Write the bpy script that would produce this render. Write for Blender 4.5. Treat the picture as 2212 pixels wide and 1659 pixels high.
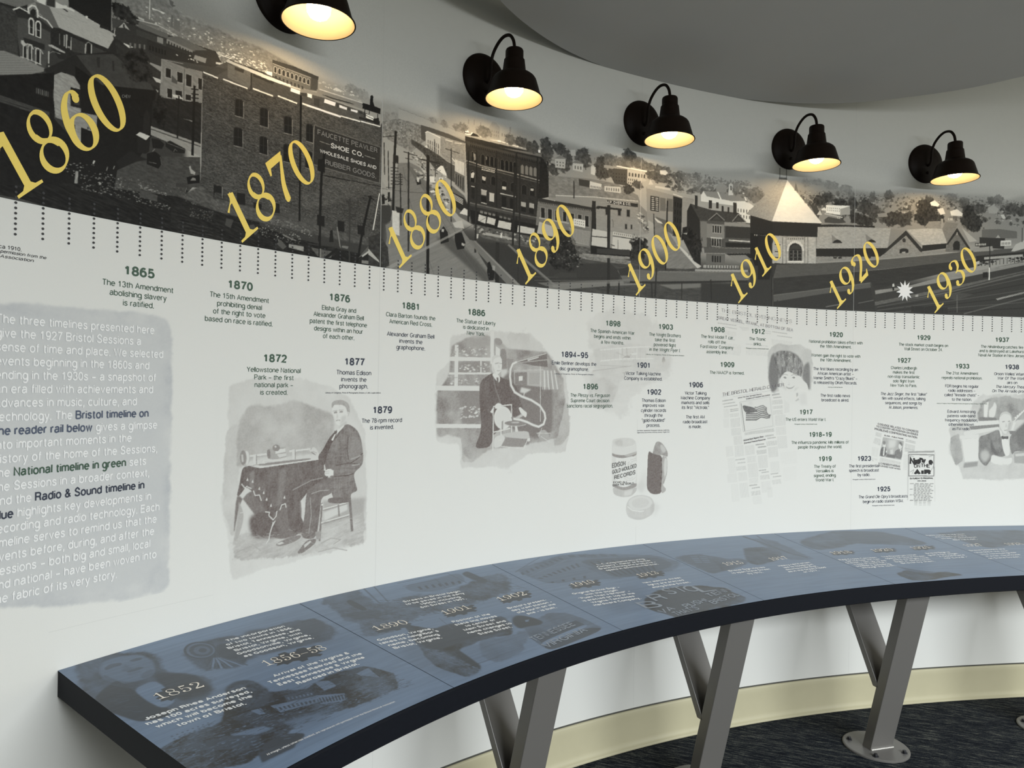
# Curved museum gallery wall with a printed history timeline, five gooseneck
# wall lamps and a blue reader rail.  Lengths are laid out in print units
# (1 unit = one year on the timeline) and scaled to metres with U.
#   s   = distance along the curved wall      z = height relative to eye level
#   off = distance from the wall into the room
import bpy, bmesh, math, random
import numpy as np
from mathutils import Vector, Matrix

U = 0.0565                       # metres per print unit
EYE = 27.6                       # eye height above the carpet, in units
SC = bpy.context.scene
COL = SC.collection
for o in list(bpy.data.objects):
    bpy.data.objects.remove(o)

# ------------------------------------------------------------------ camera
cam = bpy.data.cameras.new('camera')
cam_ob = bpy.data.objects.new('camera', cam)
COL.objects.link(cam_ob)
cam.sensor_fit = 'HORIZONTAL'
cam.sensor_width = 36.0
cam.lens = 1526.6 / 2212.0 * 36.0
cam.clip_start = 0.02
pitch, roll = 0.003223, 0.014774
_d = Vector((0, math.cos(pitch), math.sin(pitch)))
_r = Vector((1, 0, 0))
_u = _r.cross(_d)
_r2 = _r * math.cos(roll) + _u * math.sin(roll)
_u2 = _u * math.cos(roll) - _r * math.sin(roll)
cam_ob.matrix_world = Matrix(((_r2.x, _u2.x, -_d.x, 0), (_r2.y, _u2.y, -_d.y, 0),
                              (_r2.z, _u2.z, -_d.z, EYE * U), (0, 0, 0, 1)))
SC.camera = cam_ob

# ------------------------------------------------------------ light, exposure
SC.view_settings.view_transform = 'Standard'
SC.view_settings.look = 'None'
SC.view_settings.gamma = 1.0
SC.view_settings.use_curve_mapping = False
SC.view_settings.exposure = 0.30
world = bpy.data.worlds.new('world')
SC.world = world
world.use_nodes = True
world.node_tree.nodes['Background'].inputs[0].default_value = (1.0, 0.975, 0.82, 1)
world.node_tree.nodes['Background'].inputs[1].default_value = 0.78


def area_light(name, loc, target, w, h, power, color):
    d = bpy.data.lights.new(name, 'AREA')
    d.shape = 'RECTANGLE'
    d.size, d.size_y, d.energy, d.color = w, h, power, color
    o = bpy.data.objects.new(name, d)
    COL.objects.link(o)
    o.location = loc
    o.rotation_euler = (Vector(target) - Vector(loc)).to_track_quat('-Z', 'Y').to_euler()
    return o


# skylight falling steeply through the windows behind the visitor (the sky is above the
# window heads, so the light comes down into the room and leaves the upper wall dimmer)
area_light('window_daylight', (3.3, -0.9, 2.30), (3.1, -0.35, 0.0), 3.8, 1.2, 365, (0.92, 0.97, 1.0))

# ----------------------------------------------------------- wall coordinates
X0, Y0, PH0 = 9.3853, 54.5122, 0.466399
K0, K1, K2 = -0.0122138, 0.00593588, 0.00243332
_S = np.arange(-16, 100.01, 0.25)
_u = (_S - 40) / 40
_PH = PH0 + 40 * (K0 * _u + K1 * _u ** 2 / 2 + K2 * _u ** 3 / 3)
_dx, _dy = np.cos(_PH), np.sin(_PH)
_X = np.concatenate([[0], np.cumsum((_dx[1:] + _dx[:-1]) * 0.125)])
_Y = np.concatenate([[0], np.cumsum((_dy[1:] + _dy[:-1]) * 0.125)])
_i0 = int(np.argmin(abs(_S - 40)))
_X += X0 - _X[_i0]
_Y += Y0 - _Y[_i0]


def wall_np(s, off, z):
    """print coordinates (arrays) -> metres, N x 3"""
    s = np.asarray(s, float)
    p = np.interp(s, _S, _PH)
    x = np.interp(s, _S, _X) + np.sin(p) * off
    y = np.interp(s, _S, _Y) - np.cos(p) * off
    return np.stack([x, y, np.broadcast_to(np.asarray(z, float) + EYE, x.shape)], -1) * U


def W(s, off, z):
    return Vector(wall_np([s], off, z)[0])


RAIL_Z, RAIL_SLOPE, RAIL_D = -12.1, -0.072, 12.55


def rail_np(s, off, up=0.0):
    return wall_np(s, off, RAIL_Z + RAIL_SLOPE * np.asarray(off, float) + up)


# ------------------------------------------------------------------ materials
def nodes_of(name):
    m = bpy.data.materials.new(name)
    m.use_nodes = True
    nt = m.node_tree
    return m, nt, nt.nodes['Principled BSDF']


def mat(name, color, rough=0.5, metal=0.0, noise=0.0, scale=40.0, bump=0.0, spec=0.5, stretch=(1, 1, 1)):
    """plain material with a procedural mottling and bump"""
    m, nt, b = nodes_of(name)
    b.inputs['Base Color'].default_value = (*color, 1)
    b.inputs['Roughness'].default_value = rough
    b.inputs['Metallic'].default_value = metal
    b.inputs['Specular IOR Level'].default_value = spec
    if noise or bump:
        tc = nt.nodes.new('ShaderNodeTexCoord')
        mp = nt.nodes.new('ShaderNodeMapping')
        mp.inputs['Scale'].default_value = stretch
        n = nt.nodes.new('ShaderNodeTexNoise')
        n.inputs['Scale'].default_value = scale
        n.inputs['Detail'].default_value = 4
        nt.links.new(tc.outputs['Object'], mp.inputs['Vector'])
        nt.links.new(mp.outputs['Vector'], n.inputs['Vector'])
        if noise:
            r = nt.nodes.new('ShaderNodeMapRange')
            r.inputs['To Min'].default_value = 1 - noise
            r.inputs['To Max'].default_value = 1 + noise
            mx = nt.nodes.new('ShaderNodeMix')
            mx.data_type = 'RGBA'
            mx.blend_type = 'MULTIPLY'
            mx.inputs['Factor'].default_value = 1
            mx.inputs['A'].default_value = (*color, 1)
            nt.links.new(n.outputs['Fac'], r.inputs['Value'])
            nt.links.new(r.outputs['Result'], mx.inputs['B'])
            nt.links.new(mx.outputs['Result'], b.inputs['Base Color'])
        if bump:
            bp = nt.nodes.new('ShaderNodeBump')
            bp.inputs['Strength'].default_value = bump
            bp.inputs['Distance'].default_value = 0.002
            nt.links.new(n.outputs['Fac'], bp.inputs['Height'])
            nt.links.new(bp.outputs['Normal'], b.inputs['Normal'])
    return m


def print_mat(name, rough, spec, grain=0.06, scale=900.0):
    """printed surface: ink laid down per vertex, with a fine print grain"""
    m, nt, b = nodes_of(name)
    a = nt.nodes.new('ShaderNodeAttribute')
    a.attribute_name = 'ink'
    tc = nt.nodes.new('ShaderNodeTexCoord')
    n = nt.nodes.new('ShaderNodeTexNoise')
    n.inputs['Scale'].default_value = scale
    n.inputs['Detail'].default_value = 2
    r = nt.nodes.new('ShaderNodeMapRange')
    r.inputs['To Min'].default_value = 1 - grain
    r.inputs['To Max'].default_value = 1 + grain
    mx = nt.nodes.new('ShaderNodeMix')
    mx.data_type = 'RGBA'
    mx.blend_type = 'MULTIPLY'
    mx.inputs['Factor'].default_value = 1
    nt.links.new(tc.outputs['Object'], n.inputs['Vector'])
    nt.links.new(n.outputs['Fac'], r.inputs['Value'])
    nt.links.new(a.outputs['Color'], mx.inputs['A'])
    nt.links.new(r.outputs['Result'], mx.inputs['B'])
    nt.links.new(mx.outputs['Result'], b.inputs['Base Color'])
    b.inputs['Roughness'].default_value = rough
    b.inputs['Specular IOR Level'].default_value = spec
    return m


WALL_RGB = (0.70, 0.70, 0.665)
SKY_RGB = (0.575, 0.57, 0.525)      # even grey of the printed sky
M = {
    'wall': mat('wall_paint', (0.45, 0.45, 0.43), 0.7),
    'vinyl': mat('white_wallcovering', WALL_RGB, 0.55, noise=0.015, scale=300, bump=0.05, spec=0.35),
    'sky': mat('printed_grey_sky', SKY_RGB, 0.55, noise=0.02, scale=40, bump=0.05, spec=0.35),
    'ceiling': mat('ceiling_paint', (0.47, 0.46, 0.435), 0.85, noise=0.02, scale=6, spec=0.1),
    'upper': mat('upper_ceiling_paint', (0.6, 0.6, 0.57), 0.85),
    'base': mat('cream_rubber', (0.48, 0.445, 0.30), 0.5, noise=0.03, scale=25, spec=0.4),
    'edge': mat('black_laminate', (0.006, 0.007, 0.010), 0.55, noise=0.3, scale=60, stretch=(1, 1, 12), spec=0.10),
    'steel': mat('grey_powder_coated_steel', (0.165, 0.158, 0.148), 0.38, metal=0.25, noise=0.06, scale=500, bump=0.04),
    'weld': mat('bare_weld', (0.45, 0.44, 0.42), 0.35, metal=0.7, noise=0.15, scale=300, bump=0.4),
    'bolt': mat('dark_bolt', (0.03, 0.03, 0.035), 0.35, metal=0.6),
    'bronze': mat('dark_bronze_enamel', (0.009, 0.005, 0.003), 0.5, noise=0.15, scale=200, spec=0.12),
    'enamel': mat('cream_enamel', (0.27, 0.235, 0.17), 0.5, spec=0.2),
    'porcelain': mat('white_socket', (0.7, 0.68, 0.62), 0.4),
    'green': mat('green_ink', (0.030, 0.078, 0.045), 0.5),
    'navy': mat('navy_ink', (0.016, 0.024, 0.048), 0.5),
    'slate': mat('slate_blue_ink', (0.055, 0.075, 0.125), 0.5),
    'black': mat('black_ink', (0.012, 0.012, 0.014), 0.5),
    'white': mat('white_ink', (0.80, 0.80, 0.79), 0.5),
    'sign_white': mat('photo_white_ink', (0.55, 0.55, 0.53), 0.5),
    'sign_grey': mat('photo_grey_ink', (0.17, 0.168, 0.16), 0.5),
    'news': mat('newsprint_ink', (0.20, 0.19, 0.195), 0.5),
    'news_light': mat('pale_newsprint_ink', (0.40, 0.39, 0.385), 0.5),
    'yellow': mat('yellow_ink', (0.88, 0.67, 0.13), 0.5, noise=0.04, scale=200),
    'panorama': print_mat('panorama_print', 0.55, 0.18, 0.10, 500),
    'sepia': print_mat('sepia_print', 0.55, 0.35, 0.04, 700),
    'rail': print_mat('rail_print', 0.30, 0.42, 0.03, 400),
    'rail_white': mat('rail_white_ink', (0.78, 0.80, 0.82), 0.32),
    'rail_cream': mat('rail_cream_ink', (0.85, 0.80, 0.72), 0.32),
    'rail_grey': mat('rail_grey_ink', (0.22, 0.26, 0.32), 0.32),
    'seam': mat('panel_joint_line', (0.63, 0.63, 0.60), 0.7),  # thin joint line, slightly darker than the white vinyl
    'sky_seam': mat('sky_joint_line', (0.53, 0.525, 0.485), 0.7),
    'joint': mat('dark_joint', (0.07, 0.07, 0.06), 0.7),
}


def bulb_mat():
    m, nt, b = nodes_of('glowing_bulb')
    b.inputs['Base Color'].default_value = (1, 0.9, 0.7, 1)
    b.inputs['Emission Color'].default_value = (1.0, 0.69, 0.34, 1)
    b.inputs['Emission Strength'].default_value = 38.0
    return m


M['bulb'] = bulb_mat()


def carpet_mat():
    m, nt, b = nodes_of('streaked_navy_carpet')
    tc = nt.nodes.new('ShaderNodeTexCoord')

    def noise(rot, sc, scale, detail):
        mr = nt.nodes.new('ShaderNodeMapping')
        mr.inputs['Rotation'].default_value = (0, 0, rot)
        mp = nt.nodes.new('ShaderNodeMapping')
        mp.inputs['Scale'].default_value = sc
        n = nt.nodes.new('ShaderNodeTexNoise')
        n.inputs['Scale'].default_value = scale
        n.inputs['Detail'].default_value = detail
        n.inputs['Roughness'].default_value = 0.7
        nt.links.new(tc.outputs['Object'], mr.inputs['Vector'])
        nt.links.new(mr.outputs['Vector'], mp.inputs['Vector'])
        nt.links.new(mp.outputs['Vector'], n.inputs['Vector'])
        return n
    streak = noise(math.radians(20), (1.0, 11.0, 1), 16, 5)
    fleck = noise(math.radians(20), (1.0, 2.5, 1), 260, 2)
    add = nt.nodes.new('ShaderNodeMath')
    add.operation = 'MULTIPLY_ADD'
    add.inputs[1].default_value = 0.55
    nt.links.new(fleck.outputs['Fac'], add.inputs[0])
    nt.links.new(streak.outputs['Fac'], add.inputs[2])
    r = nt.nodes.new('ShaderNodeValToRGB')
    e = r.color_ramp.elements
    e[0].position, e[0].color = 0.66, (0.0035, 0.005, 0.009, 1)
    e[1].position, e[1].color = 1.0, (0.20, 0.20, 0.165, 1)
    k = e.new(0.78)
    k.color = (0.014, 0.018, 0.026, 1)
    k = e.new(0.87)
    k.color = (0.06, 0.065, 0.062, 1)
    nt.links.new(add.outputs[0], r.inputs['Fac'])
    nt.links.new(r.outputs['Color'], b.inputs['Base Color'])
    b.inputs['Roughness'].default_value = 0.95
    b.inputs['Specular IOR Level'].default_value = 0.1
    bp = nt.nodes.new('ShaderNodeBump')
    bp.inputs['Strength'].default_value = 0.8
    bp.inputs['Distance'].default_value = 0.006
    nt.links.new(add.outputs[0], bp.inputs['Height'])
    nt.links.new(bp.outputs['Normal'], b.inputs['Normal'])
    return m


M['carpet'] = carpet_mat()


# ------------------------------------------------------------------- objects
def tag(o, label=None, cat=None, group=None, kind=None):
    for k, v in (('label', label), ('category', cat), ('group', group), ('kind', kind)):
        if v:
            o[k] = v
    return o


def mesh_ob(name, verts, faces, material, parent=None, smooth=False, origin=None):
    me = bpy.data.meshes.new(name)
    v = np.asarray(verts, float).reshape(-1, 3)
    org = Vector(origin) if origin is not None else (Vector(v.mean(0)) if parent is None else Vector(v.mean(0)))
    me.from_pydata((v - np.array(org)).tolist(), [], faces)
    me.update()
    if material:
        me.materials.append(material)
    if smooth:
        me.polygons.foreach_set('use_smooth', [True] * len(me.polygons))
    o = bpy.data.objects.new(name, me)
    COL.objects.link(o)
    if parent is not None:
        o.parent = parent
        o.matrix_parent_inverse = Matrix()
        o.location = org - world_loc(parent)
    else:
        o.location = org
    return o


def world_loc(o):
    p = Vector(o.location)
    while o.parent is not None:
        o = o.parent
        p += Vector(o.location)
    return p


def empty(name, loc, parent=None):
    o = bpy.data.objects.new(name, None)
    o.empty_display_size = 0.05
    COL.objects.link(o)
    if parent is not None:
        o.parent = parent
        o.location = Vector(loc) - world_loc(parent)
    else:
        o.location = loc
    return o


def grid_faces(nu, nv, wrap=False):
    f = []
    for i in range(nu if wrap else nu - 1):
        for j in range(nv - 1):
            a, b = i * nv + j, ((i + 1) % nu) * nv + j
            f.append((a, b, b + 1, a + 1))
    return f


def sweep(pts, rad, n=14):
    """tube along a polyline of Vectors -> verts, faces"""
    pts = [Vector(p) for p in pts]
    vs, fs = [], []
    up = None
    for i, p in enumerate(pts):
        t = (pts[min(i + 1, len(pts) - 1)] - pts[max(i - 1, 0)]).normalized()
        if up is None:
            up = t.orthogonal().normalized()
        up = (up - t * up.dot(t)).normalized()
        b = t.cross(up)
        r = rad[i] if isinstance(rad, (list, tuple)) else rad
        for k in range(n):
            a = 2 * math.pi * k / n
            vs.append(p + (up * math.cos(a) + b * math.sin(a)) * r)
    for i in range(len(pts) - 1):
        for k in range(n):
            a, c = i * n + k, i * n + (k + 1) % n
            fs.append((a, c, c + n, a + n))
    fs.append(tuple(range(n - 1, -1, -1)))
    fs.append(tuple(range((len(pts) - 1) * n, len(pts) * n)))
    return vs, fs


def lathe(prof, M4, n=48):
    """profile of (radius, height) about the local z axis of matrix M4"""
    vs, fs = [], []
    for r, h in prof:
        for k in range(n):
            a = 2 * math.pi * k / n
            vs.append(M4 @ Vector((r * math.cos(a), r * math.sin(a), h)))
    for i in range(len(prof) - 1):
        for k in range(n):
            a, c = i * n + k, i * n + (k + 1) % n
            fs.append((a, c, c + n, a + n))
    if prof[0][0] > 1e-6:
        pass
    return vs, fs


def box_pts(c, ax, ay, az):
    """box from centre and three half-axis vectors"""
    vs = [c + ax * i + ay * j + az * k for i in (-1, 1) for j in (-1, 1) for k in (-1, 1)]
    fs = [(0, 1, 3, 2), (4, 6, 7, 5), (0, 4, 5, 1), (2, 3, 7, 6), (0, 2, 6, 4), (1, 5, 7, 3)]
    return vs, fs


def bevel(o, w, seg=2):
    b = o.modifiers.new('bevel', 'BEVEL')
    b.width, b.segments, b.limit_method = w, seg, 'ANGLE'
    return o


# -------------------------------------------------------------- print canvas
def h2(i, j, seed=0.0):
    v = np.sin(i * 127.1 + j * 311.7 + seed * 74.7) * 43758.5453
    return v - np.floor(v)


def vnoise(s, z, seed=0.0):
    i, j = np.floor(s), np.floor(z)
    a, b = s - i, z - j
    a, b = a * a * (3 - 2 * a), b * b * (3 - 2 * b)
    return ((h2(i, j, seed) * (1 - a) + h2(i + 1, j, seed) * a) * (1 - b)
            + (h2(i, j + 1, seed) * (1 - a) + h2(i + 1, j + 1, seed) * a) * b)


def fnoise(s, z, seed=0.0):
    return (vnoise(s, z, seed) * 0.5 + vnoise(s * 2.1, z * 2.1, seed + 3) * 0.3
            + vnoise(s * 4.3, z * 4.3, seed + 7) * 0.2)


def box_blur(a, r):
    r = int(r)
    if r < 1:
        return a
    for ax in (0, 1):
        for _ in range(2):
            p = np.pad(a, [(r + 1, r) if k == ax else (0, 0) for k in (0, 1)], mode='edge')
            c = np.cumsum(p, axis=ax)
            n = a.shape[ax]
            hi = np.take(c, np.arange(2 * r + 1, 2 * r + 1 + n), axis=ax)
            lo = np.take(c, np.arange(0, n), axis=ax)
            a = (hi - lo) / (2 * r + 1)
    return a


class Canvas:
    """paints picture elements, given in print coordinates, into a grid of ink values"""

    def __init__(self, s0, s1, z0, z1, res, base):
        self.s0, self.s1, self.z0, self.z1 = s0, s1, z0, z1
        self.nc = max(2, int(round((s1 - s0) * res)))
        self.nr = max(2, int(round((z1 - z0) * res)))
        self.k = 2
        self.w, self.h = self.nc * 2, self.nr * 2
        self.ds, self.dz = (s1 - s0) / self.w, (z1 - z0) / self.h
        self.S = s0 + (np.arange(self.w) + 0.5) * self.ds
        self.Z = z0 + (np.arange(self.h) + 0.5) * self.dz
        self.a = np.full((self.h, self.w), float(base))
        self.round = False           # rounded, hand-drawn outlines

    def window(self, p, pad=0.0):
        c0 = int(math.floor((p[:, 0].min() - pad - self.s0) / self.ds)) - 1
        c1 = int(math.ceil((p[:, 0].max() + pad - self.s0) / self.ds)) + 1
        r0 = int(math.floor((p[:, 1].min() - pad - self.z0) / self.dz)) - 1
        r1 = int(math.ceil((p[:, 1].max() + pad - self.z0) / self.dz)) + 1
        c0, c1, r0, r1 = max(c0, 0), min(c1, self.w), max(r0, 0), min(r1, self.h)
        return None if c1 <= c0 or r1 <= r0 else (r0, r1, c0, c1)

    def mask(self, p, soft=0.0):
        """even-odd fill of a polygon -> (window, mask)"""
        p = np.asarray(p, float).reshape(-1, 2)
        win = self.window(p, soft * 2)
        if win is None:
            return None, None
        r0, r1, c0, c1 = win
        tog = np.zeros((r1 - r0, c1 - c0 + 1), np.int32)
        q = np.roll(p, -1, 0)
        zz = self.Z[r0:r1]
        for (x1, y1), (x2, y2) in zip(p, q):
            if y1 == y2:
                continue
            lo, hi = (y1, y2) if y1 < y2 else (y2, y1)
            i = np.nonzero((zz >= lo) & (zz < hi))[0]
            if not len(i):
                continue
            xs = x1 + (zz[i] - y1) * (x2 - x1) / (y2 - y1)
            c = np.clip(np.ceil((xs - self.s0) / self.ds - 0.5).astype(int), c0, c1) - c0
            np.add.at(tog, (i, c), 1)
        m = (np.cumsum(tog, 1)[:, :-1] & 1).astype(float)
        if soft:
            m = box_blur(m, soft / self.ds / 2)
        return win, m

    def grid(self, win):
        r0, r1, c0, c1 = win
        return np.meshgrid(self.S[c0:c1], self.Z[r0:r1])

    def blend(self, win, m, g):
        r0, r1, c0, c1 = win
        v = self.a[r0:r1, c0:c1]
        v += (g - v) * m

    # --- picture elements
    def P(self, g, p, soft=0.0, al=1.0):                 # filled shape
        if self.round and 10 <= np.size(p) <= 56:
            p = np.asarray(p, float).reshape(-1, 2)
            for _ in range(2):
                q = np.roll(p, -1, 0)
                p = np.stack([p * 0.8 + q * 0.2, p * 0.2 + q * 0.8], 1).reshape(-1, 2)
        win, m = self.mask(p, soft)
        if win:
            self.blend(win, m * al, g)

    def G(self, g0, g1, p, soft=0.0, al=1.0):            # shape printed in a left-to-right tone ramp
        win, m = self.mask(p, soft)
        if win:
            p = np.asarray(p, float).reshape(-1, 2)
            s, z = self.grid(win)
            t = np.clip((s - p[:, 0].min()) / max(1e-6, np.ptp(p[:, 0])), 0, 1)
            self.blend(win, m * al, g0 + (g1 - g0) * t)

    def L(self, g, w, p, al=1.0):                        # stroke
        p = np.asarray(p, float).reshape(-1, 2)
        for a, b in zip(p[:-1], p[1:]):
            d = b - a
            n = np.array([-d[1], d[0]]) / max(1e-9, np.hypot(*d)) * w / 2
            e = d / max(1e-9, np.hypot(*d)) * w * 0.25
            self.P(g, [a + n - e, b + n + e, b - n + e, a - n - e], 0, al)

    def N(self, amp, cs, cz, p, tilt=0.0, seed=1.0, soft=0.0):    # mottled texture
        win, m = self.mask(p, soft)
        if win:
            s, z = self.grid(win)
            n = fnoise(s / cs, (z - tilt * s) / cz, seed) - 0.5
            r0, r1, c0, c1 = win
            self.a[r0:r1, c0:c1] += amp * 2 * n * m

    def X(self, g, p, rough=1.0, soft=0.6, cell=0.8, seed=1.0, edge=0.25):    # watercolour wash
        win, m = self.mask(p, soft)
        if win:
            s, z = self.grid(win)
            n = fnoise(s / cell, z / cell, seed) - 0.5
            t = m + n * rough
            t = t + (fnoise(s / cell * 6, z / cell * 6, seed + 11) - 0.5) * rough * 0.35
            k = np.clip((t - 0.34) * 3.2, 0, 1)
            rim = np.clip(1 - abs(t - 0.5) * 6, 0, 1)
            tone = g * (0.48 + 1.25 * fnoise(s / 1.3, z / 1.3, seed + 5)) * (1 + edge * rim)
            tone = tone * (0.9 + 0.2 * vnoise(s * 16, z * 16, seed))
            r0, r1, c0, c1 = win
            v = self.a[r0:r1, c0:c1]
            self.a[r0:r1, c0:c1] = np.where(k > 0, v + k * (np.maximum(v, tone) - v), v)

    def Q(self, q, nx, ny, fx, fy, g, arch=0, frame=None, fw=0.12):     # rows of windows in a quad
        q = np.asarray(q, float).reshape(4, 2)

        def at(u, v):
            return ((q[0] * (1 - u) + q[1] * u) * (1 - v) + (q[3] * (1 - u) + q[2] * u) * v)
        for i in range(nx):
            for j in range(ny):
                def cell(ex, ey):
                    u0, u1 = (i + 0.5 - fx * ex / 2) / nx, (i + 0.5 + fx * ex / 2) / nx
                    v0, v1 = (j + 0.5 - fy * ey / 2) / ny, (j + 0.5 + fy * ey / 2) / ny
                    pts = [at(u0, v1), at(u1, v1), at(u1, v0), at(u0, v0)]
                    if arch:
                        va = v0 + (v1 - v0) * 0.28
                        pts = [at(u0, v1), at(u1, v1)]
                        for k in range(7):
                            a = math.pi * k / 6
                            pts.append(at((u0 + u1) / 2 + (u1 - u0) / 2 * math.cos(a),
                                          va - (va - v0) * math.sin(a)))
                    return pts
                if frame is not None:
                    self.P(frame, cell(1 + fw * 2, 1 + fw))
                self.P(g, cell(1, 1))

    def T(self, s, z, rx, rz, g, seed=1.0, al=1.0):       # tree crown
        p = np.array([[s - rx * 1.4, z - rz * 1.4], [s + rx * 1.4, z + rz * 1.4]])
        win = self.window(p)
        if win:
            ss, zz = self.grid(win)
            d = np.hypot((ss - s) / rx, (zz - z) / rz)
            n = fnoise(ss / rx * 3, zz / rz * 3, seed) - 0.5
            m = np.clip((1.0 - d + n * 0.9) * 6, 0, 1)
            tone = g + 60 * (fnoise(ss / 0.16, zz / 0.16, seed + 2) - 0.5)
            self.blend(win, m * al, tone)

    def V(self, p, n, seed, size, lo=120, hi=190, dark=70):   # far houses scattered among trees
        p = np.asarray(p, float).reshape(-1, 2)
        rnd = random.Random(seed)
        k = len(p) // 2
        top, bot = p[:k], p[k:][::-1]
        spots = []
        for _ in range(n):
            s = rnd.uniform(top[0, 0], top[-1, 0])
            a, b = np.interp(s, top[:, 0], top[:, 1]), np.interp(s, bot[:, 0], bot[:, 1])
            spots.append((rnd.random(), s, a, b))
        for f, s, a, b in sorted(spots):
            z = a + (b - a) * f
            w = size * (0.5 + 0.9 * f) * rnd.uniform(0.6, 1.3)
            if rnd.random() < 0.55:
                self.T(s, z, w * 1.1, w * 0.9, rnd.uniform(dark - 15, dark + 25), rnd.random() * 99, 0.9)
            else:
                g = rnd.uniform(lo, hi)
                self.P(g, [(s - w, z - w * .5), (s + w, z - w * .5), (s + w, z + w * .3), (s - w, z + w * .3)])
                self.P(g * 0.6, [(s - w * 1.2, z + w * .3), (s + w * 1.2, z + w * .3), (s, z + w * .95)])
                self.P(g * 0.5, [(s - w * .5, z - w * .3), (s - w * .2, z - w * .3), (s - w * .2, z + w * .1), (s - w * .5, z + w * .1)])

    def D(self, p, n, seed, size, lo, hi):                # rubble and specks
        p = np.asarray(p, float).reshape(-1, 2)
        rnd = random.Random(seed)
        k = len(p) // 2
        top, bot = p[:k], p[k:][::-1]
        for _ in range(n):
            s = rnd.uniform(top[0, 0], top[-1, 0])
            a, b = np.interp(s, top[:, 0], top[:, 1]), np.interp(s, bot[:, 0], bot[:, 1])
            z = rnd.uniform(min(a, b), max(a, b))
            w = size * rnd.uniform(0.4, 1.4)
            t = rnd.uniform(-0.6, 0.6)
            self.P(rnd.uniform(lo, hi), [(s - w, z - w * .5 * t), (s, z - w * .5), (s + w, z + w * .4 * t), (s, z + w * .5)])

    def H(self, p, n, seed, length, w, g, ang=0.0, al=0.8):    # engraved hatching
        p = np.asarray(p, float).reshape(-1, 2)
        rnd = random.Random(seed)
        k = len(p) // 2
        top, bot = p[:k], p[k:][::-1]
        for _ in range(n):
            s = rnd.uniform(top[0, 0], top[-1, 0])
            a, b = np.interp(s, top[:, 0], top[:, 1]), np.interp(s, bot[:, 0], bot[:, 1])
            z = rnd.uniform(min(a, b), max(a, b))
            d = length * rnd.uniform(0.3, 1.0) / 2
            t = ang + rnd.uniform(-0.35, 0.35)
            self.L(g + rnd.uniform(-0.1, 0.1), w, [(s - d * math.cos(t), z - d * math.sin(t)), (s + d * math.cos(t), z + d * math.sin(t))], al)

    def paint(self, cmds):
        for c in cmds:
            kw = c[-1] if isinstance(c[-1], dict) else {}
            args = [np.asarray(x, float) / 100 if isinstance(x, list) else x for x in c[1:] if not isinstance(x, dict)]
            getattr(self, c[0])(*args, **kw)

    def mesh(self, name, palette, where, material, parent):
        a = self.a.reshape(self.nr, 2, self.nc, 2).mean((1, 3))
        s = np.linspace(self.s0, self.s1, self.nc)
        z = np.linspace(self.z0, self.z1, self.nr)
        s2, z2 = np.meshgrid(s, z)
        co = where(s2.ravel(), z2.ravel())
        rgb = palette(a.ravel(), s2.ravel(), z2.ravel())
        org = co.mean(0)
        nv, nf = len(co), (self.nr - 1) * (self.nc - 1)
        me = bpy.data.meshes.new(name)
        me.vertices.add(nv)
        me.vertices.foreach_set('co', (co - org).ravel())
        i, j = np.meshgrid(np.arange(self.nr - 1), np.arange(self.nc - 1), indexing='ij')
        b = (i * self.nc + j).ravel()
        lv = np.stack([b, b + 1, b + self.nc + 1, b + self.nc], 1).ravel()
        me.loops.add(nf * 4)
        me.loops.foreach_set('vertex_index', lv.astype(np.int32))
        me.polygons.add(nf)
        me.polygons.foreach_set('loop_start', np.arange(0, nf * 4, 4, dtype=np.int32))
        me.polygons.foreach_set('use_smooth', np.ones(nf, bool))
        me.update(calc_edges=True)
        me.validate()
        ca = me.color_attributes.new('ink', 'FLOAT_COLOR', 'POINT')
        ca.data.foreach_set('color', np.concatenate([np.clip(rgb, 0, 1), np.ones((nv, 1))], 1).astype(np.float32).ravel())
        me.materials.append(material)
        o = bpy.data.objects.new(name, me)
        COL.objects.link(o)
        o.parent = parent
        o.location = Vector(org) - world_loc(parent)
        return o


# --------------------------------------------------------------- lettering
def el(cx, cy, rx, ry, a, b, n=None):
    n = n or max(5, int(abs(b - a) / 20))
    return [(cx + rx * math.cos(math.radians(a + (b - a) * i / n)),
             cy + ry * math.sin(math.radians(a + (b - a) * i / n))) for i in range(n + 1)]


def O(cx, cy, rx, ry):
    return el(cx, cy, rx, ry, 90, 450, 20)


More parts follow.
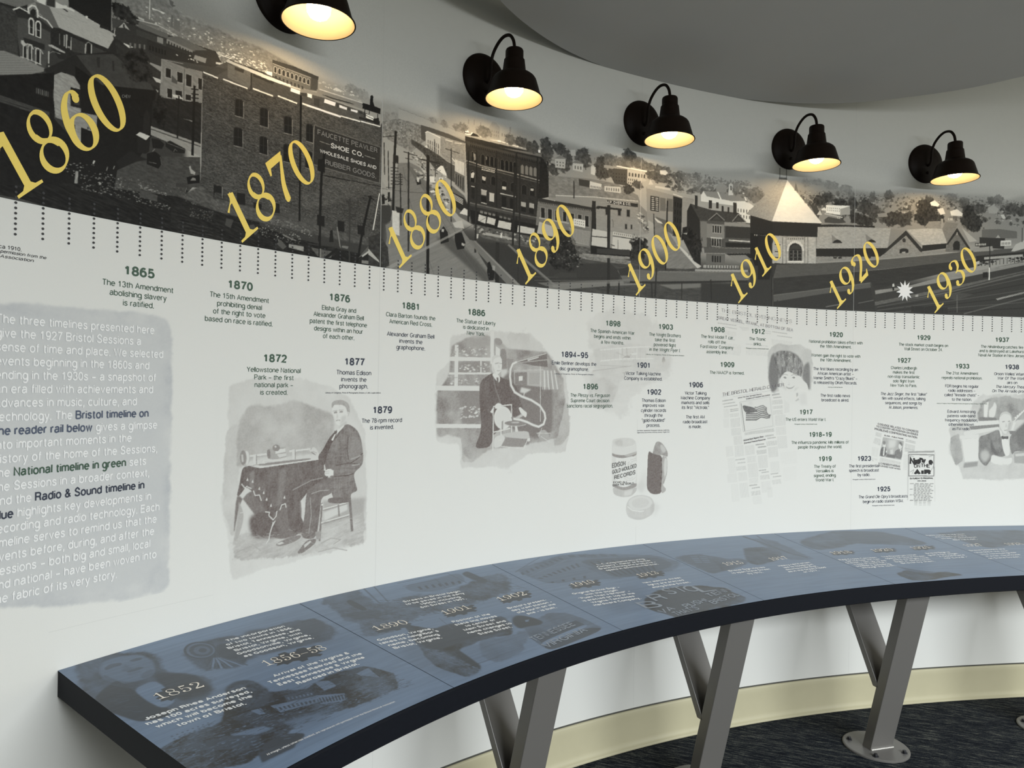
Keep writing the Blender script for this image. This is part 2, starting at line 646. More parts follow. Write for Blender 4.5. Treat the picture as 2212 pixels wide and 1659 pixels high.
X = 0.73
S_lo = [(.43, .56), (.36, .69), (.23, .73), (.09, .69), (.03, .56), (.1, .44), (.23, .38), (.37, .31), (.44, .18), (.37, .05), (.23, 0), (.07, .04), (.01, .17)]
S_up = [(x * 1.36, y * 1.37) for x, y in S_lo]
BOWL = O(.26, .365, .26, .365)
GLYPH = {
    'a': (.52, [el(.265, .53, .215, .20, 165, 0) + [(.48, .1), (.53, 0)], [(.48, .43)] + el(.2, .205, .2, .205, 85, 285) + [(.47, .2)]]),
    'b': (.52, [[(0, 0), (0, 1)], BOWL]), 'c': (.48, [el(.265, .365, .265, .365, 42, 318)]),
    'd': (.52, [[(.52, 0), (.52, 1)], BOWL]), 'e': (.53, [[(.02, .39), (.53, .39)] + el(.265, .365, .265, .365, 8, 318)]),
    'f': (.28, [[(.12, 0), (.12, .8)] + el(.29, .82, .17, .18, 180, 95), [(0, .71), (.28, .71)]]),
    'g': (.52, [BOWL, [(.52, .73), (.52, -.06)] + el(.265, -.06, .255, .22, 0, -150)]),
    'h': (.48, [[(0, 0), (0, 1)], el(.24, .47, .24, .26, 180, 0) + [(.48, 0)]]),
    'i': (0, [[(0, 0), (0, .73)], [(0, .90), (0, 1.0)]]), 'j': (0, [[(0, .73), (0, -.15), (-.1, -.26)], [(0, .9), (0, 1)]]),
    'k': (.47, [[(0, 0), (0, 1)], [(.44, .73), (0, .28)], [(.17, .44), (.48, 0)]]), 'l': (0, [[(0, 0), (0, 1)]]),
    'm': (.8, [[(0, 0), (0, .73)], el(.2, .5, .2, .23, 180, 0) + [(.4, 0)], el(.6, .5, .2, .23, 180, 0) + [(.8, 0)]]),
    'n': (.48, [[(0, 0), (0, .73)], el(.24, .47, .24, .26, 180, 0) + [(.48, 0)]]), 'o': (.54, [O(.27, .365, .27, .365)]),
    'p': (.52, [[(0, .73), (0, -.27)], BOWL]), 'q': (.52, [[(.52, .73), (.52, -.27)], BOWL]),
    'r': (.26, [[(0, 0), (0, .73)], el(.25, .46, .25, .27, 180, 85)]), 's': (.44, [S_lo]),
    't': (.27, [[(.12, .93), (.12, .13), (.16, .02), (.28, 0)], [(0, .71), (.28, .71)]]),
    'u': (.48, [[(0, .73)] + el(.24, .26, .24, .26, 180, 360), [(.48, .73), (.48, 0)]]), 'v': (.46, [[(0, .73), (.23, 0), (.46, .73)]]),
    'w': (.72, [[(0, .73), (.18, 0), (.36, .72), (.54, 0), (.72, .73)]]), 'x': (.46, [[(0, .73), (.46, 0)], [(.46, .73), (0, 0)]]),
    'y': (.47, [[(0, .73), (.24, 0)], [(.47, .73), (.22, -.08), (.14, -.24), (.02, -.26)]]), 'z': (.44, [[(.01, .73), (.43, .73), (0, 0), (.44, 0)]]),
    'A': (.66, [[(0, 0), (.33, 1), (.66, 0)], [(.12, .34), (.54, .34)]]),
    'B': (.62, [[(0, 0), (0, 1), (.34, 1)] + el(.34, .765, .23, .235, 80, -90) + [(0, .53)], [(.34, .53)] + el(.35, .265, .27, .265, 80, -90) + [(0, 0)]]),
    'C': (.66, [el(.35, .5, .35, .5, 42, 318)]), 'D': (.64, [[(0, 0), (0, 1), (.27, 1)] + el(.27, .5, .37, .5, 80, -80) + [(.27, 0), (0, 0)]]),
    'E': (.55, [[(.55, 1), (0, 1), (0, 0), (.56, 0)], [(0, .53), (.5, .53)]]), 'F': (.52, [[(.52, 1), (0, 1), (0, 0)], [(0, .5), (.46, .5)]]),
    'G': (.7, [el(.36, .5, .36, .5, 45, 345) + [(.7, .45), (.4, .45)]]), 'H': (.6, [[(0, 0), (0, 1)], [(.6, 0), (.6, 1)], [(0, .53), (.6, .53)]]),
    'I': (0, [[(0, 0), (0, 1)]]), 'J': (.42, [[(.42, 1), (.42, .25)] + el(.21, .25, .21, .25, 0, -180)]),
    'K': (.62, [[(0, 0), (0, 1)], [(.58, 1), (0, .36)], [(.2, .58), (.62, 0)]]), 'L': (.5, [[(0, 1), (0, 0), (.5, 0)]]),
    'M': (.72, [[(0, 0), (0, 1), (.36, .05), (.72, 1), (.72, 0)]]), 'N': (.6, [[(0, 0), (0, 1), (.6, 0), (.6, 1)]]),
    'O': (.74, [O(.37, .5, .37, .5)]), 'P': (.58, [[(0, 0), (0, 1), (.33, 1)] + el(.33, .74, .25, .26, 80, -80) + [(.33, .48), (0, .48)]]),
    'Q': (.74, [O(.37, .5, .37, .5), [(.45, .22), (.7, -.05)]]),
    'R': (.62, [[(0, 0), (0, 1), (.35, 1)] + el(.35, .75, .24, .25, 80, -80) + [(.35, .5), (0, .5)], [(.36, .5), (.53, .42), (.57, .15), (.62, 0)]]),
    'S': (.6, [S_up]), 'T': (.58, [[(0, 1), (.58, 1)], [(.29, 1), (.29, 0)]]),
    'U': (.6, [[(0, 1), (0, .32)] + el(.3, .32, .3, .32, 180, 360) + [(.6, 1)]]), 'V': (.6, [[(0, 1), (.3, 0), (.6, 1)]]),
    'W': (.92, [[(0, 1), (.23, 0), (.46, .98), (.69, 0), (.92, 1)]]), 'X': (.62, [[(0, 1), (.62, 0)], [(.62, 1), (0, 0)]]),
    'Y': (.6, [[(0, 1), (.3, .45), (.6, 1)], [(.3, .45), (.3, 0)]]), 'Z': (.58, [[(.02, 1), (.56, 1), (0, 0), (.58, 0)]]),
    '0': (.5, [O(.25, .5, .25, .5)]), '1': (.5, [[(.06, .76), (.2, .82), (.29, 1)], [(.29, 1), (.29, 0)]]),
    '2': (.5, [el(.25, .73, .24, .27, 170, -35) + [(.0, 0), (.5, 0)]]),
    '3': (.5, [el(.25, .755, .22, .245, 165, -80), el(.25, .27, .25, .27, 85, -165)]),
    '4': (.52, [[(.4, 0), (.4, 1), (0, .28), (.52, .28)]]), '5': (.5, [[(.46, 1), (.1, 1), (.04, .48)] + el(.24, .32, .26, .32, 130, -155)]),
    '6': (.5, [O(.25, .32, .25, .32), el(.28, .5, .28, .5, 55, 185) + [(0, .36)]]), '7': (.5, [[(0, 1), (.5, 1), (.27, .45), (.18, 0)]]),
    '8': (.5, [O(.25, .76, .21, .24), O(.25, .265, .25, .265)]), '9': (.5, [O(.25, .68, .25, .32), el(.22, .5, .28, .5, 235, 365) + [(.5, .64)]]),
    '&': (.66, [[(.66, .0), (.14, .72)] + el(.28, .82, .16, .18, 200, 0) + [(.4, .68), (.08, .38)] + el(.26, .24, .24, .24, 160, 300) + [(.6, .5)]]),
    '.': (.06, [[(.03, -.02), (.03, .09)]]), ',': (.08, [[(.05, .08), (.05, -.03), (0, -.16)]]), ':': (.06, [[(.03, 0), (.03, .1)], [(.03, .6), (.03, .7)]]),
    '-': (.26, [[(0, .36), (.26, .36)]]), '–': (.5, [[(0, .36), (.5, .36)]]), '’': (.06, [[(.05, 1), (.05, .9), (.0, .76)]]), '!': (.06, [[(.03, 1), (.03, .28)], [(.03, 0), (.03, .09)]]),
    '“': (.22, [[(.0, .78), (.0, .9), (.06, 1)], [(.16, .78), (.16, .9), (.22, 1)]]), '”': (.22, [[(.06, 1), (.06, .9), (.0, .76)], [(.22, 1), (.22, .9), (.16, .76)]]),
    '(': (.2, [el(.4, .4, .4, .65, 130, 230)]), ')': (.2, [el(-.2, .4, .4, .65, -50, 50)]),
    '/': (.3, [[(0, -.05), (.3, 1.05)]]),
}
TRACK, SPACE = 0.065, 0.38       # clear space between letters, width of a word space


def ribbon(p, w, vs, fs, lift=0.0):
    """flat stroke of width w (number or one per point) along p, appended to vs / fs"""
    p = np.asarray(p, float)
    closed = np.hypot(*(p[0] - p[-1])) < 1e-6
    q = p[:-1] if closed else p
    n = len(q)
    d = (np.roll(q, -1, 0) - q)
    d /= np.maximum(1e-9, np.hypot(d[:, 0], d[:, 1]))[:, None]
    nrm = np.stack([-d[:, 1], d[:, 0]], 1)
    base = len(vs)
    wid = np.broadcast_to(np.asarray(w, float), (len(p),))
    for i in range(n):
        a = nrm[i - 1] if (closed or i > 0) else nrm[0]
        b = nrm[i] if (closed or i < n - 1) else nrm[n - 2]
        if not closed and i == 0:
            a = b
        m = a + b
        L = np.hypot(*m)
        m = m / L if L > 1e-6 else a
        k = min(1.7, 1 / max(0.3, m.dot(b)))
        vs.append((*(q[i] + m * wid[i] / 2 * k), lift))
        vs.append((*(q[i] - m * wid[i] / 2 * k), lift))
    for i in range(n if closed else n - 1):
        a, b = base + 2 * i, base + 2 * ((i + 1) % n)
        fs.append((a, a + 1, b + 1, b))


def text_width(t, weight=0.125):
    gap = TRACK + weight
    return sum((GLYPH[c][0] + gap) if c != ' ' else SPACE for c in t) - gap


def text_shape(t, weight=0.11, shear=0.0, italics=()):
    """lettering outline in cap-height units, baseline at y=0, starting at x=0"""
    vs, fs = [], []
    x = 0.0
    gap = TRACK + weight
    for idx, c in enumerate(t):
        if c == ' ':
            x += SPACE
            continue
        wd, strokes = GLYPH[c]
        sh = 0.2 if any(a <= idx < b for a, b in italics) else shear
        for si, st in enumerate(strokes):
            pts = []
            for px, py in st:
                yy = weight / 2 + py * (1 - weight) if 0 <= py <= 1 else py
                pts.append((x + px + yy * sh, yy))
            ribbon(pts, weight, vs, fs, si * 0.0012)
        x += wd + gap
    return vs, fs, x - gap


def letter_ob(name, parts, where, material, parent, label=None):
    """parts: list of (verts2d, faces) already in print coordinates"""
    V2, F = [], []
    for vs, fs in parts:
        b = len(V2)
        V2 += vs
        F += [tuple(i + b for i in f) for f in fs]
    a = np.asarray(V2, float)
    o = mesh_ob(name, where(a[:, 0], a[:, 1], a[:, 2]), F, material, parent)
    if label:
        o['label'] = label
    return o


def line_at(t, sc, zc, width, cap, weight, italics=(), shear=0.0):
    """one centred line of lettering: sc centre, zc vertical centre of the caps"""
    vs, fs, w = text_shape(t, weight, shear, italics)
    k = width / w
    return [((x - w / 2) * k + sc, (y - 0.5) * cap + zc, q) for x, y, q in vs], fs


def line_between(t, a, b, cap, weight, updir=(0, 1)):
    """lettering whose baseline runs from a to b"""
    vs, fs, w = text_shape(t, weight)
    a, b, up = np.array(a, float), np.array(b, float), np.array(updir, float) * cap
    e = (b - a) / w
    return [(*(a + e * x + up * y), q) for x, y, q in vs], fs


def on_wall(off):
    return lambda s, z, lift=0.0: wall_np(s, off + lift, z)


def on_rail(up):
    return lambda s, off, lift=0.0: rail_np(s, off, up + lift)


# display numerals: thick and thin strokes -> list of (points, widths)
def pen(pts, thin, thick, ang=0.0):
    """stroke widths of a broad, vertical-stress pen along pts"""
    p = np.asarray(pts, float)
    d = np.gradient(p, axis=0)
    a = np.arctan2(d[:, 1], d[:, 0]) - ang
    return pts, thin + (thick - thin) * np.abs(np.sin(a)) ** 1.6


def fine(pts, n=6):
    """smooth a sparse skeleton with a Catmull-Rom curve"""
    p = np.asarray(pts, float)
    p = np.vstack([2 * p[0] - p[1], p, 2 * p[-1] - p[-2]])
    out = []
    for i in range(1, len(p) - 2):
        for t in np.linspace(0, 1, n, endpoint=False):
            out.append(0.5 * ((2 * p[i]) + (p[i + 1] - p[i - 1]) * t + (2 * p[i - 1] - 5 * p[i] + 4 * p[i + 1] - p[i + 2]) * t * t
                              + (3 * p[i] - p[i - 1] - 3 * p[i + 1] + p[i + 2]) * t ** 3))
    out.append(p[-2])
    return [tuple(x) for x in out]


def disc(cx, cy, r):
    return el(cx, cy, r, r, 0, 360, 14)


def numeral(c, thin, thick):
    """-> strokes [(pts, widths)] and filled outlines, in a box about .56 wide and 1 high"""
    st, fl = [], []
    if c == '0':
        st.append(pen(el(.28, .5, .25, .48, 90, 450, 40), thin, thick))
    elif c == '1':
        st.append(([(.30, .98), (.30, .02)], thick))
        fl.append([(.02, .70), (.06, .66), (.17, .78), (.30, .80), (.30, 1.0), (.28, 1.0), (.20, .84)])
        fl.append([(.02, 0), (.58, 0), (.58, .05), (.44, .06), (.37, .12), (.23, .12), (.16, .06), (.02, .05)])
    elif c == '8':
        st.append(pen(el(.28, .745, .20, .235, 90, 450, 32), thin, thick * .8, .5))
        st.append(pen(el(.28, .255, .25, .245, 90, 450, 36), thin, thick * .95, .5))
        st.append((fine([(.12, .66), (.2, .55), (.36, .47), (.46, .36)]), [thick * .6] * 19))
    elif c in '69':
        a = pen(el(.29, .31, .235, .29, 90, 450, 36), thin, thick)
        b = pen(fine([(.49, .84), (.43, .955), (.31, .955), (.15, .80), (.06, .55), (.055, .32)]), thin, thick)
        d = disc(.455, .835, .075)
        if c == '9':
            f = lambda p: [(.56 - x, 1 - y) for x, y in p]
            a, b, d = (f(a[0]), a[1]), (f(b[0]), b[1]), f(d)
        st += [a, b]
        fl.append(d)
    elif c == '7':
        fl.append([(.02, .70), (.07, .70), (.12, .83), (.50, .84), (.58, 1.0), (.04, 1.0)])
        st.append((fine([(.54, .93), (.40, .66), (.27, .36), (.22, .06)]), np.linspace(thin * 1.5, thick * 1.1, 19)))
        fl.append(disc(.22, .07, .07))
    elif c == '2':
        st.append(pen(fine([(.06, .74), (.10, .90), (.26, .96), (.45, .88), (.48, .70), (.36, .46), (.18, .24), (.05, .07)]), thin, thick))
        fl.append(disc(.12, .74, .08))
        fl.append([(.02, 0), (.50, 0), (.57, .24), (.52, .24), (.46, .15), (.10, .14)])
    elif c == '3':
        st.append(pen(fine([(.08, .80), (.16, .94), (.30, .96), (.46, .86), (.45, .66), (.32, .54), (.22, .52)]), thin, thick * .9))
        st.append(pen(fine([(.22, .52), (.38, .50), (.51, .36), (.49, .16), (.33, .03), (.15, .05), (.05, .18)]), thin, thick))
        fl += [disc(.12, .80, .07), disc(.11, .19, .08)]
    elif c == '5':
        st.append(pen(fine([(.12, .50), (.26, .60), (.45, .52), (.51, .32), (.44, .12), (.27, .02), (.11, .07), (.06, .2)]), thin, thick))
        st.append(([(.12, .50), (.15, .98)], thin * 1.3))
        fl += [disc(.12, .2, .08), [(.15, 1), (.15, .86), (.40, .84), (.50, .98)]]
    elif c == '4':
        st += [([(.4, .0), (.4, 1)], thick), ([(.4, .97), (.03, .3), (.58, .3)], thin * 1.4)]
    elif c == '–':
        st.append(([(.0, .35), (.56, .35)], thin * 1.4))
    return st, fl


def numerals(t, adv, thin, thick, shear=0.0):
    """a row of display numerals -> verts, faces (unit height)"""
    vs, fs = [], []
    x = 0.0
    for c in t:
        st, fl = numeral(c, thin, thick)
        lift = 0.0
        for p, w in st:
            w = np.broadcast_to(np.asarray(w, float), (len(p),)) if not np.isscalar(w) else w
            if not np.isscalar(w) and len(w) != len(p):
                w = np.interp(np.linspace(0, 1, len(p)), np.linspace(0, 1, len(w)), w)
            ribbon([(a + x + b * shear, b) for a, b in p], w, vs, fs, lift)
            lift += 0.0012
        for p in fl:
            b0 = len(vs)
            vs += [(a + x + b * shear, b, lift) for a, b in p]
            lift += 0.0012
            fs.append(tuple(range(b0, b0 + len(p))))
        x += adv
    return vs, fs, x


# ------------------------------------------------------------------ picture data
# print coordinates: s, z in hundredths of a unit inside the pictures, whole units elsewhere
PAN_GAIN = 1.22
CEILING_RIM = [(-1.16,44.04),(.86,47.4),(4.14,51.14),(9.89,54.95),(14.48,57.39),(19.41,58.61),(24.3,59.29),(28.41,58.94),(31.96,57.68),(36,55.75),(38.47,53.5)]
BOTTOM_SEAM = (1.484,-10.411,8.847,-10.585)
INTRO_LEFT, INTRO_RIGHT = -0.60, 6.13
PHOTO_CREDIT = [('Downtown Bristol, circa 1910.',-1.152,2.75,5.142),('Photograph reproduced with permission from the',-.916,4.1,4.96),('Bristol Historical Association',-.79,2.9,4.771)]
RAIL_JOINTS = [.75,13.75,27.55,41,53.9,67.2,80.9]
ITALIC = {'The Plessy vs. Ferguson':(4,23),'in the Wright Flyer I.':(7,21),'The Jazz Singer, the first “talkie”':(0,15),'The Hindenburg catches fire':(4,14),'War Of The Worlds':(0,17),'The Mercury Theatre':(0,19),'On The Air radio program.':(0,10),'The Grand Ole Opry’s broadcasts':(4,20)}
ENTRIES = [
('1865','green',4.999,1.305,4.937,[('green',['The 13th Amendment','abolishing slavery','is ratified.'],0,4.992,3.178,4.289,3.479)],[]),
('1870','green',10.038,1.295,4.947,[('green',['The 15th Amendment','prohibiting denial','of the right to vote','based on race is ratified.'],3,10.04,3.671,4.329,3.117)],[]),
('1876','green',16.017,1.289,4.924,[('green',['Elisha Gray and','Alexander Graham Bell','patent the first telephone','designs within an hour','of each other.'],2,16.008,3.712,4.278,2.688)],[]),
('1881','green',20.984,1.252,4.892,[('green',['Clara Barton founds the','American Red Cross.'],0,21.01,3.596,4.258,3.849),('navy',['Alexander Graham Bell','invents the','graphophone.'],0,21.025,3.454,3.087,2.309)],[]),
('1872','green',12.073,1.3,1.303,[('green',['Yellowstone National','Park – the first','national park –','is created.'],0,12.045,3.115,.68,-.505)],[]),
('1877','navy',17.073,1.27,1.295,[('navy',['Thomas Edison','invents the','phonograph.'],0,17.053,2.302,.659,-.131)],[('Library of Congress, Prints & Photographs Division, LC-DIG-cwpbh-04044',17.037,3.698,-.517)]),
('1879','navy',19.045,1.282,-1.537,[('navy',['The 78-rpm record','is invented.'],0,19.036,2.803,-2.17,-2.575)],[]),
('1886','green',26.042,1.329,4.89,[('green',['The Statue of Liberty','is dedicated in','New York.'],0,26.029,3.119,4.251,3.492)],[]),
('1894–95','navy',34.496,2.359,2.379,[('navy',['Emile Berliner develops the','disc gramophone.'],0,34.473,3.979,1.746,1.341)],[('Library of Congress, Prints & Photographs Division',34.472,3.483,.954)]),
('1896','green',35.969,1.303,.066,[('green',['The Plessy vs. Ferguson','Supreme Court decision','sanctions racial segregation.'],2,35.96,4.155,-.582,-1.364)],[]),
('1898','green',37.969,1.31,4.873,[('green',['The Spanish-American War','begins and ends within','a few months.'],0,37.942,4.068,4.236,3.439)],[]),
('1903','green',42.969,1.313,4.874,[('green',['The Wright Brothers','take the first','powered flight','in the Wright Flyer I.'],3,42.919,2.907,4.223,3.051)],[('Library of Congress, Prints & Photographs Division',42.936,3.67,2.649)]),
('1901','navy',40.9,1.225,1.792,[('navy',['Victor Talking Machine','Company is established.'],1,40.895,3.581,1.14,.752)],[]),
('1902','navy',41.929,1.3,-.281,[('navy',['Thomas Edison','improves wax','cylinder records','through the','“gold-moulded”','process.'],2,41.919,2.377,-.938,-2.881)],[('Earl Palmer Appalachian Photograph Collection, (Ms89-025),',41.914,3.077,-3.287),('Digital Library and Archives, University Libraries, Virginia Tech',41.917,3.077,-3.439)]),
('1906','navy',45.988,1.312,.339,[('navy',['Victor Talking','Machine Company','markets and sells','its first “Victrola.”'],1,45.971,2.824,-.326,-1.483),('navy',['The first AM','radio broadcast','is made.'],1,45.975,2.352,-2.249,-3.025)],[]),
('1908','green',48.041,1.339,4.89,[('green',['The first Model T car','rolls off the','Ford Motor Company','assembly line.'],2,48.012,3.213,4.275,3.053)],[]),
('1912','green',52.079,1.279,4.907,[('green',['The Titanic','sinks.'],0,52.051,1.628,4.262,3.855)],[('Photograph courtesy of Bristol Herald Courier',52.037,2.288,3.459)]),
('1909','green',49.052,1.321,2.045,[('green',['The NAACP is formed.'],0,49.047,3.397,1.378,1.378)],[]),
('1917','green',57.053,1.237,-1.836,[('green',['The US enters World War I.'],0,57.031,4.055,-2.468,-2.468)],[('Photograph courtesy of Bristol Herald Courier',57.04,2.296,-2.877)]),
('1918–19','green',58.542,2.216,-3.765,[('green',['The influenza pandemic kills millions of','people throughout the world.'],0,58.525,5.799,-4.441,-4.837)],[]),
('1919','green',59.058,1.25,-5.871,[('green',['The Treaty of','Versailles is','signed, ending','World War I.'],2,59.044,2.203,-6.524,-7.699)],[]),
('1920','green',60.007,1.305,4.914,[('green',['National prohibition takes effect with','the 18th Amendment.'],0,59.993,5.435,4.257,3.867),('green',['Women gain the right to vote with','the 19th Amendment.'],0,60.01,4.981,3.074,2.683),('navy',['The first blues recording by an','African American artist –','Mamie Smith’s “Crazy Blues” –','is released by OKeh Records.'],0,60.011,4.523,1.906,.73),('navy',['The first radio news','broadcast is aired.'],0,60.01,2.987,-.389,-.776)],[('Courtesy of Old Hat Records',59.993,1.475,.331)]),
('1929','green',68.984,1.292,4.913,[('green',['The stock market crash begins on','Wall Street on October 24.'],0,68.976,5.017,4.252,3.865)],[]),
('1927','green',67.001,1.282,2.825,[('green',['Charles Lindbergh','makes the first','non-stop transatlantic','solo flight from','New York to Paris.'],2,66.994,3.219,2.156,.595),('navy',['The Jazz Singer, the first “talkie”','film with sound effects, talking','sequences, and songs by','Al Jolson, premieres.'],0,67.006,4.743,-.169,-1.366)],[]),
('1933','green',72.994,1.321,2.427,[('green',['The 21st Amendment','repeals national prohibition.'],1,72.969,4.119,1.788,1.364),('navy',['FDR begins his regular','radio addresses –','called “fireside chats” –','to the nation.'],2,72.975,3.544,.612,-.585),('navy',['Edward Armstrong','patents wide-band','frequency modulation,','otherwise known','as FM radio.'],2,72.951,3.335,-1.685,-3.247)],[('Library of Congress, Prints & Photographs Division, photograph by Harris & Ewing, LC-DIG-hec-47325',72.989,5.145,-.971)]),
('1937','green',77.039,1.316,4.921,[('green',['The Hindenburg catches fire','and is destroyed at Lakehurst','Naval Air Station in New Jersey.'],0,77.046,4.315,4.268,3.488)],[]),
('1938','navy',78.086,1.364,2.451,[('navy',['Orson Welles’ infamous','War Of The Worlds','airs on','The Mercury Theatre','On The Air radio program.'],4,78.13,4.096,1.801,.237)],[]),
('1923','navy',63.054,1.303,-5.886,[('navy',['The first presidential','speech is broadcast','by radio.'],0,63.044,3.023,-6.537,-7.311)],[('Photograph courtesy of Bristol Herald Courier',63.059,2.317,-7.726)]),
('1925','navy',65.077,1.285,-8.608,[('navy',['The Grand Ole Opry’s broadcasts','begin on radio station WSM.'],0,65.048,4.979,-9.268,-9.682)],[('Photograph courtesy of Bristol Herald Courier',65.068,2.267,-10.059)])]
PHOTO_SIGNS = [
('store_sign_lettering','FAUCETTE PEAVLER',(14.45,13.877),(18.384,13.812),.306,.17,'sign_grey'),
('store_sign_lettering','SHOE CO.',(15.305,13.356),(17.422,13.333),.285,.2,'sign_white'),
('store_sign_lettering','WHOLESALE SHOES AND',(14.615,12.917),(18.336,12.82),.216,.2,'sign_white'),
('store_sign_lettering','RUBBER GOODS.',(14.961,12.329),(18.33,12.272),.296,.17,'sign_grey'),
('shop_sign_lettering','M.P. DYER & CO.',(37.237,13.894),(39.462,14.013),.212,.2,'sign_white'),
('wall_sign_lettering','CHEW',(4.105,12.545),(4.464,12.654),.14,.14,'sign_grey'),
('wall_sign_lettering','ENT',(2.359,11.189),(2.667,11.216),.114,.16,'black'),
('wall_sign_lettering','IMS',(2.676,10.693),(3.012,10.748),.125,.16,'black')]
NEWS_TEXT = [
('newspaper_title','THE BRISTOL EVENING NEWS',(48.374,6.349),(55.483,5.722),.302,.08,'news_light'),
('newspaper_headline','GREAT VESSEL, TITANIC, AT BOTTOM OF SEA',(48.085,5.731),(55.596,5.012),.274,.2,'news_light'),
('newspaper_title','THE BRISTOL HERALD COURIER',(48.621,-.571),(54.762,.339),.288,.1,'news'),
('newspaper_headline','Unfurl The Star Spangled Banner,',(50.191,-.731),(52.577,-.381),.104,.2,'news'),
('newspaper_headline','Emblem of Freedom And Justice',(51.013,-.828),(53.379,-.457),.125,.2,'news'),
('newspaper_headline','National Bank Reports Show',(50.793,-4.295),(52.762,-3.98),.16,.2,'news'),
('newspaper_headline','Enormous Financial Resources',(50.856,-4.518),(52.976,-4.207),.153,.2,'news'),
('news_clipping_headline','COOLIDGE RELATES TO CONGRESS',(64.415,-2.948),(68.547,-3.647),.203,.18,'news'),
('news_clipping_headline','TO COUNTRY HIS POSITION ON ISSUES',(64.267,-3.144),(68.509,-3.89),.181,.2,'news'),
('news_clipping_headline','PROBLEMS CONFRONTING NATION',(64.102,-3.383),(68.428,-4.162),.203,.2,'news'),
('news_clipping_headline','BLAINE – PUBLIC FIGURE',(65.102,-3.92),(67.041,-4.235),.124,.2,'news'),
('news_clipping_headline','U. S. PRESIDENT’S MESSAGE',(64.551,-6.408),(66.742,-6.719),.167,.2,'news'),
('news_clipping_headline','IS LISTENED TO BY NATION',(64.554,-6.604),(66.745,-6.938),.145,.2,'news'),
('programme_lettering','N',(67.79,-6.508),(68.152,-6.51),.733,.3,'black'),
('programme_lettering','a',(68.185,-6.489),(68.463,-6.476),.565,.3,'black'),
('programme_lettering','s',(68.504,-6.447),(68.74,-6.433),.573,.3,'black'),
('programme_lettering','h',(68.781,-6.404),(69.025,-6.391),.647,.3,'black'),
('programme_lettering','v',(69.059,-6.376),(69.302,-6.363),.559,.3,'black'),
('programme_lettering','i',(69.344,-6.349),(69.395,-6.349),.604,.3,'black'),
('programme_lettering','l',(69.462,-6.364),(69.513,-6.364),.604,.3,'black'),
('programme_lettering','l',(69.598,-6.409),(69.648,-6.409),.627,.3,'black'),
('programme_lettering','e',(69.733,-6.483),(70.02,-6.529),.553,.3,'black'),
('programme_lettering','ON',(68.189,-6.767),(68.761,-6.757),.33,.16,'black'),
('programme_lettering','THE',(68.887,-6.714),(69.771,-6.778),.346,.16,'black'),
('programme_lettering','AIR',(68.266,-7.392),(69.781,-7.405),.477,.34,'black'),
('programme_lettering','SATURDAY’S PROGRAM.',(67.767,-7.79),(70.123,-7.777),.147,.22,'black'),
('programme_lettering','WSM (282.8)',(68.527,-7.989),(69.411,-7.991),.103,.2,'black'),
('carton_lettering','EDISON',(38.085,-6.087),(39.301,-5.945),.373,.2,'sign_grey'),
('carton_lettering','GOLD MOULDED',(38.11,-6.563),(40.341,-6.143),.325,.2,'sign_grey'),
('carton_lettering','RECORDS',(38.317,-6.979),(40.24,-6.656),.326,.2,'sign_grey'),
('carton_lettering','ECHO ALL',(38.222,-7.259),(39.543,-7.298),.163,.2,'sign_grey'),
('carton_lettering','OVER THE WORLD.',(38.159,-7.48),(40.169,-7.425),.17,.2,'sign_grey')]
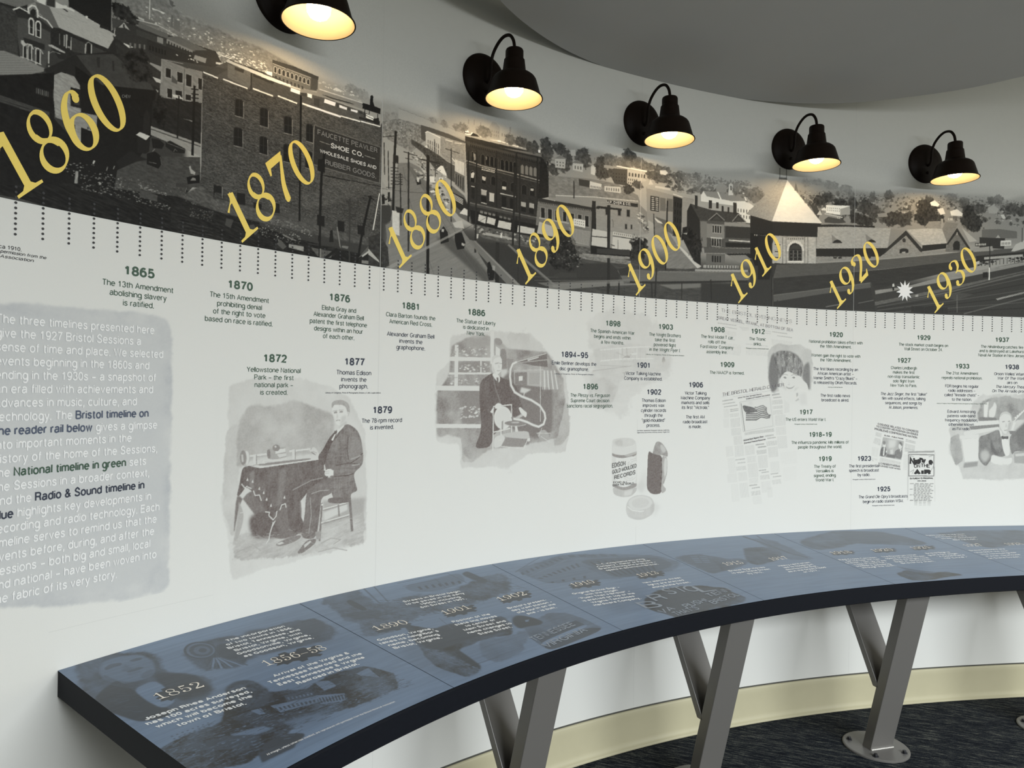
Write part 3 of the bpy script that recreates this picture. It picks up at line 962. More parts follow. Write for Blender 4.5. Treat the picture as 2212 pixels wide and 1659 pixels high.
RAIL_TEXT = [
(0,'year',.6,[('1852',[3.187,5.23],[5.151,5.519])]),
(0,'year',.6,[('1856–58',[8.221,5.649],[11.528,5.932])]),
(0,'body',.396,[('Joseph Rhea Anderson',[1.967,6.318],[6.244,6.856]),('has 100 acres surveyed,',[1.809,6.694],[6.234,7.251]),('which will become the',[1.931,7.106],[6.01,7.619]),('town of Bristol.',[2.53,7.577],[5.427,7.942])]),
(0,'body',.408,[('The incorporation',[8.381,2.234],[11.428,2.437]),('of two towns in 1856:',[8.134,2.626],[11.634,2.859]),('Bristol, Tennessee, and',[7.976,3.024],[11.777,3.277]),('Bristol, Virginia, with',[8.084,3.439],[11.608,3.673]),('Goodsonville, Virginia,',[7.967,3.839],[11.788,4.093]),('as Goodson, Virginia.',[8.037,4.252],[11.733,4.498])]),
(0,'body',.406,[('Arrival of the Virginia &',[7.861,6.773],[12.053,6.988]),('Tennessee Railroad and the',[7.317,7.151],[12.507,7.417]),('East Tennessee & Virginia',[7.517,7.566],[12.338,7.814]),('Railroad in Bristol.',[8.21,8.007],[11.659,8.184])]),
(0,'credit',.6,[('All images, unless otherwise credited, are reproduced with permission from the Bristol Historical Association',[3.542,11.452],[10.475,11.85])]),
(1,'year',.6,[('1890',[14.92,5.596],[16.981,5.816])]),
(1,'year',.6,[('1901',[19.525,5.939],[21.498,5.948])]),
(1,'year',.6,[('1902',[23.828,5.915],[26.137,5.825])]),
(1,'body',.406,[('Streets in Bristol begin',[18.656,3.219],[22.603,3.488]),('to be paved in the early',[18.529,3.616],[22.61,3.894]),('1900s, including',[19.241,4.07],[22.003,4.258]),('6th Street in 1901.',[18.99,4.458],[22.158,4.674])]),
(1,'body',.399,[('Goodson, Virginia,',[14.206,6.711],[17.586,7.127]),('takes its neighbor’s',[14.012,7.086],[17.666,7.536]),('name, becoming',[14.254,7.514],[17.352,7.896]),('Bristol, Virginia.',[14.275,7.915],[17.227,8.279])]),
(1,'body',.399,[('Position of the',[19.205,7.061],[21.845,7.258]),('state line moves',[19.046,7.448],[22.003,7.669]),('to center of',[19.453,7.878],[21.546,8.034]),('Main Street and',[19.017,8.244],[21.977,8.465]),('name changes to',[18.919,8.635],[22.055,8.869]),('State Street.',[19.352,9.067],[21.707,9.242])]),
(1,'body',.393,[('Bristol’s present-',[23.46,7.136],[26.579,7.164]),('day train station –',[23.414,7.528],[26.696,7.558]),('the fourth on the',[23.502,7.922],[26.607,7.95]),('site – is built.',[23.928,8.319],[26.301,8.341])]),
(1,'sign',.6,[('VIRGINIA',[21.514,12.144],[25.477,11.686])]),
(1,'sign',.6,[('TENNESSEE',[21.526,11.224],[25.438,10.76])]),
(2,'year',.6,[('1910',[29.955,6.041],[31.838,6.045])]),
(2,'year',.6,[('1913',[35.684,6.313],[37.562,6.236])]),
(2,'body',.419,[('L. C. King Manufacturing',[34.461,3.217],[38.643,3.34]),('Company – maker of Pointer',[34.15,3.627],[38.928,3.768]),('Brand clothing and products –',[33.986,4.04],[39.057,4.19]),('opens in downtown Bristol.',[34.263,4.467],[38.914,4.605])]),
(2,'body',.409,[('Original Bristol Sign –',[28.932,7.12],[32.801,7.417]),('with the slogan',[29.59,7.58],[32.266,7.785]),('“Push! That’s Bristol” –',[28.765,7.925],[32.962,8.247]),('is erected on top of the',[28.686,8.329],[32.969,8.657]),('Virginia-Tennessee',[29.02,8.763],[32.563,9.035]),('Hardware Company.',[28.858,9.16],[32.7,9.455])]),
(2,'body',.452,[('New electric street',[35.039,7.409],[38.447,7.489]),('lights are erected',[35.087,7.861],[38.284,7.937]),('along State Street.',[35.017,8.311],[38.452,8.392])]),
(2,'letter',.6,[('B',[31.837,10.837],[33.093,11.008])]),
(2,'letter',.6,[('R',[33.456,10.183],[34.451,10.158])]),
(2,'letter',.6,[('I',[34.834,9.707],[35.086,9.685])]),
(2,'letter',.6,[('S',[35.28,9.638],[35.966,9.649])]),
(2,'letter',.6,[('T',[36.296,9.653],[36.992,9.657])]),
(2,'letter',.6,[('O',[37.063,9.799],[38.066,9.784])]),
(2,'letter',.6,[('L',[37.939,10.081],[39.174,10.129])]),
(2,'sign',.6,[('VA',[32.179,12.123],[33.535,11.925])]),
(2,'sign',.6,[('PUSH!',[34.542,12.048],[36.922,11.722])]),
(2,'sign',.6,[('TENN',[37.674,11.219],[40.208,10.79])]),
(2,'sign',.6,[('THAT’S',[32.821,12.707],[35.206,12.478])]),
(2,'sign',.6,[('BRISTOL',[36.905,12.237],[40.052,11.641])]),
(3,'year',.6,[('1915',[43.884,6.3],[45.674,6.306])]),
(3,'year',.6,[('1917',[48.45,6.267],[50.18,6.208])]),
(3,'body',.422,[('Bristol Sign moves',[43.151,7.475],[46.561,7.515]),('to span State Street',[43.007,7.896],[46.672,7.939]),('by 1915.',[44.151,8.332],[45.546,8.348])]),
(3,'body',.399,[('Heavy rains often',[47.928,7.572],[51.102,7.432]),('led to flooding in',[48.077,7.965],[51.001,7.836]),('downtown Bristol,',[47.853,8.374],[51.021,8.234]),('as in the Great Flood',[47.67,8.781],[51.481,8.613]),('of 1917.',[48.831,9.129],[50.299,9.064])]),
(4,'year',.6,[('1918',[54.763,5.992],[56.72,5.987])]),
(4,'year',.6,[('1920',[58.832,6.017],[60.866,5.96])]),
(4,'year',.6,[('1921',[62.861,5.91],[64.772,5.778])]),
(4,'body',.376,[('Red Cross Canteen',[54.109,7.41],[57.73,7.435]),('Service near the train',[54.447,7.788],[57.667,7.811]),('Station – set up to aid',[54.039,8.162],[57.885,8.189]),('troops of World War I',[54.356,8.54],[57.557,8.563]),('soldiers passing',[54.239,8.916],[57.527,8.939]),('through the town.',[54.429,9.293],[57.647,9.316])]),
(4,'body',.396,[('The Roosevelt Hotel',[58.361,7.391],[61.752,7.327]),('opens on State Street',[58.295,7.788],[62.248,7.713]),('and is the largest hotel',[58.661,8.177],[62.168,8.11]),('built in downtown',[58.446,8.576],[61.939,8.51]),('Bristol by then.',[58.661,8.968],[61.926,8.906])]),
(4,'body',.428,[('Bristol Sign is',[62.961,7.156],[65.347,7.045]),('given a new slogan:',[62.727,7.594],[65.806,7.451]),('“A Good Place',[63.253,7.997],[65.964,7.872]),('to Live.”',[63.455,8.415],[65.854,8.304])]),
(5,'year',.6,[('1927',[68.245,5.818],[69.997,5.7])]),
(5,'year',.6,[('1928',[72.342,5.794],[74.005,5.679])]),
(5,'body',.493,[('Radio comes to the town',[67.31,2.647],[71.221,2.497]),('and is heard on every',[67.743,3.123],[70.902,3.002]),('street in downtown',[67.936,3.608],[71.508,3.471]),('Bristol.',[68.735,4.07],[71.067,3.981])]),
(5,'body',.492,[('Bristol Sessions are',[67.511,6.907],[71.042,6.767]),('recorded in the town',[67.478,7.4],[70.839,7.267]),('by a visiting engineer',[67.615,7.886],[71.166,7.746]),('in a hat warehouse',[67.574,8.38],[70.956,8.246]),('on State Street.',[67.272,8.884],[70.439,8.759])])]
PANORAMA = [
('P',138,[-800,700,9000,700,9000,1560,2400,1560,1700,1600,500,1950,-800,2300],{'soft':1.6}),
('P',54,[-800,690,9000,690,9000,1000,2300,1060,800,1300,-800,1600],{'soft':1.2}),('P',43,[-900,690,30,690,30,1500,-900,2300]),
('P',142,[3395,1591,3882,1635,4443,1687,5256,1815,5494,1800,5648,1838,5756,1821,6020,1768,6212,1764,6453,1759,6693,1815,6934,1816,7175,1799,7536,1809,7729,1777,7946,1831,8139,1819,8145,1385,3405,1044],{'soft':.286}),
('P',126,[5435,1754,5648,1816,5804,1820,5996,1766,6333,1742,6814,1776,7947,1745,7952,1377,5443,1238],{'soft':.327}),
('P',152,[2279,1918,2845,1894,3252,1793,3420,1783,3601,1762,3896,1743,4231,1749,4689,1774,5155,1841,5163,1371,2296,1021],{'soft':.328}),
('P',138,[2732,1658,2936,1791,3067,1794,3273,1769,3484,1749,3699,1761,3705,1427,2739,1277],{'soft':.352}),
('P',151,[1789,1646,1911,1709,2124,1702,2485,1672,2771,1666,2778,1283,1799,1105],{'soft':.524}),
('P',149,[697,1677,877,1681,1135,1713,1439,1704,1567,1705,1853,1689,2330,1700,2338,1278,710,930],{'soft':.226}),
('P',121,[314,1675,528,1765,594,1784,616,1762,639,1755,685,1737,767,1737,863,1749,951,1737,1089,1748,1287,1720,1290,1568,892,1497,438,1482,336,1492],{'soft':.069}),
('P',94,[616,1786,638,1783,636,1770,650,1769,632,1757,622,1764]),
('N',26,.13,.09,[333,1684,534,1768,639,1755,863,1749,1089,1748,1287,1720,1290,1568,892,1497,438,1482,336,1492],{'seed':4}),
('D',[487,1703,767,1715,1114,1733,1117,1611,769,1607,488,1629],150,11,.058,154,218),
('D',[664,1630,817,1623,952,1657,1135,1688,1346,1634,1205,1631,941,1605,665,1553],190,12,.067,180,240),
('P',208,[536,1711,600,1715,589,1705,565,1710,540,1703]),('L',194,.037,[527,1743,526,1654]),('P',105,[461,1655,568,1653,574,1634,488,1619]),
('P',180,[472,1644,503,1643,503,1635,473,1635]),('P',180,[552,1652,563,1654,562,1640,551,1638]),('P',101,[628,1718,637,1720,635,1665,626,1663]),
('P',106,[643,1707,668,1704,672,1659,641,1657]),('P',34,[181,1622,358,1706,358,1506,306,1532,239,1545,185,1555]),
('T',3.84,16.31,.25,.41,40,{'seed':3,'al':1}),('T',4.15,16.34,.36,.36,42,{'seed':5,'al':1}),('T',4.51,16.19,.31,.31,48,{'seed':7,'al':1}),
('P',67,[360,1589,425,1597,390,1556,365,1540]),('P',53,[356,1526,415,1593,515,1604,619,1620,853,1634,891,1578,831,1475,571,1459,387,1461]),
('P',165,[390,1558,413,1590,440,1566,421,1569]),('P',47,[409,1581,415,1584,418,1568,409,1566]),('P',95,[477,1620,619,1623,608,1599,478,1596]),
('L',180,.042,[469,1627,568,1644,658,1632]),('P',63,[467,1584,558,1590,608,1583,603,1553,516,1561,470,1558]),
('P',129,[563,1590,592,1593,591,1566,564,1566]),('P',97,[608,1606,664,1633,811,1623,734,1588,614,1596]),('P',130,[608,1599,734,1593,734,1582,608,1577]),
('Q',[611,1592,734,1585,734,1566,611,1570],9,1,.5,.9,47),('P',46,[516,1561,609,1561,734,1566,747,1525,689,1509,587,1498,522,1505]),
('Q',[524,1538,609,1545,609,1517,524,1511],6,1,.5,.8,32),('P',210,[394,1499,407,1469,457,1498,417,1499]),('P',64,[404,1500,413,1504,414,1489,407,1485]),
('Q',[432,1511,516,1535,516,1508,432,1485],4,1,.35,.8,106),('D',[642,1563,770,1573,770,1545,643,1541],9,5,.05,177,230),
('P',139,[746,1576,805,1581,800,1556,740,1554]),('P',56,[740,1596,817,1626,793,1594]),('P',56,[805,1598,860,1590,860,1561,806,1553]),
('P',205,[854,1582,909,1594,913,1563,891,1578,854,1573]),('L',233,.03,[859,1628,928,1627,925,1614]),
('P',59,[-78,1445,-15,1452,-4,1425,-1,1264,-75,1265]),('N',16,.055,.047,[-78,1445,-15,1452,-4,1425,-1,1264,-75,1265],{'seed':9}),
('P',106,[-74,1474,41,1530,58,1515,33,1493,-4,1464,-74,1454]),
('N',14,.127,.021,[-74,1474,41,1530,58,1515,33,1493,-4,1464,-74,1454],{'tilt':.2,'seed':1}),
('P',73,[-4,1452,34,1456,70,1470,125,1443,122,1362,97,1259,7,1277,-5,1364]),
('N',8,.044,.031,[-4,1452,34,1456,70,1470,125,1443,122,1362,97,1259,7,1277,-5,1364],{'seed':3}),
('P',47,[-6,1454,34,1456,68,1458,116,1439,117,1418,64,1425,25,1434,-6,1424],{'soft':.044}),('P',43,[18,1356,96,1361,96,1337,19,1333],{'soft':.022}),
('P',42,[116,1441,150,1451,347,1447,361,1502,376,1513,397,1439,363,1369,150,1325,118,1360]),('P',60,[201,1434,347,1430,345,1403,201,1376]),
('N',8,.069,.037,[116,1441,347,1447,363,1385,127,1340],{'seed':5}),('P',94,[58,1517,111,1520,150,1451,125,1443,98,1457,72,1474]),
('P',164,[111,1520,192,1556,311,1534,380,1520,347,1447,148,1453]),
('N',13,.092,.023,[111,1520,192,1556,311,1534,380,1520,347,1447,148,1453],{'tilt':-.35,'seed':2}),('L',137,.014,[138,1509,258,1521]),
('P',50,[160,1536,169,1540,185,1534,178,1531]),('P',206,[168,1554,178,1556,178,1547,168,1542]),('P',205,[252,1549,261,1550,261,1538,252,1538]),
('P',203,[135,1553,146,1551,206,1552,208,1543,176,1543,135,1527]),('L',189,.024,[262,1541,311,1534]),('P',39,[311,1534,348,1540,348,1527,311,1524]),
('L',176,.03,[375,1549,372,1517]),('P',55,[101,1559,132,1574,131,1527,100,1522]),('P',205,[67,1542,99,1558,95,1520,63,1521]),
('L',200,.048,[-20,1448,2,1467,33,1463]),('L',200,.05,[70,1466,103,1462,124,1441]),('L',207,.058,[36,1459,33,1479,46,1496,59,1498,67,1486,68,1458]),
('P',43,[41,1471,50,1486,61,1483,62,1469,53,1451,40,1461]),('L',173,.02,[16,1471,25,1471]),('L',173,.02,[74,1476,85,1470]),
('P',198,[34,1434,41,1446,50,1447,56,1437,55,1379,36,1379]),('P',40,[39,1433,43,1440,47,1440,51,1434,51,1382,40,1382]),('L',157,.02,[40,1408,51,1408]),
('P',198,[59,1433,66,1445,76,1447,82,1437,81,1378,61,1378]),('P',40,[64,1432,68,1439,73,1440,77,1434,77,1382,65,1381]),('L',157,.02,[64,1407,77,1408]),
('L',182,.035,[18,1272,18,1325,23,1334,30,1333,32,1275]),('P',36,[20,1323,29,1326,29,1276,20,1276]),
('L',182,.036,[36,1272,36,1328,41,1337,47,1335,49,1275]),('P',36,[38,1326,46,1329,46,1276,38,1277]),
('L',182,.036,[64,1269,63,1326,69,1335,79,1334,80,1273]),('P',36,[66,1323,77,1328,78,1275,66,1274]),('L',192,.035,[9,1276,51,1276,84,1274]),
('P',178,[9,1340,18,1344,27,1329,23,1321,17,1322,10,1329]),('L',178,.04,[31,1336,48,1338,53,1324]),('L',165,.04,[59,1333,81,1333,90,1320]),
('L',97,.033,[151,1428,152,1384]),('L',157,.037,[170,1431,170,1385]),('L',182,.047,[179,1435,178,1381]),('L',170,.038,[197,1433,196,1381]),
('P',132,[183,1391,193,1392,192,1384,183,1384]),('L',170,.049,[255,1427,253,1389]),('L',170,.049,[278,1437,278,1399]),
('L',134,.029,[255,1430,266,1442,278,1437]),('P',33,[259,1429,266,1438,275,1434,274,1395,259,1391]),
('P',167,[109,1365,122,1371,174,1362,174,1356,160,1356,111,1361]),('L',183,.046,[112,1339,112,1291]),('L',162,.037,[113,1282,113,1265]),
('L',130,.021,[114,1333,127,1345,156,1347]),('P',123,[-75,1263,-51,1274,5,1275,95,1264,94,1250,50,1223,-74,1171]),('L',94,.011,[-75,1255,-39,1270]),
('L',94,.011,[-75,1246,-23,1267]),('L',94,.011,[-75,1236,-8,1264]),('L',94,.011,[-74,1227,8,1261]),('L',93,.011,[-74,1218,24,1257]),
('L',93,.011,[-74,1208,40,1254]),('L',93,.011,[-74,1199,56,1250]),('L',93,.011,[-74,1189,72,1247]),('L',93,.011,[-74,1180,89,1243]),
('P',38,[97,1261,213,1366,367,1443,590,1357,592,1227,236,1111,134,1174]),('P',61,[218,1367,367,1432,513,1394,552,1339,325,1281,285,1304]),
('N',7,.287,.191,[218,1367,367,1432,552,1339,325,1281],{'seed':6}),('P',48,[366,1514,512,1458,588,1433,584,1355,519,1364,393,1422]),
('N',12,.202,.151,[366,1514,588,1433,584,1355,393,1422],{'seed':8}),('T',4.81,14.25,.64,.79,35,{'seed':3,'al':1}),
('P',44,[299,1390,313,1396,313,1350,304,1349]),('P',44,[365,1401,373,1404,376,1359,368,1358]),
('P',25,[-85,1162,133,1260,136,1073,219,1002,446,959,397,806,-78,695]),
('N',8,.211,.127,[-85,1162,133,1260,136,1073,219,1002,223,766,-78,695],{'tilt':-.2,'seed':3}),
('P',24,[214,1321,325,1279,562,1341,544,1125,472,966,225,910]),('N',5,.191,.191,[214,1321,562,1341,544,1125,225,910],{'seed':2}),
('P',139,[133,1251,160,1273,210,1275,234,1245,240,1163,242,1007,217,1004,218,1076,140,1087,132,1159]),
('N',26,.166,.055,[133,1251,160,1273,210,1275,234,1245,240,1163,242,1007,217,1004,218,1076,140,1087,132,1159],{'tilt':-.3,'seed':7}),
('P',130,[140,1087,245,1134,306,1142,306,1129,305,1081,284,1067,140,1080]),('N',16,.185,.065,[140,1087,306,1142,305,1081,218,1056],{'seed':3}),
('P',31,[197,1225,239,1229,240,1150,198,1146]),('P',59,[212,1182,235,1186,235,1161,212,1158]),('P',27,[238,1261,305,1266,306,1142,245,1144]),
('P',61,[-84,1099,117,1094,118,1070,-84,1072]),('L',35,.021,[-84,1081,118,1079]),('N',10,.127,.051,[-84,1099,117,1094,118,1070,-84,1072],{'seed':1}),
('P',30,[64,1177,115,1177,115,1150,64,1149]),('Q',[66,1175,114,1176,114,1152,66,1151],7,1,.35,.9,105),
('P',33,[508,1211,521,1242,535,1219,536,1134,504,1124]),('P',121,[585,1494,697,1504,785,1516,785,1356,680,1338,579,1313]),
('N',16,.218,.049,[585,1494,785,1516,785,1356,579,1313],{'tilt':-.25,'seed':4}),('P',66,[585,1497,666,1517,824,1548,879,1557,782,1513,698,1498]),
('P',41,[689,1492,842,1554,770,1517]),('L',147,.027,[585,1494,689,1512]),('L',144,.033,[586,1492,588,1389]),
('P',144,[602,1463,634,1467,634,1418,603,1415]),('P',31,[606,1462,630,1464,631,1422,606,1420]),('P',144,[657,1465,690,1469,691,1416,658,1413]),
('P',31,[661,1464,687,1466,687,1420,662,1418]),('P',144,[701,1470,735,1474,736,1412,702,1409]),('P',31,[704,1469,731,1471,732,1416,705,1414]),
('P',144,[762,1473,788,1478,789,1417,763,1413]),('P',31,[765,1472,784,1474,785,1420,766,1418]),('P',140,[612,1371,642,1375,643,1327,612,1323]),
('P',30,[615,1370,639,1372,639,1330,616,1329]),('P',140,[651,1375,690,1383,691,1332,652,1324]),('P',30,[654,1374,686,1380,687,1335,655,1330]),
('P',140,[700,1373,734,1380,734,1348,701,1341]),('P',31,[704,1372,730,1376,731,1351,704,1346]),('L',85,.034,[696,1489,694,1346]),
('P',74,[634,1439,662,1421,661,1404,635,1406]),('P',34,[585,1317,785,1356,783,1156,544,1168,547,1288]),
('N',12,.327,.087,[585,1317,785,1356,783,1156,544,1168,547,1288],{'tilt':-.3,'seed':5}),('T',5.86,12.52,.39,.65,25,{'seed':4,'al':1}),
('P',181,[545,1398,583,1398,583,1382,562,1380]),('P',185,[637,1349,674,1356,694,1343,646,1338]),('P',154,[560,1346,573,1343,571,1334]),
('P',114,[693,1253,739,1257,740,1251]),('P',133,[541,1170,781,1158,781,1095,742,1105,541,1130]),('L',67,.054,[541,1157,782,1144]),
('N',10,.215,.075,[541,1170,781,1158,781,1095,541,1130],{'tilt':-.3,'seed':1}),('P',62,[395,930,482,995,546,1034,781,1092,788,894,377,802]),
('N',16,.153,.071,[395,930,482,995,546,1034,781,1092,788,894,377,802],{'seed':6}),
('P',32,[455,1036,487,1018,535,1015,477,989,405,938,390,965],{'soft':.042}),('L',27,.073,[671,1352,667,1153]),('L',22,.121,[747,1426,742,1093]),
('L',27,.057,[732,1407,766,1415]),('L',27,.057,[733,1384,767,1392]),('L',26,.057,[733,1365,767,1373]),('L',26,.057,[733,1345,767,1353]),
('P',31,[480,1117,539,1118,535,1053,519,1037,482,1032]),('P',184,[475,1110,491,1128,537,1123,520,1099]),
('P',23,[524,1039,562,1060,589,1046,593,1009,579,984,525,991]),('L',93,.027,[535,1004,568,1005]),('L',84,.027,[587,1040,593,1009]),
('L',106,.032,[551,1057,561,1071]),('P',26,[544,1115,583,1120,605,1105,594,1080,551,1073]),
('P',30,[610,1115,632,1130,707,1112,704,1089,650,1079,611,1096]),('L',89,.028,[616,1116,707,1106]),('L',88,.028,[650,1082,656,1097,667,1090]),
('P',146,[725,1032,733,1039,738,1024,758,1013,756,1000,735,1001]),('P',21,[715,979,779,1006,780,967,721,947]),
('P',113,[733,967,744,984,759,984,762,974]),('P',20,[710,916,792,935,793,895,711,877]),('P',150,[721,907,745,937,774,942,797,922,751,919]),
('L',100,.028,[716,929,710,905]),('D',[184,908,296,929,458,889,459,820,298,819,184,869],130,21,.042,70,155),
('D',[346,902,553,917,775,920,775,891,554,853,347,820],110,22,.04,60,119),('P',137,[223,882,233,882,230,768,213,764]),
('N',22,.057,.124,[223,882,233,882,230,768,213,764],{'seed':1}),('P',174,[294,945,302,946,296,930,290,930]),('L',131,.03,[349,916,353,932]),
('L',132,.03,[378,931,383,945]),('P',28,[-79,735,212,828,793,890,1104,859,1109,590,-77,600]),
('N',20,.296,.051,[-79,744,212,828,793,890,1104,859,1109,590,-77,600],{'tilt':-.22,'seed':8}),
('P',64,[-79,713,28,715,169,700,315,696,315,681,160,673,-78,690]),('N',14,.127,.059,[-79,713,169,700,315,696,-78,690],{'tilt':-.2,'seed':1}),
('L',21,.03,[-79,753,123,709,281,699]),('L',18,.034,[-79,744,92,726]),('D',[250,837,448,865,666,817,632,799,423,812,260,809],150,31,.044,59,137),
('P',67,[498,866,577,861,576,831,495,834]),('N',14,.106,.053,[498,866,577,861,576,831,495,834],{'seed':1}),
('D',[489,891,620,879,631,865,500,878],70,32,.048,70,140),('D',[746,879,903,878,897,854,746,857],60,33,.046,60,109),
('P',138,[314,856,322,860,330,854,322,845]),('P',54,[664,939,698,941,727,937,722,930,664,922]),
('P',64,[788,1510,1026,1508,1169,1515,1312,1519,1340,1531,1711,1536,1856,1542,1872,1581,1881,1541,1867,1150,1868,861,1699,876,1359,884,1149,908,786,948]),
('P',72,[1340,1531,1711,1536,1856,1542,1867,1150,1358,949]),
('N',32,.087,.029,[788,1510,1026,1508,1169,1515,1312,1519,1340,1531,1711,1536,1856,1542,1872,1581,1881,1541,1867,1150,1868,861,1699,876,1359,884,1149,908,786,948],{'tilt':-.13,'seed':14}),
('N',10,.872,.523,[788,1510,1026,1508,1169,1515,1312,1519,1340,1531,1711,1536,1856,1542,1872,1581,1881,1541,1867,1150,1868,861,1699,876,1359,884,1149,908,786,948],{'seed':15}),
('N',18,.349,.023,[788,1510,1026,1508,1169,1515,1312,1519,1340,1531,1711,1536,1856,1542,1872,1581,1881,1541,1867,1150,1868,861,1699,876,1359,884,1149,908,786,948],{'tilt':-.13,'seed':16}),
('N',18,.041,.029,[788,1510,1026,1508,1169,1515,1312,1519,1340,1531,1711,1536,1856,1542,1872,1581,1881,1541,1867,1150,1868,861,1699,876,1359,884,1149,908,786,948],{'seed':18}),
('D',[1148,944,1358,929,1851,901,1852,845,1359,872,1109,900],120,41,.058,70,115),
('P',68,[1149,920,1358,923,1867,903,1868,861,1660,870,1359,884,1109,887],{'soft':.09,'al':.5}),
('P',72,[788,1510,928,1618,1043,1624,1275,1623,1339,1593,1340,1531,1312,1519,1169,1515,1026,1508]),
('N',12,.128,.035,[788,1510,928,1618,1043,1624,1275,1623,1340,1531,1026,1508],{'tilt':-.15,'seed':3}),
('P',62,[700,1499,854,1559,916,1567,849,1508,788,1510]),('P',94,[916,1596,1041,1596,1042,1533,1032,1515,917,1526]),
('N',14,.109,.03,[916,1596,1041,1596,1032,1515,917,1526],{'tilt':-.15,'seed':1}),('L',35,.056,[1045,1604,1045,1510]),
('L',35,.058,[1140,1616,1137,1584]),('P',49,[954,1595,1005,1596,1002,1580,954,1580]),('P',49,[1057,1596,1178,1597,1171,1580,1057,1581]),
('G',180,240,[912,1617,1275,1611,1275,1597,1140,1594,912,1604]),('L',42,.03,[915,1621,1278,1613]),('L',224,.07,[792,1509,864,1507]),
('L',224,.072,[895,1511,1024,1509]),('L',225,.076,[1057,1519,1169,1517]),('L',225,.078,[1200,1527,1312,1523]),('L',240,.108,[1348,1532,1587,1529]),
('L',229,.072,[1590,1534,1715,1538]),('L',229,.067,[1727,1542,1856,1545]),('N',40,.136,.054,[1347,1538,1856,1556,1856,1542,1348,1525],{'seed':1}),
('P',79,[1339,1593,1404,1608,1569,1605,1741,1601,1855,1577,1856,1549,1715,1544,1587,1537,1340,1536]),
('N',14,.108,.034,[1339,1593,1855,1577,1856,1549,1340,1536],{'tilt':-.2,'seed':5}),
('P',128,[1275,1611,1441,1619,1725,1638,1741,1615,1569,1612,1390,1597,1272,1578]),('P',240,[1275,1597,1331,1596,1329,1576,1272,1575]),
('P',240,[1375,1597,1404,1600,1403,1578,1376,1578]),('P',240,[1484,1600,1555,1600,1550,1578,1480,1579]),
('P',240,[1578,1595,1630,1593,1628,1579,1579,1580]),('P',240,[1655,1593,1702,1597,1698,1582,1655,1582]),
('P',63,[1336,1589,1372,1597,1372,1578,1336,1573]),('P',62,[1416,1585,1453,1590,1450,1543,1416,1546]),
('P',63,[1562,1600,1578,1601,1579,1578,1562,1576]),('P',63,[1631,1597,1654,1597,1653,1583,1631,1580]),
('P',63,[1710,1602,1733,1602,1730,1584,1710,1582]),('L',37,.055,[1441,1622,1523,1618,1662,1626,1741,1642]),
('P',138,[1441,1639,1724,1658,1725,1639,1441,1618]),('L',180,.049,[1448,1651,1724,1659]),
('P',28,[1786,1707,1797,1717,1806,1710,1804,1681,1815,1655,1858,1653,1856,1618,1830,1619,1733,1619,1734,1651,1761,1653,1782,1654]),
('L',35,.045,[1788,1670,1778,1597]),('L',30,.052,[1749,1617,1746,1568]),('L',30,.053,[1838,1614,1838,1565]),
('P',41,[1710,1565,1855,1570,1848,1557,1710,1551]),('P',231,[1758,1592,1806,1591,1823,1568,1758,1571]),('L',37,.037,[1710,1592,1839,1572]),
('P',35,[1806,1577,1847,1595,1848,1553,1815,1552]),('P',51,[957,1431,967,1441,996,1444,1005,1434,1007,1349,956,1346]),
('P',29,[960,1428,967,1436,995,1440,1003,1431,1004,1356,961,1353]),('L',122,.031,[1004,1432,1006,1354]),('L',46,.025,[981,1440,982,1354]),
('L',46,.024,[960,1393,1003,1398]),('L',130,.031,[958,1349,1009,1351]),('P',51,[1096,1429,1106,1440,1136,1443,1145,1432,1147,1338,1095,1336]),
('P',29,[1098,1426,1106,1435,1134,1438,1143,1429,1144,1345,1100,1343]),('L',122,.032,[1145,1429,1146,1343]),('L',46,.026,[1120,1438,1122,1344]),
('L',46,.025,[1099,1387,1143,1391]),('L',130,.032,[1097,1339,1150,1340]),('P',51,[1235,1427,1246,1437,1276,1440,1287,1429,1288,1340,1234,1338]),
('P',29,[1238,1424,1246,1432,1275,1436,1284,1426,1285,1347,1240,1346]),('L',122,.033,[1286,1426,1287,1345]),('L',46,.027,[1261,1435,1262,1346]),
('L',46,.026,[1239,1387,1284,1391]),('L',130,.033,[1237,1341,1291,1343]),('P',50,[1370,1424,1381,1435,1406,1436,1416,1424,1418,1330,1368,1330]),
('P',29,[1373,1421,1381,1430,1404,1431,1413,1421,1415,1337,1374,1338]),('L',122,.034,[1416,1421,1417,1335]),('L',46,.027,[1393,1432,1394,1337]),
('L',46,.027,[1373,1382,1414,1384]),('L',130,.034,[1371,1333,1421,1332]),('P',48,[953,1285,963,1295,994,1298,1004,1288,1005,1197,952,1194]),
('P',27,[956,1282,963,1290,993,1294,1001,1285,1003,1203,957,1201]),('L',116,.031,[1003,1285,1005,1201]),('L',44,.025,[978,1294,980,1202]),
('L',44,.024,[956,1244,1002,1248]),('L',123,.031,[955,1197,1008,1198]),('P',48,[1096,1280,1107,1290,1134,1292,1144,1281,1145,1193,1095,1193]),
('P',27,[1099,1277,1107,1285,1133,1288,1141,1278,1143,1200,1100,1200]),('L',116,.032,[1143,1278,1145,1198]),('L',44,.026,[1120,1288,1121,1200]),
('L',44,.025,[1100,1241,1142,1243]),('L',123,.032,[1098,1196,1148,1195]),('P',48,[1235,1277,1245,1287,1277,1289,1287,1278,1289,1186,1233,1185]),
('P',27,[1237,1274,1246,1282,1276,1285,1284,1275,1286,1193,1239,1193]),('L',116,.033,[1286,1275,1288,1191]),('L',44,.027,[1261,1285,1262,1192]),
('L',44,.026,[1238,1236,1285,1238]),('L',123,.033,[1236,1188,1291,1188]),('P',48,[1367,1273,1379,1284,1406,1284,1416,1272,1418,1182,1366,1182]),
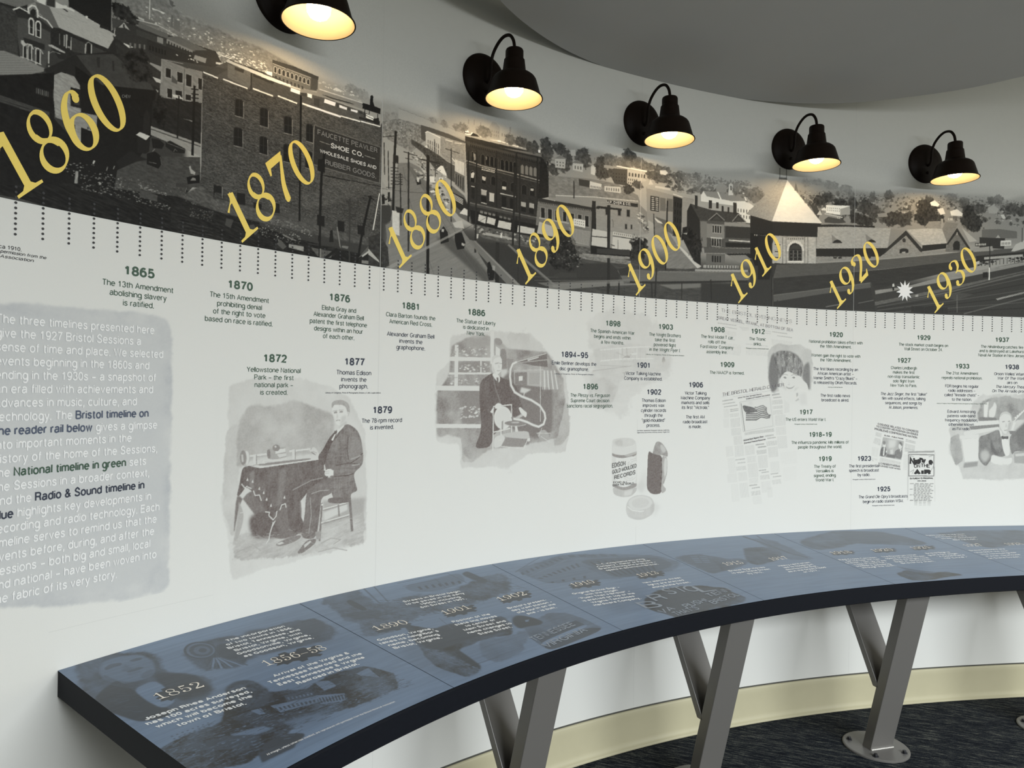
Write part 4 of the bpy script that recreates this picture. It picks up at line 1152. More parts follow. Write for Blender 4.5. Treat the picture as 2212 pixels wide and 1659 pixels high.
('P',27,[1370,1270,1379,1279,1404,1280,1413,1269,1415,1189,1372,1190]),('L',116,.034,[1415,1270,1417,1187]),('L',44,.027,[1391,1280,1393,1189]),
('L',44,.027,[1371,1233,1414,1233]),('L',123,.034,[1369,1186,1421,1184]),('P',28,[852,974,903,977,904,910,853,906]),
('P',28,[977,965,1022,967,1023,905,978,903]),('P',28,[1177,957,1219,957,1220,905,1178,904]),('P',28,[1447,943,1495,943,1496,885,1448,884]),
('P',28,[1579,936,1623,934,1624,875,1581,876]),('P',28,[1712,932,1760,931,1761,878,1713,879]),('P',28,[1068,934,1115,935,1115,906,1069,904]),
('P',54,[859,942,896,941,890,914,856,912]),('P',103,[895,976,903,975,901,916,895,918]),('P',47,[1422,1436,1862,1422,1859,1206,1416,1217]),
('N',8,.207,.055,[1422,1436,1862,1422,1859,1206,1416,1217],{'tilt':-.15,'seed':1}),('L',97,.048,[1422,1436,1862,1422,1859,1206,1416,1217,1422,1436]),
('L',130,.035,[1457,1355,1522,1352]),('L',130,.037,[1754,1347,1825,1344]),('L',24,.115,[1336,1570,1339,887]),('L',60,.034,[1301,1310,1337,1309]),
('L',24,.154,[1488,1297,1471,1161,1464,799]),('P',25,[1447,1251,1492,1265,1493,1186,1445,1188]),('L',21,.035,[1493,1173,1862,1188,2203,1215]),
('L',21,.028,[1471,1168,1654,1175]),('L',50,.102,[1658,1074,1660,830]),('L',26,.105,[1795,1108,1739,842]),('L',28,.082,[1782,1112,1823,1099]),
('L',115,.061,[1859,1145,1818,924]),('L',93,.045,[1848,1090,1826,925]),
('P',74,[786,954,853,911,1056,907,1288,890,1359,884,1868,861,1869,819,891,844,676,878],{'soft':.058}),
('N',26,.151,.058,[786,954,1056,907,1868,861,1869,819,891,844,676,878],{'tilt':-.25,'seed':4}),
('D',[710,908,1017,887,1432,871,1433,806,1018,833,711,858],190,51,.04,51,109),
('D',[1136,880,1288,871,1418,849,1418,817,1289,833,1137,850],90,52,.051,69,148),
('P',31,[640,854,889,847,1081,826,1286,792,1805,762,1806,678,1083,703,643,709]),
('N',24,.25,.042,[640,854,889,847,1081,826,1286,792,1805,762,1806,678,1083,703,643,709],{'tilt':-.2,'seed':21}),
('D',[735,837,852,844,880,788,825,791,745,796],120,54,.034,50,107),('D',[1096,806,1181,859,1350,803,1340,763,1183,756,1102,779],150,55,.043,59,146),
('P',63,[922,823,960,821,946,778,915,788]),('P',66,[1047,811,1071,820,1101,789,1082,767,1057,781]),('P',78,[1229,766,1264,736,1243,717,1204,741]),
('P',43,[1189,725,1206,741,1243,717,1184,717]),('P',133,[1278,753,1367,753,1367,726,1277,734]),('P',80,[1411,755,1556,752,1540,715,1473,705,1450,716]),
('N',20,.15,.06,[1278,753,1556,752,1540,715,1277,734],{'seed':1}),('P',108,[1239,801,1324,779,1319,774,1244,790]),('L',118,.064,[1577,896,1599,783]),
('L',26,.159,[1506,710,1579,770]),('P',28,[1568,759,1602,764,1603,711,1569,709]),('L',26,.129,[1596,763,1673,718]),('L',49,.062,[1394,772,1596,783]),
('P',29,[1532,868,1548,876,1555,807,1527,802]),('P',106,[1613,796,1654,797,1648,781,1607,785]),('L',27,.136,[1468,961,1467,704]),
('L',53,.098,[1656,1067,1661,711]),('L',24,.146,[1798,1116,1747,909,1714,708]),('P',83,[1720,740,1790,822,1833,818,1834,766,1785,790,1743,753]),
('P',164,[1743,756,1791,794,1834,771,1828,755,1791,781,1749,748]),('P',31,[1714,713,1785,775,1834,755,1835,682,1714,703]),
('P',113,[1744,730,1834,734,1835,713,1744,712]),('L',113,.105,[1472,754,1472,710]),('L',60,.025,[676,761,853,757]),('L',52,.025,[676,746,854,740]),
('L',59,.025,[677,730,854,724]),('L',52,.025,[677,714,854,708]),('L',58,.025,[677,698,854,691]),
('G',105,98,[1164,1706,1438,1704,1440,1629,1391,1619,1268,1611,1165,1623]),('P',73,[1396,1706,1439,1704,1439,1632,1394,1625]),
('P',64,[1164,1708,1289,1717,1444,1711,1441,1692,1164,1684]),('P',61,[1281,1711,1301,1718,1324,1713,1284,1702]),('L',181,.027,[1166,1688,1396,1690]),
('Q',[1169,1677,1393,1678,1391,1646,1169,1643],9,1,.6,.9,54,{'arch':1,'frame':191,'fw':.16}),
('Q',[1174,1631,1355,1629,1356,1608,1174,1610],8,1,.45,.85,63),('P',240,[1132,1637,1164,1641,1163,1619,1129,1621]),('L',206,.054,[1239,1601,1332,1605]),
('P',141,[1445,1684,1544,1673,1710,1656,1730,1640,1519,1632,1439,1640],{'soft':.057}),('P',207,[1537,1671,1556,1687,1606,1678,1544,1662]),
('L',200,.046,[1451,1644,1730,1651]),('P',125,[1433,1638,1730,1645,1730,1626,1582,1629,1434,1616]),('T',16.63,17.1,.58,.33,131,{'seed':3,'al':.7}),
('T',17.35,16.98,.46,.34,136,{'seed':5,'al':.7}),('D',[1444,1695,1581,1706,1709,1696,1710,1668,1581,1662,1445,1663],30,13,.091,161,214),
('P',156,[1987,1692,2150,1685,2494,1668,2496,1606,2303,1577,2152,1593,1988,1627]),('P',141,[2151,1630,2495,1622,2496,1603,2348,1611,2161,1614]),
('L',116,.023,[1986,1691,2279,1673,2495,1656]),('P',143,[1858,1638,1987,1659,1988,1595,1860,1575],{'soft':.076}),
('P',152,[1936,1695,1965,1704,1962,1653,1937,1646]),('T',18.96,16.13,.37,.28,130,{'seed':4,'al':.8}),('T',19.62,16.42,.25,.21,131,{'seed':6,'al':.8}),
('T',22.39,16.82,.27,.19,128,{'seed':2,'al':1}),('T',23.29,16.85,.23,.19,106,{'seed':3,'al':1}),('T',24.25,16.82,.28,.19,106,{'seed':7,'al':1}),
('T',24.85,16.81,.37,.23,100,{'seed':8,'al':1}),('P',119,[1872,1579,1984,1626,2065,1629,2160,1628,2197,1552,2085,1445,1915,1483,1873,1522]),
('N',44,.099,.084,[1872,1579,1984,1626,2065,1629,2160,1628,2197,1552,2085,1445,1915,1483,1873,1522],{'seed':6}),
('D',[1876,1573,1997,1619,2152,1593,2154,1512,2007,1506,1881,1503],140,61,.053,65,197),
('P',73,[2151,1630,2218,1632,2362,1625,2496,1606,2491,1590,2348,1596,2196,1604,2188,1535,2157,1543]),
('P',177,[2187,1594,2205,1604,2308,1586,2305,1503,2296,1474,2193,1522]),('Q',[2201,1553,2295,1545,2296,1471,2202,1502],6,2,.4,.85,81),
('L',219,.057,[2187,1591,2205,1602,2308,1584]),('P',133,[2303,1592,2491,1594,2495,1382,2416,1397,2351,1452,2301,1487]),
('N',26,.107,.066,[2303,1592,2491,1594,2495,1382,2416,1397,2301,1487],{'seed':8}),('L',205,.05,[2340,1582,2394,1582]),
('L',205,.042,[2413,1578,2468,1585]),('P',65,[2084,1525,2198,1501,2301,1468,2351,1448,2357,1347,2271,1371,2172,1458,2084,1496]),
('N',34,.079,.063,[2084,1525,2198,1501,2351,1448,2357,1347,2172,1458],{'seed':4}),('P',208,[2180,1500,2197,1515,2211,1496]),
('P',213,[2273,1376,2307,1409,2325,1409,2353,1362,2348,1348]),('P',183,[2415,1473,2489,1466,2490,1378,2416,1397]),
('N',20,.05,.252,[2415,1473,2489,1466,2490,1378,2416,1397],{'seed':1}),('L',222,.037,[2351,1448,2415,1432]),('L',211,.058,[2382,1482,2415,1458]),
('P',73,[2351,1448,2415,1432,2417,1321,2358,1340]),('P',97,[2416,1397,2495,1378,2497,1267,2418,1310]),
('Q',[2418,1386,2491,1370,2492,1277,2420,1314],4,1,.4,.9,43),('D',[2094,1454,2216,1445,2353,1354,2354,1263,2219,1305,2103,1405],110,62,.067,39,217),
('P',113,[1989,1357,2082,1378,2148,1363,2273,1255,2366,1135,2573,936,2764,705,1897,615,1910,843,1956,1064,1973,1268]),
('P',115,[1907,977,2074,1085,2330,1084,2594,845,2597,689,1897,615],{'soft':.384,'al':.6}),
('N',9,.935,.062,[1989,1357,2082,1378,2273,1255,2573,936,2764,705,1897,615,1956,1064],{'tilt':.5,'seed':4}),
('P',100,[2044,1369,2096,1352,2220,1259,2274,1210,2203,1211,2114,1282],{'soft':.063}),
('P',76,[2279,941,2405,967,2594,845,2730,734,2673,696,2463,829],{'soft':.205}),('L',86,.04,[2070,1346,2239,1166,2406,959,2653,710],{'al':.7}),
('L',87,.04,[2083,1349,2275,1172,2461,967,2701,715],{'al':.7}),('L',86,.039,[2027,1337,2073,1158,2155,952,2284,672],{'al':.7}),
('P',142,[1874,1232,1920,1178,1947,1091,1923,1058,1873,1077]),('P',55,[1877,1078,1939,1089,1945,998,1908,970,1850,981]),
('P',50,[1787,873,1867,907,1927,831,1941,705,1790,700]),('N',20,.15,.105,[1787,873,1867,907,1927,831,1941,705,1790,700],{'seed':1}),
('P',160,[1788,804,1862,744,1866,731,1788,769]),('P',110,[1908,963,1957,993,1968,851,1926,845]),('P',187,[1953,1060,2003,1059,2009,914,1958,921]),
('N',14,.155,.093,[1953,1060,2003,1059,2009,914,1958,921],{'seed':1}),('P',41,[1976,1089,2036,1085,2028,1055,1986,1055]),
('D',[1871,1168,1921,1157,1942,1133,1943,1090,1922,1086,1876,1120],16,63,.122,26,77),('L',202,.061,[1859,1145,1818,920]),
('P',30,[1876,1134,1896,1145,1901,1089,1881,1082]),('P',30,[1921,1164,1936,1168,1934,1110,1923,1104]),
('P',162,[2202,1285,2272,1344,2309,1284,2355,1255,2346,1208,2274,1240]),
('D',[2112,1384,2191,1372,2364,1211,2348,1102,2193,1284,2122,1313],80,64,.143,34,211),('P',208,[2223,1323,2259,1330,2264,1290,2228,1287]),
('P',214,[2294,1330,2326,1334,2325,1304,2295,1300]),('P',38,[2303,1324,2319,1326,2317,1308,2303,1308]),
('P',36,[2119,1280,2153,1290,2162,1263,2132,1249]),('P',187,[2127,1300,2149,1297,2145,1270,2130,1271]),
('P',91,[2390,1300,2493,1249,2550,1159,2552,1073,2458,1105,2393,1155]),('P',41,[2400,1256,2493,1234,2541,1165,2542,1118,2457,1151,2392,1186]),
('Q',[2405,1249,2484,1225,2485,1186,2406,1211],1,4,1,.45,200),('P',196,[2458,1128,2494,1169,2527,1159,2523,1123]),
('P',170,[2404,1058,2477,1085,2497,1034,2423,1030]),('P',30,[2305,990,2336,1025,2368,992,2379,932,2316,908]),
('P',166,[2321,1007,2341,1006,2337,987,2320,987]),('P',28,[2423,992,2478,1008,2508,943,2499,903,2444,888,2424,946]),
('P',158,[2478,939,2504,934,2499,918,2478,923]),('L',112,.041,[2278,978,2306,952]),
('P',44,[2493,1637,2733,1642,3121,1635,3131,1341,3111,1063,3071,1041,2552,1073,2521,1239]),
('N',9,.17,.068,[2493,1637,2733,1642,3121,1635,3131,1341,3111,1063,3071,1041,2552,1073,2521,1239],{'tilt':-.2,'seed':3}),
('P',32,[3121,1647,3193,1611,3203,1360,3106,1328]),('N',8,.185,.092,[3121,1647,3193,1611,3203,1360,3106,1328],{'seed':1}),
('P',42,[2493,1642,3126,1657,3126,1623,2494,1614]),('P',63,[2494,1613,3121,1618,3122,1589,2515,1586],{'al':.7}),
('Q',[2533,1598,3122,1597,3122,1579,2533,1581],40,1,.5,1,28),('Q',[2533,1625,3121,1635,3121,1618,2533,1607],44,1,.5,1,35),
('L',218,.068,[2493,1657,2518,1657,2543,1664]),('P',42,[2537,1652,2551,1676,2574,1693,2593,1686,2603,1661]),
('L',232,.077,[2543,1669,2560,1684,2580,1693,2598,1683,2617,1675]),('P',240,[2492,1682,2522,1684,2521,1670,2494,1668]),
('P',240,[2593,1686,2620,1688,2617,1670,2593,1669]),('P',234,[2541,1685,2552,1685,2547,1667]),('L',210,.078,[2617,1665,2761,1668]),
('L',204,.08,[2781,1670,2919,1663]),('L',200,.072,[2949,1664,3110,1674]),('P',240,[2759,1683,2782,1684,2781,1665,2757,1665]),
('P',240,[3095,1677,3122,1679,3118,1659,3095,1659]),('P',227,[2921,1677,2948,1679,2947,1662,2921,1661]),('L',180,.056,[3126,1657,3193,1611]),
('P',78,[2543,1484,2542,1543,2555,1559,2570,1546,2571,1483]),('P',28,[2546,1484,2545,1544,2556,1554,2566,1545,2567,1483]),
('P',78,[2562,1484,2560,1544,2574,1559,2589,1547,2590,1484]),('P',28,[2565,1485,2564,1545,2574,1555,2585,1546,2586,1483]),
('P',71,[2621,1484,2620,1540,2637,1557,2654,1544,2656,1485]),('P',23,[2625,1485,2624,1541,2637,1552,2651,1544,2652,1484]),
('P',71,[2659,1485,2658,1541,2675,1558,2693,1545,2694,1485]),('P',23,[2663,1486,2662,1542,2675,1553,2689,1545,2690,1485]),
('P',71,[2695,1485,2694,1542,2711,1558,2729,1546,2730,1486]),('P',23,[2699,1486,2698,1543,2711,1554,2725,1545,2726,1485]),
('P',71,[2730,1486,2729,1543,2746,1559,2763,1547,2765,1486]),('P',23,[2733,1487,2732,1544,2746,1555,2760,1546,2761,1486]),
('P',66,[2782,1480,2781,1540,2797,1556,2814,1543,2815,1480]),('P',23,[2786,1481,2785,1541,2798,1551,2810,1543,2812,1479]),
('P',66,[2819,1480,2818,1541,2835,1557,2852,1544,2853,1480]),('P',23,[2823,1481,2822,1541,2835,1552,2848,1543,2849,1480]),
('P',66,[2855,1481,2854,1541,2870,1557,2887,1544,2888,1481]),('P',23,[2859,1481,2858,1542,2870,1552,2883,1544,2884,1480]),
('P',66,[2886,1481,2885,1542,2902,1558,2919,1545,2920,1481]),('P',23,[2890,1482,2889,1542,2902,1553,2915,1544,2916,1480]),
('P',62,[2951,1483,2950,1535,2966,1552,2982,1538,2983,1483]),('P',107,[2955,1484,2954,1536,2966,1547,2978,1537,2979,1482]),
('P',62,[2988,1484,2987,1536,3003,1552,3019,1539,3020,1483]),('P',107,[2992,1485,2991,1537,3003,1548,3015,1538,3016,1483]),
('P',62,[3024,1485,3023,1537,3039,1553,3056,1540,3057,1484]),('P',107,[3028,1485,3027,1538,3039,1548,3052,1539,3053,1483]),
('P',62,[3061,1485,3060,1538,3076,1554,3092,1541,3093,1484]),('P',107,[3065,1486,3064,1539,3076,1549,3088,1540,3089,1484]),
('P',125,[2562,1542,2577,1542,2582,1503,2568,1497]),('P',100,[2662,1541,2672,1542,2672,1522,2664,1520]),
('L',135,.068,[2496,1482,2554,1482,2630,1474,2912,1472,3114,1463]),('L',91,.042,[2496,1466,3114,1446]),
('P',42,[2625,1471,2738,1469,2738,1440,2626,1439]),('Q',[2628,1468,2736,1467,2736,1443,2629,1443],9,2,.6,.6,191),
('P',85,[2539,1351,2537,1414,2557,1431,2578,1419,2579,1352]),('P',25,[2542,1351,2541,1415,2557,1426,2574,1418,2575,1351]),
('P',188,[2544,1406,2563,1418,2572,1412,2565,1379,2546,1379]),('P',68,[2626,1359,2625,1408,2646,1424,2667,1413,2668,1361]),
('P',27,[2630,1360,2629,1409,2646,1420,2664,1412,2665,1360]),('P',68,[2705,1361,2704,1410,2725,1427,2746,1415,2747,1362]),
('P',27,[2709,1362,2708,1411,2725,1422,2743,1414,2744,1361]),('P',169,[2633,1406,2665,1402,2660,1378,2636,1381]),
('P',66,[2793,1342,2792,1395,2816,1412,2840,1401,2841,1344]),('P',29,[2796,1342,2795,1396,2816,1408,2837,1400,2838,1343]),
('P',66,[2866,1342,2865,1396,2890,1414,2915,1402,2916,1344]),('P',29,[2870,1343,2869,1397,2890,1409,2911,1401,2912,1344]),
('P',66,[2961,1343,2960,1397,2984,1415,3010,1403,3011,1344]),('P',29,[2964,1343,2964,1398,2984,1410,3006,1402,3007,1344]),
('P',66,[3031,1343,3030,1398,3055,1415,3080,1403,3081,1344]),('P',29,[3035,1343,3034,1399,3055,1410,3076,1402,3077,1344]),
('P',179,[2800,1367,2833,1369,2832,1348,2798,1347]),('P',168,[3039,1394,3066,1395,3065,1380,3040,1379]),
('P',34,[2549,1322,2574,1318,2575,1241,2551,1244]),('P',152,[2628,1313,2671,1312,2672,1281,2629,1281]),
('P',25,[2629,1273,2670,1273,2671,1225,2630,1226]),('P',172,[2695,1302,2734,1301,2735,1248,2696,1249]),
('P',27,[2797,1302,2834,1301,2836,1220,2799,1222]),('P',27,[2866,1298,2901,1295,2902,1222,2867,1225]),
('P',150,[2960,1289,3001,1287,3001,1256,2961,1258]),('P',27,[2961,1252,3001,1250,3002,1221,2962,1223]),
('P',150,[3031,1292,3071,1290,3072,1257,3031,1259]),('P',27,[3031,1255,3069,1252,3070,1215,3032,1218]),('L',175,.06,[2549,1322,2574,1322]),
('L',174,.061,[2628,1314,2673,1313]),('L',174,.061,[2695,1304,2735,1303]),('L',174,.062,[2785,1316,2915,1314]),('L',169,.061,[2630,1228,2673,1226]),
('L',168,.062,[2799,1222,2907,1219]),('L',34,.119,[2520,1549,2528,1085]),('L',34,.121,[2586,1563,2594,1095]),('L',35,.123,[2748,1597,2757,1120]),
('L',35,.126,[2914,1631,2923,1144]),('L',35,.129,[3095,1667,3104,1170]),('P',62,[2540,1219,3108,1204,3099,1178,2540,1192]),
('L',112,.043,[2540,1211,3108,1196]),('P',29,[2541,1165,3099,1145,3091,1052,3061,1032,2561,1075]),('P',182,[2612,1147,2674,1139,2666,1092,2606,1103]),
('P',182,[2684,1141,2751,1135,2741,1092,2675,1098]),('P',181,[2776,1131,2881,1128,2875,1079,2765,1083]),
('P',180,[2937,1120,3081,1117,3076,1073,2931,1072]),('Q',[2616,1177,2751,1171,2751,1151,2617,1154],4,1,.7,.7,111),
('Q',[2775,1167,2878,1162,2879,1142,2776,1147],3,1,.7,.7,99),('N',14,.173,.069,[2605,1146,3081,1117,3076,1073,2606,1103],{'seed':1}),
('P',79,[2571,1076,3080,1059,3604,1036,3604,984,3082,976,2648,993,2572,1029]),
('N',30,.223,.103,[2571,1076,3080,1059,3604,1036,3604,984,2648,993],{'seed':3}),
('D',[2571,1068,2880,1057,3101,1045,3102,1004,2881,1009,2591,1017],70,65,.129,25,180),('P',147,[2667,1035,2920,1026,2931,1011,2672,1016]),
('P',191,[2792,1045,2807,1043,2804,1014,2789,1016]),('P',177,[2598,1014,2612,1013,2608,984,2596,984]),
('P',105,[3106,1333,3587,1336,3587,1052,3081,1051]),('N',12,.185,.092,[3106,1333,3587,1336,3587,1052,3081,1051],{'seed':1}),
('P',45,[3106,1337,3587,1344,3588,1321,3106,1313]),('Q',[3117,1315,3588,1322,3588,1310,3117,1303],30,1,.5,1,51),
('P',130,[3126,1277,3170,1278,3172,1197,3128,1196]),('P',33,[3133,1274,3164,1274,3166,1203,3134,1203]),
('P',130,[3188,1276,3232,1277,3234,1197,3189,1196]),('P',33,[3194,1273,3226,1273,3227,1203,3195,1204]),
('P',130,[3251,1275,3294,1276,3296,1193,3252,1192]),('P',33,[3257,1272,3288,1272,3290,1199,3258,1200]),
('P',130,[3320,1276,3361,1277,3363,1199,3321,1197]),('P',33,[3326,1273,3355,1273,3356,1205,3327,1205]),
('P',129,[3389,1272,3430,1274,3432,1178,3390,1177]),('P',33,[3395,1270,3424,1270,3425,1184,3397,1184]),
('P',131,[3454,1273,3499,1275,3499,1234,3455,1233]),('P',34,[3461,1270,3492,1270,3493,1240,3461,1240]),
('P',129,[3518,1273,3563,1275,3564,1186,3520,1185]),('P',33,[3524,1270,3556,1270,3558,1192,3526,1192]),('L',158,.092,[3119,1199,3242,1196]),
('L',158,.084,[3252,1197,3378,1195]),('P',196,[3419,1237,3527,1236,3528,1180,3420,1186]),('Q',[3427,1230,3520,1228,3521,1190,3428,1194],5,2,.5,.4,113),
('P',39,[3089,1143,3389,1141,3390,1081,3080,1059]),('P',162,[3119,1172,3263,1150,3286,1077,3100,1087]),
('P',139,[3378,1165,3574,1159,3562,1053,3449,1058]),('Q',[3380,1161,3571,1156,3560,1057,3390,1072],14,1,.4,1,110),
('L',191,.093,[3223,1364,3250,1342,3281,1360]),('L',204,.085,[3291,1374,3321,1406,3384,1410,3416,1372]),
('P',195,[3284,1466,3297,1464,3297,1366,3285,1365]),('P',131,[3291,1366,3406,1379,3417,1355,3281,1343]),('L',186,.077,[3427,1365,3464,1353,3469,1388]),
('P',39,[3586,1392,3624,1389,3636,1031,3582,1034]),
('P',102,[2772,1626,3172,1632,3195,1502,3488,1516,3935,1521,3937,1405,3587,1357,3198,1351,3194,1569,3121,1656],{'soft':.071}),
('P',127,[3197,1376,3597,1429,3937,1432,3938,1387,3587,1340,3198,1343]),('N',12,.279,.075,[3195,1519,3935,1521,3937,1405,3198,1351],{'seed':2}),
('P',150,[2507,1730,2549,1746,2663,1741,2673,1716,2711,1788,2740,1787,2769,1762,2775,1731,2858,1757,2898,1725,2859,1685,2674,1661,2503,1684]),
('L',132,.077,[2519,1756,2518,1727]),('L',132,.077,[2563,1765,2563,1733]),('L',132,.069,[2615,1759,2616,1726]),
('P',139,[2673,1724,2711,1788,2742,1789,2774,1763,2771,1682,2674,1677]),('Q',[2683,1734,2770,1738,2771,1690,2684,1687],5,2,.3,.6,106),
('P',132,[2852,1784,2867,1787,2868,1751,2854,1748]),('Q',[2785,1729,2888,1731,2888,1707,2785,1705],6,1,.35,.8,113),
('T',26.35,17.03,.67,.39,106,{'seed':3,'al':1}),('T',24.75,16.93,.46,.31,116,{'seed':4,'al':1}),('T',24.29,16.82,.37,.27,118,{'seed':5,'al':1}),
('T',23.29,16.8,.32,.26,121,{'seed':6,'al':1}),('T',22.48,16.83,.27,.19,131,{'seed':7,'al':1}),('T',28.59,17.01,.49,.4,96,{'seed':8,'al':1}),
('T',29.58,16.97,.6,.41,81,{'seed':9,'al':1}),('T',30.54,16.84,.61,.49,68,{'seed':10,'al':1}),('T',31.7,17.32,.57,.46,64,{'seed':11,'al':1}),
('T',31.82,16.67,.62,.67,68,{'seed':12,'al':1}),('T',32.84,17.21,.62,.51,71,{'seed':13,'al':1}),('T',33.59,16.66,.52,.68,73,{'seed':14,'al':1}),
('T',34.96,16.91,.75,.78,73,{'seed':15,'al':1}),('T',33.18,16.08,.63,.51,70,{'seed':16,'al':1}),('T',32.35,15.59,.52,.42,65,{'seed':17,'al':1}),
('P',167,[3249,1646,3296,1672,3343,1659,3339,1586,3251,1579]),('P',115,[3239,1640,3294,1676,3354,1659]),
('P',175,[3406,1641,3443,1664,3502,1648,3497,1587,3407,1589]),('P',110,[3399,1638,3445,1669,3509,1648]),
('P',165,[3384,1731,3426,1739,3432,1697,3390,1689]),('Q',[3255,1630,3333,1636,3334,1594,3256,1588],3,2,.4,.5,83),
('Q',[3417,1630,3491,1634,3492,1595,3418,1591],3,1,.4,.6,83),('P',180,[3582,1653,3614,1659,3615,1589,3572,1591]),
('T',36.57,16.66,.54,.7,68,{'seed':18,'al':1}),('T',37.32,17.14,.54,.53,96,{'seed':19,'al':1}),('T',37.98,17.07,.55,.44,116,{'seed':20,'al':1}),
('T',38.52,17.16,.33,.45,106,{'seed':21,'al':1}),('T',39.07,17.6,.55,.54,94,{'seed':22,'al':1}),('T',36.9,16.1,.65,.44,63,{'seed':23,'al':1}),
('T',37.66,16.31,.44,.35,68,{'seed':24,'al':1}),('P',185,[3206,1487,3289,1488,3284,1449,3201,1444]),
('P',75,[3279,1448,3467,1530,3563,1528,3563,1493,3384,1440]),('P',195,[3562,1537,3681,1529,3676,1484,3563,1485]),
('P',185,[3714,1516,3850,1527,3851,1492,3714,1481]),('Q',[3568,1503,3671,1510,3671,1483,3569,1477],6,1,.4,.7,68),
('Q',[3719,1508,3845,1518,3845,1495,3720,1486],8,1,.5,.7,92),('P',64,[3340,1514,3382,1521,3404,1503,3330,1491]),('L',175,.075,[3195,1502,3467,1526]),
('P',116,[3195,1513,3573,1550,3811,1551,4011,1489,4034,1438,3198,1354]),('N',22,.279,.112,[3195,1513,3811,1551,4034,1438,3198,1354],{'seed':4}),
('T',36.68,16.79,.49,.61,66,{'seed':3,'al':1}),('T',37.38,17.08,.54,.62,96,{'seed':4,'al':1}),('T',37.98,17.09,.44,.49,106,{'seed':5,'al':1}),
('T',38.47,17.17,.33,.4,108,{'seed':6,'al':1}),('T',36.63,16.17,.59,.53,61,{'seed':7,'al':1}),('T',37.77,16.35,.55,.44,68,{'seed':8,'al':1}),
('T',39.28,17.84,.69,.52,74,{'seed':9,'al':1}),('L',78,.14,[3931,1758,3932,1695]),('T',38.96,17.16,.61,.45,98,{'seed':10,'al':1}),
('T',40.07,17.34,.67,.45,88,{'seed':11,'al':1}),('T',40.74,17.17,.56,.45,96,{'seed':12,'al':1}),('T',40.29,17.55,.45,.32,104,{'seed':13,'al':1}),
('P',193,[3571,1645,3614,1644,3610,1582,3572,1585]),('P',141,[3689,1674,3809,1680,4097,1693,4097,1670,3810,1658,3690,1652]),
('P',66,[3777,1661,3910,1674,3906,1547,3790,1548,3756,1596]),('P',164,[3908,1675,4095,1683,4090,1609,4010,1589,3972,1520,3910,1548]),
('Q',[3914,1656,4092,1664,4087,1627,3915,1620],6,1,.55,.8,73,{'arch':1}),('Q',[3912,1611,4009,1616,3999,1560,3912,1561],5,2,.5,.6,80),
('L',215,.089,[3809,1683,4095,1687]),('Q',[3766,1633,3898,1645,3899,1564,3767,1562],5,3,.3,.4,44),('P',193,[3563,1531,3672,1526,3666,1485,3563,1479]),
('Q',[3568,1501,3665,1505,3666,1487,3569,1484],7,1,.45,.9,75),('P',55,[3461,1532,3562,1535,3561,1485,3467,1485]),
('P',182,[3698,1516,3850,1530,3851,1484,3698,1477]),('Q',[3709,1509,3839,1519,3840,1491,3709,1483],6,1,.45,.8,99),
('T',39.22,15.22,.55,.4,55,{'seed':14,'al':1}),('T',40.1,15.71,.56,.36,72,{'seed':15,'al':1}),('T',41.41,17.27,.39,.27,96,{'seed':16,'al':1}),
('T',42.09,17.23,.51,.32,91,{'seed':17,'al':1}),('T',42.88,17.2,.45,.32,96,{'seed':18,'al':1}),('T',41.76,16.58,.9,.46,80,{'seed':19,'al':1}),
('T',42.78,16.54,.68,.42,78,{'seed':20,'al':1}),('P',205,[4220,1711,4277,1720,4300,1703,4277,1682,4227,1684]),('P',179,[4116,1586,4132,1629,4160,1592]),
('T',44.14,16.91,.8,.42,88,{'seed':21,'al':1}),('T',44.82,16.91,.69,.38,91,{'seed':22,'al':1}),('T',45.8,17.03,.46,.47,78,{'seed':23,'al':1}),
('V',[4299,1722,4689,1736,5110,1718,5112,1620,4692,1574,4302,1564],210,71,.165,{'lo':105,'hi':170,'dark':76}),
('V',[4459,1706,4806,1722,5110,1738,5110,1689,4806,1664,4460,1641],170,72,.104,{'lo':115,'hi':175,'dark':84}),
('P',132,[3608,1389,3759,1410,4018,1425,4015,1272,4104,1273,4117,1202,4017,1182,3612,1175]),
('N',9,.234,.058,[3608,1389,4018,1425,4015,1272,4117,1202,3612,1175],{'tilt':-.08,'seed':1}),
('P',128,[3259,1380,3607,1424,4034,1438,4029,1424,3608,1389,3260,1346]),('L',182,.066,[3259,1380,3607,1420,4012,1444]),
('P',46,[3722,1414,4018,1425,4015,1397,3720,1389]),('P',120,[3705,1349,3736,1350,3737,1296,3706,1294]),
('P',39,[3711,1346,3730,1346,3731,1302,3712,1302]),('P',120,[3819,1355,3858,1357,3859,1307,3820,1304]),
('P',39,[3826,1352,3851,1353,3852,1313,3827,1312]),('P',120,[3901,1369,3942,1371,3943,1308,3903,1306]),
('P',39,[3908,1366,3936,1367,3937,1314,3909,1314]),('P',116,[3889,1257,3918,1258,3919,1212,3890,1210]),
('P',37,[3896,1254,3911,1254,3912,1218,3896,1218]),('P',116,[3942,1258,3966,1259,3967,1217,3943,1216]),
('P',37,[3949,1256,3960,1255,3960,1224,3949,1224]),('L',94,.059,[3773,1274,3784,1254,3784,1218]),
('P',39,[3586,1390,3619,1391,3628,1182,3626,1006,3580,1010]),('P',175,[3592,1182,3733,1177,3728,1057,3586,1059]),('L',66,.078,[3591,1126,3731,1132]),
('P',178,[3783,1184,3959,1180,3954,1056,3776,1057]),('L',77,.079,[3783,1151,3959,1149]),('P',155,[3967,1176,4117,1174,4096,1127,3968,1122]),
('Q',[3791,1183,3956,1180,3956,1157,3791,1161],9,1,.4,.6,100),('P',29,[3577,1057,3776,1056,3963,1054,3953,999,3745,970,3581,993]),
('L',118,.07,[3830,1125,3831,1054]),('L',86,.089,[3765,1083,3798,1077]),('P',129,[4103,1374,4351,1385,4354,1208,4205,1276,4115,1311]),
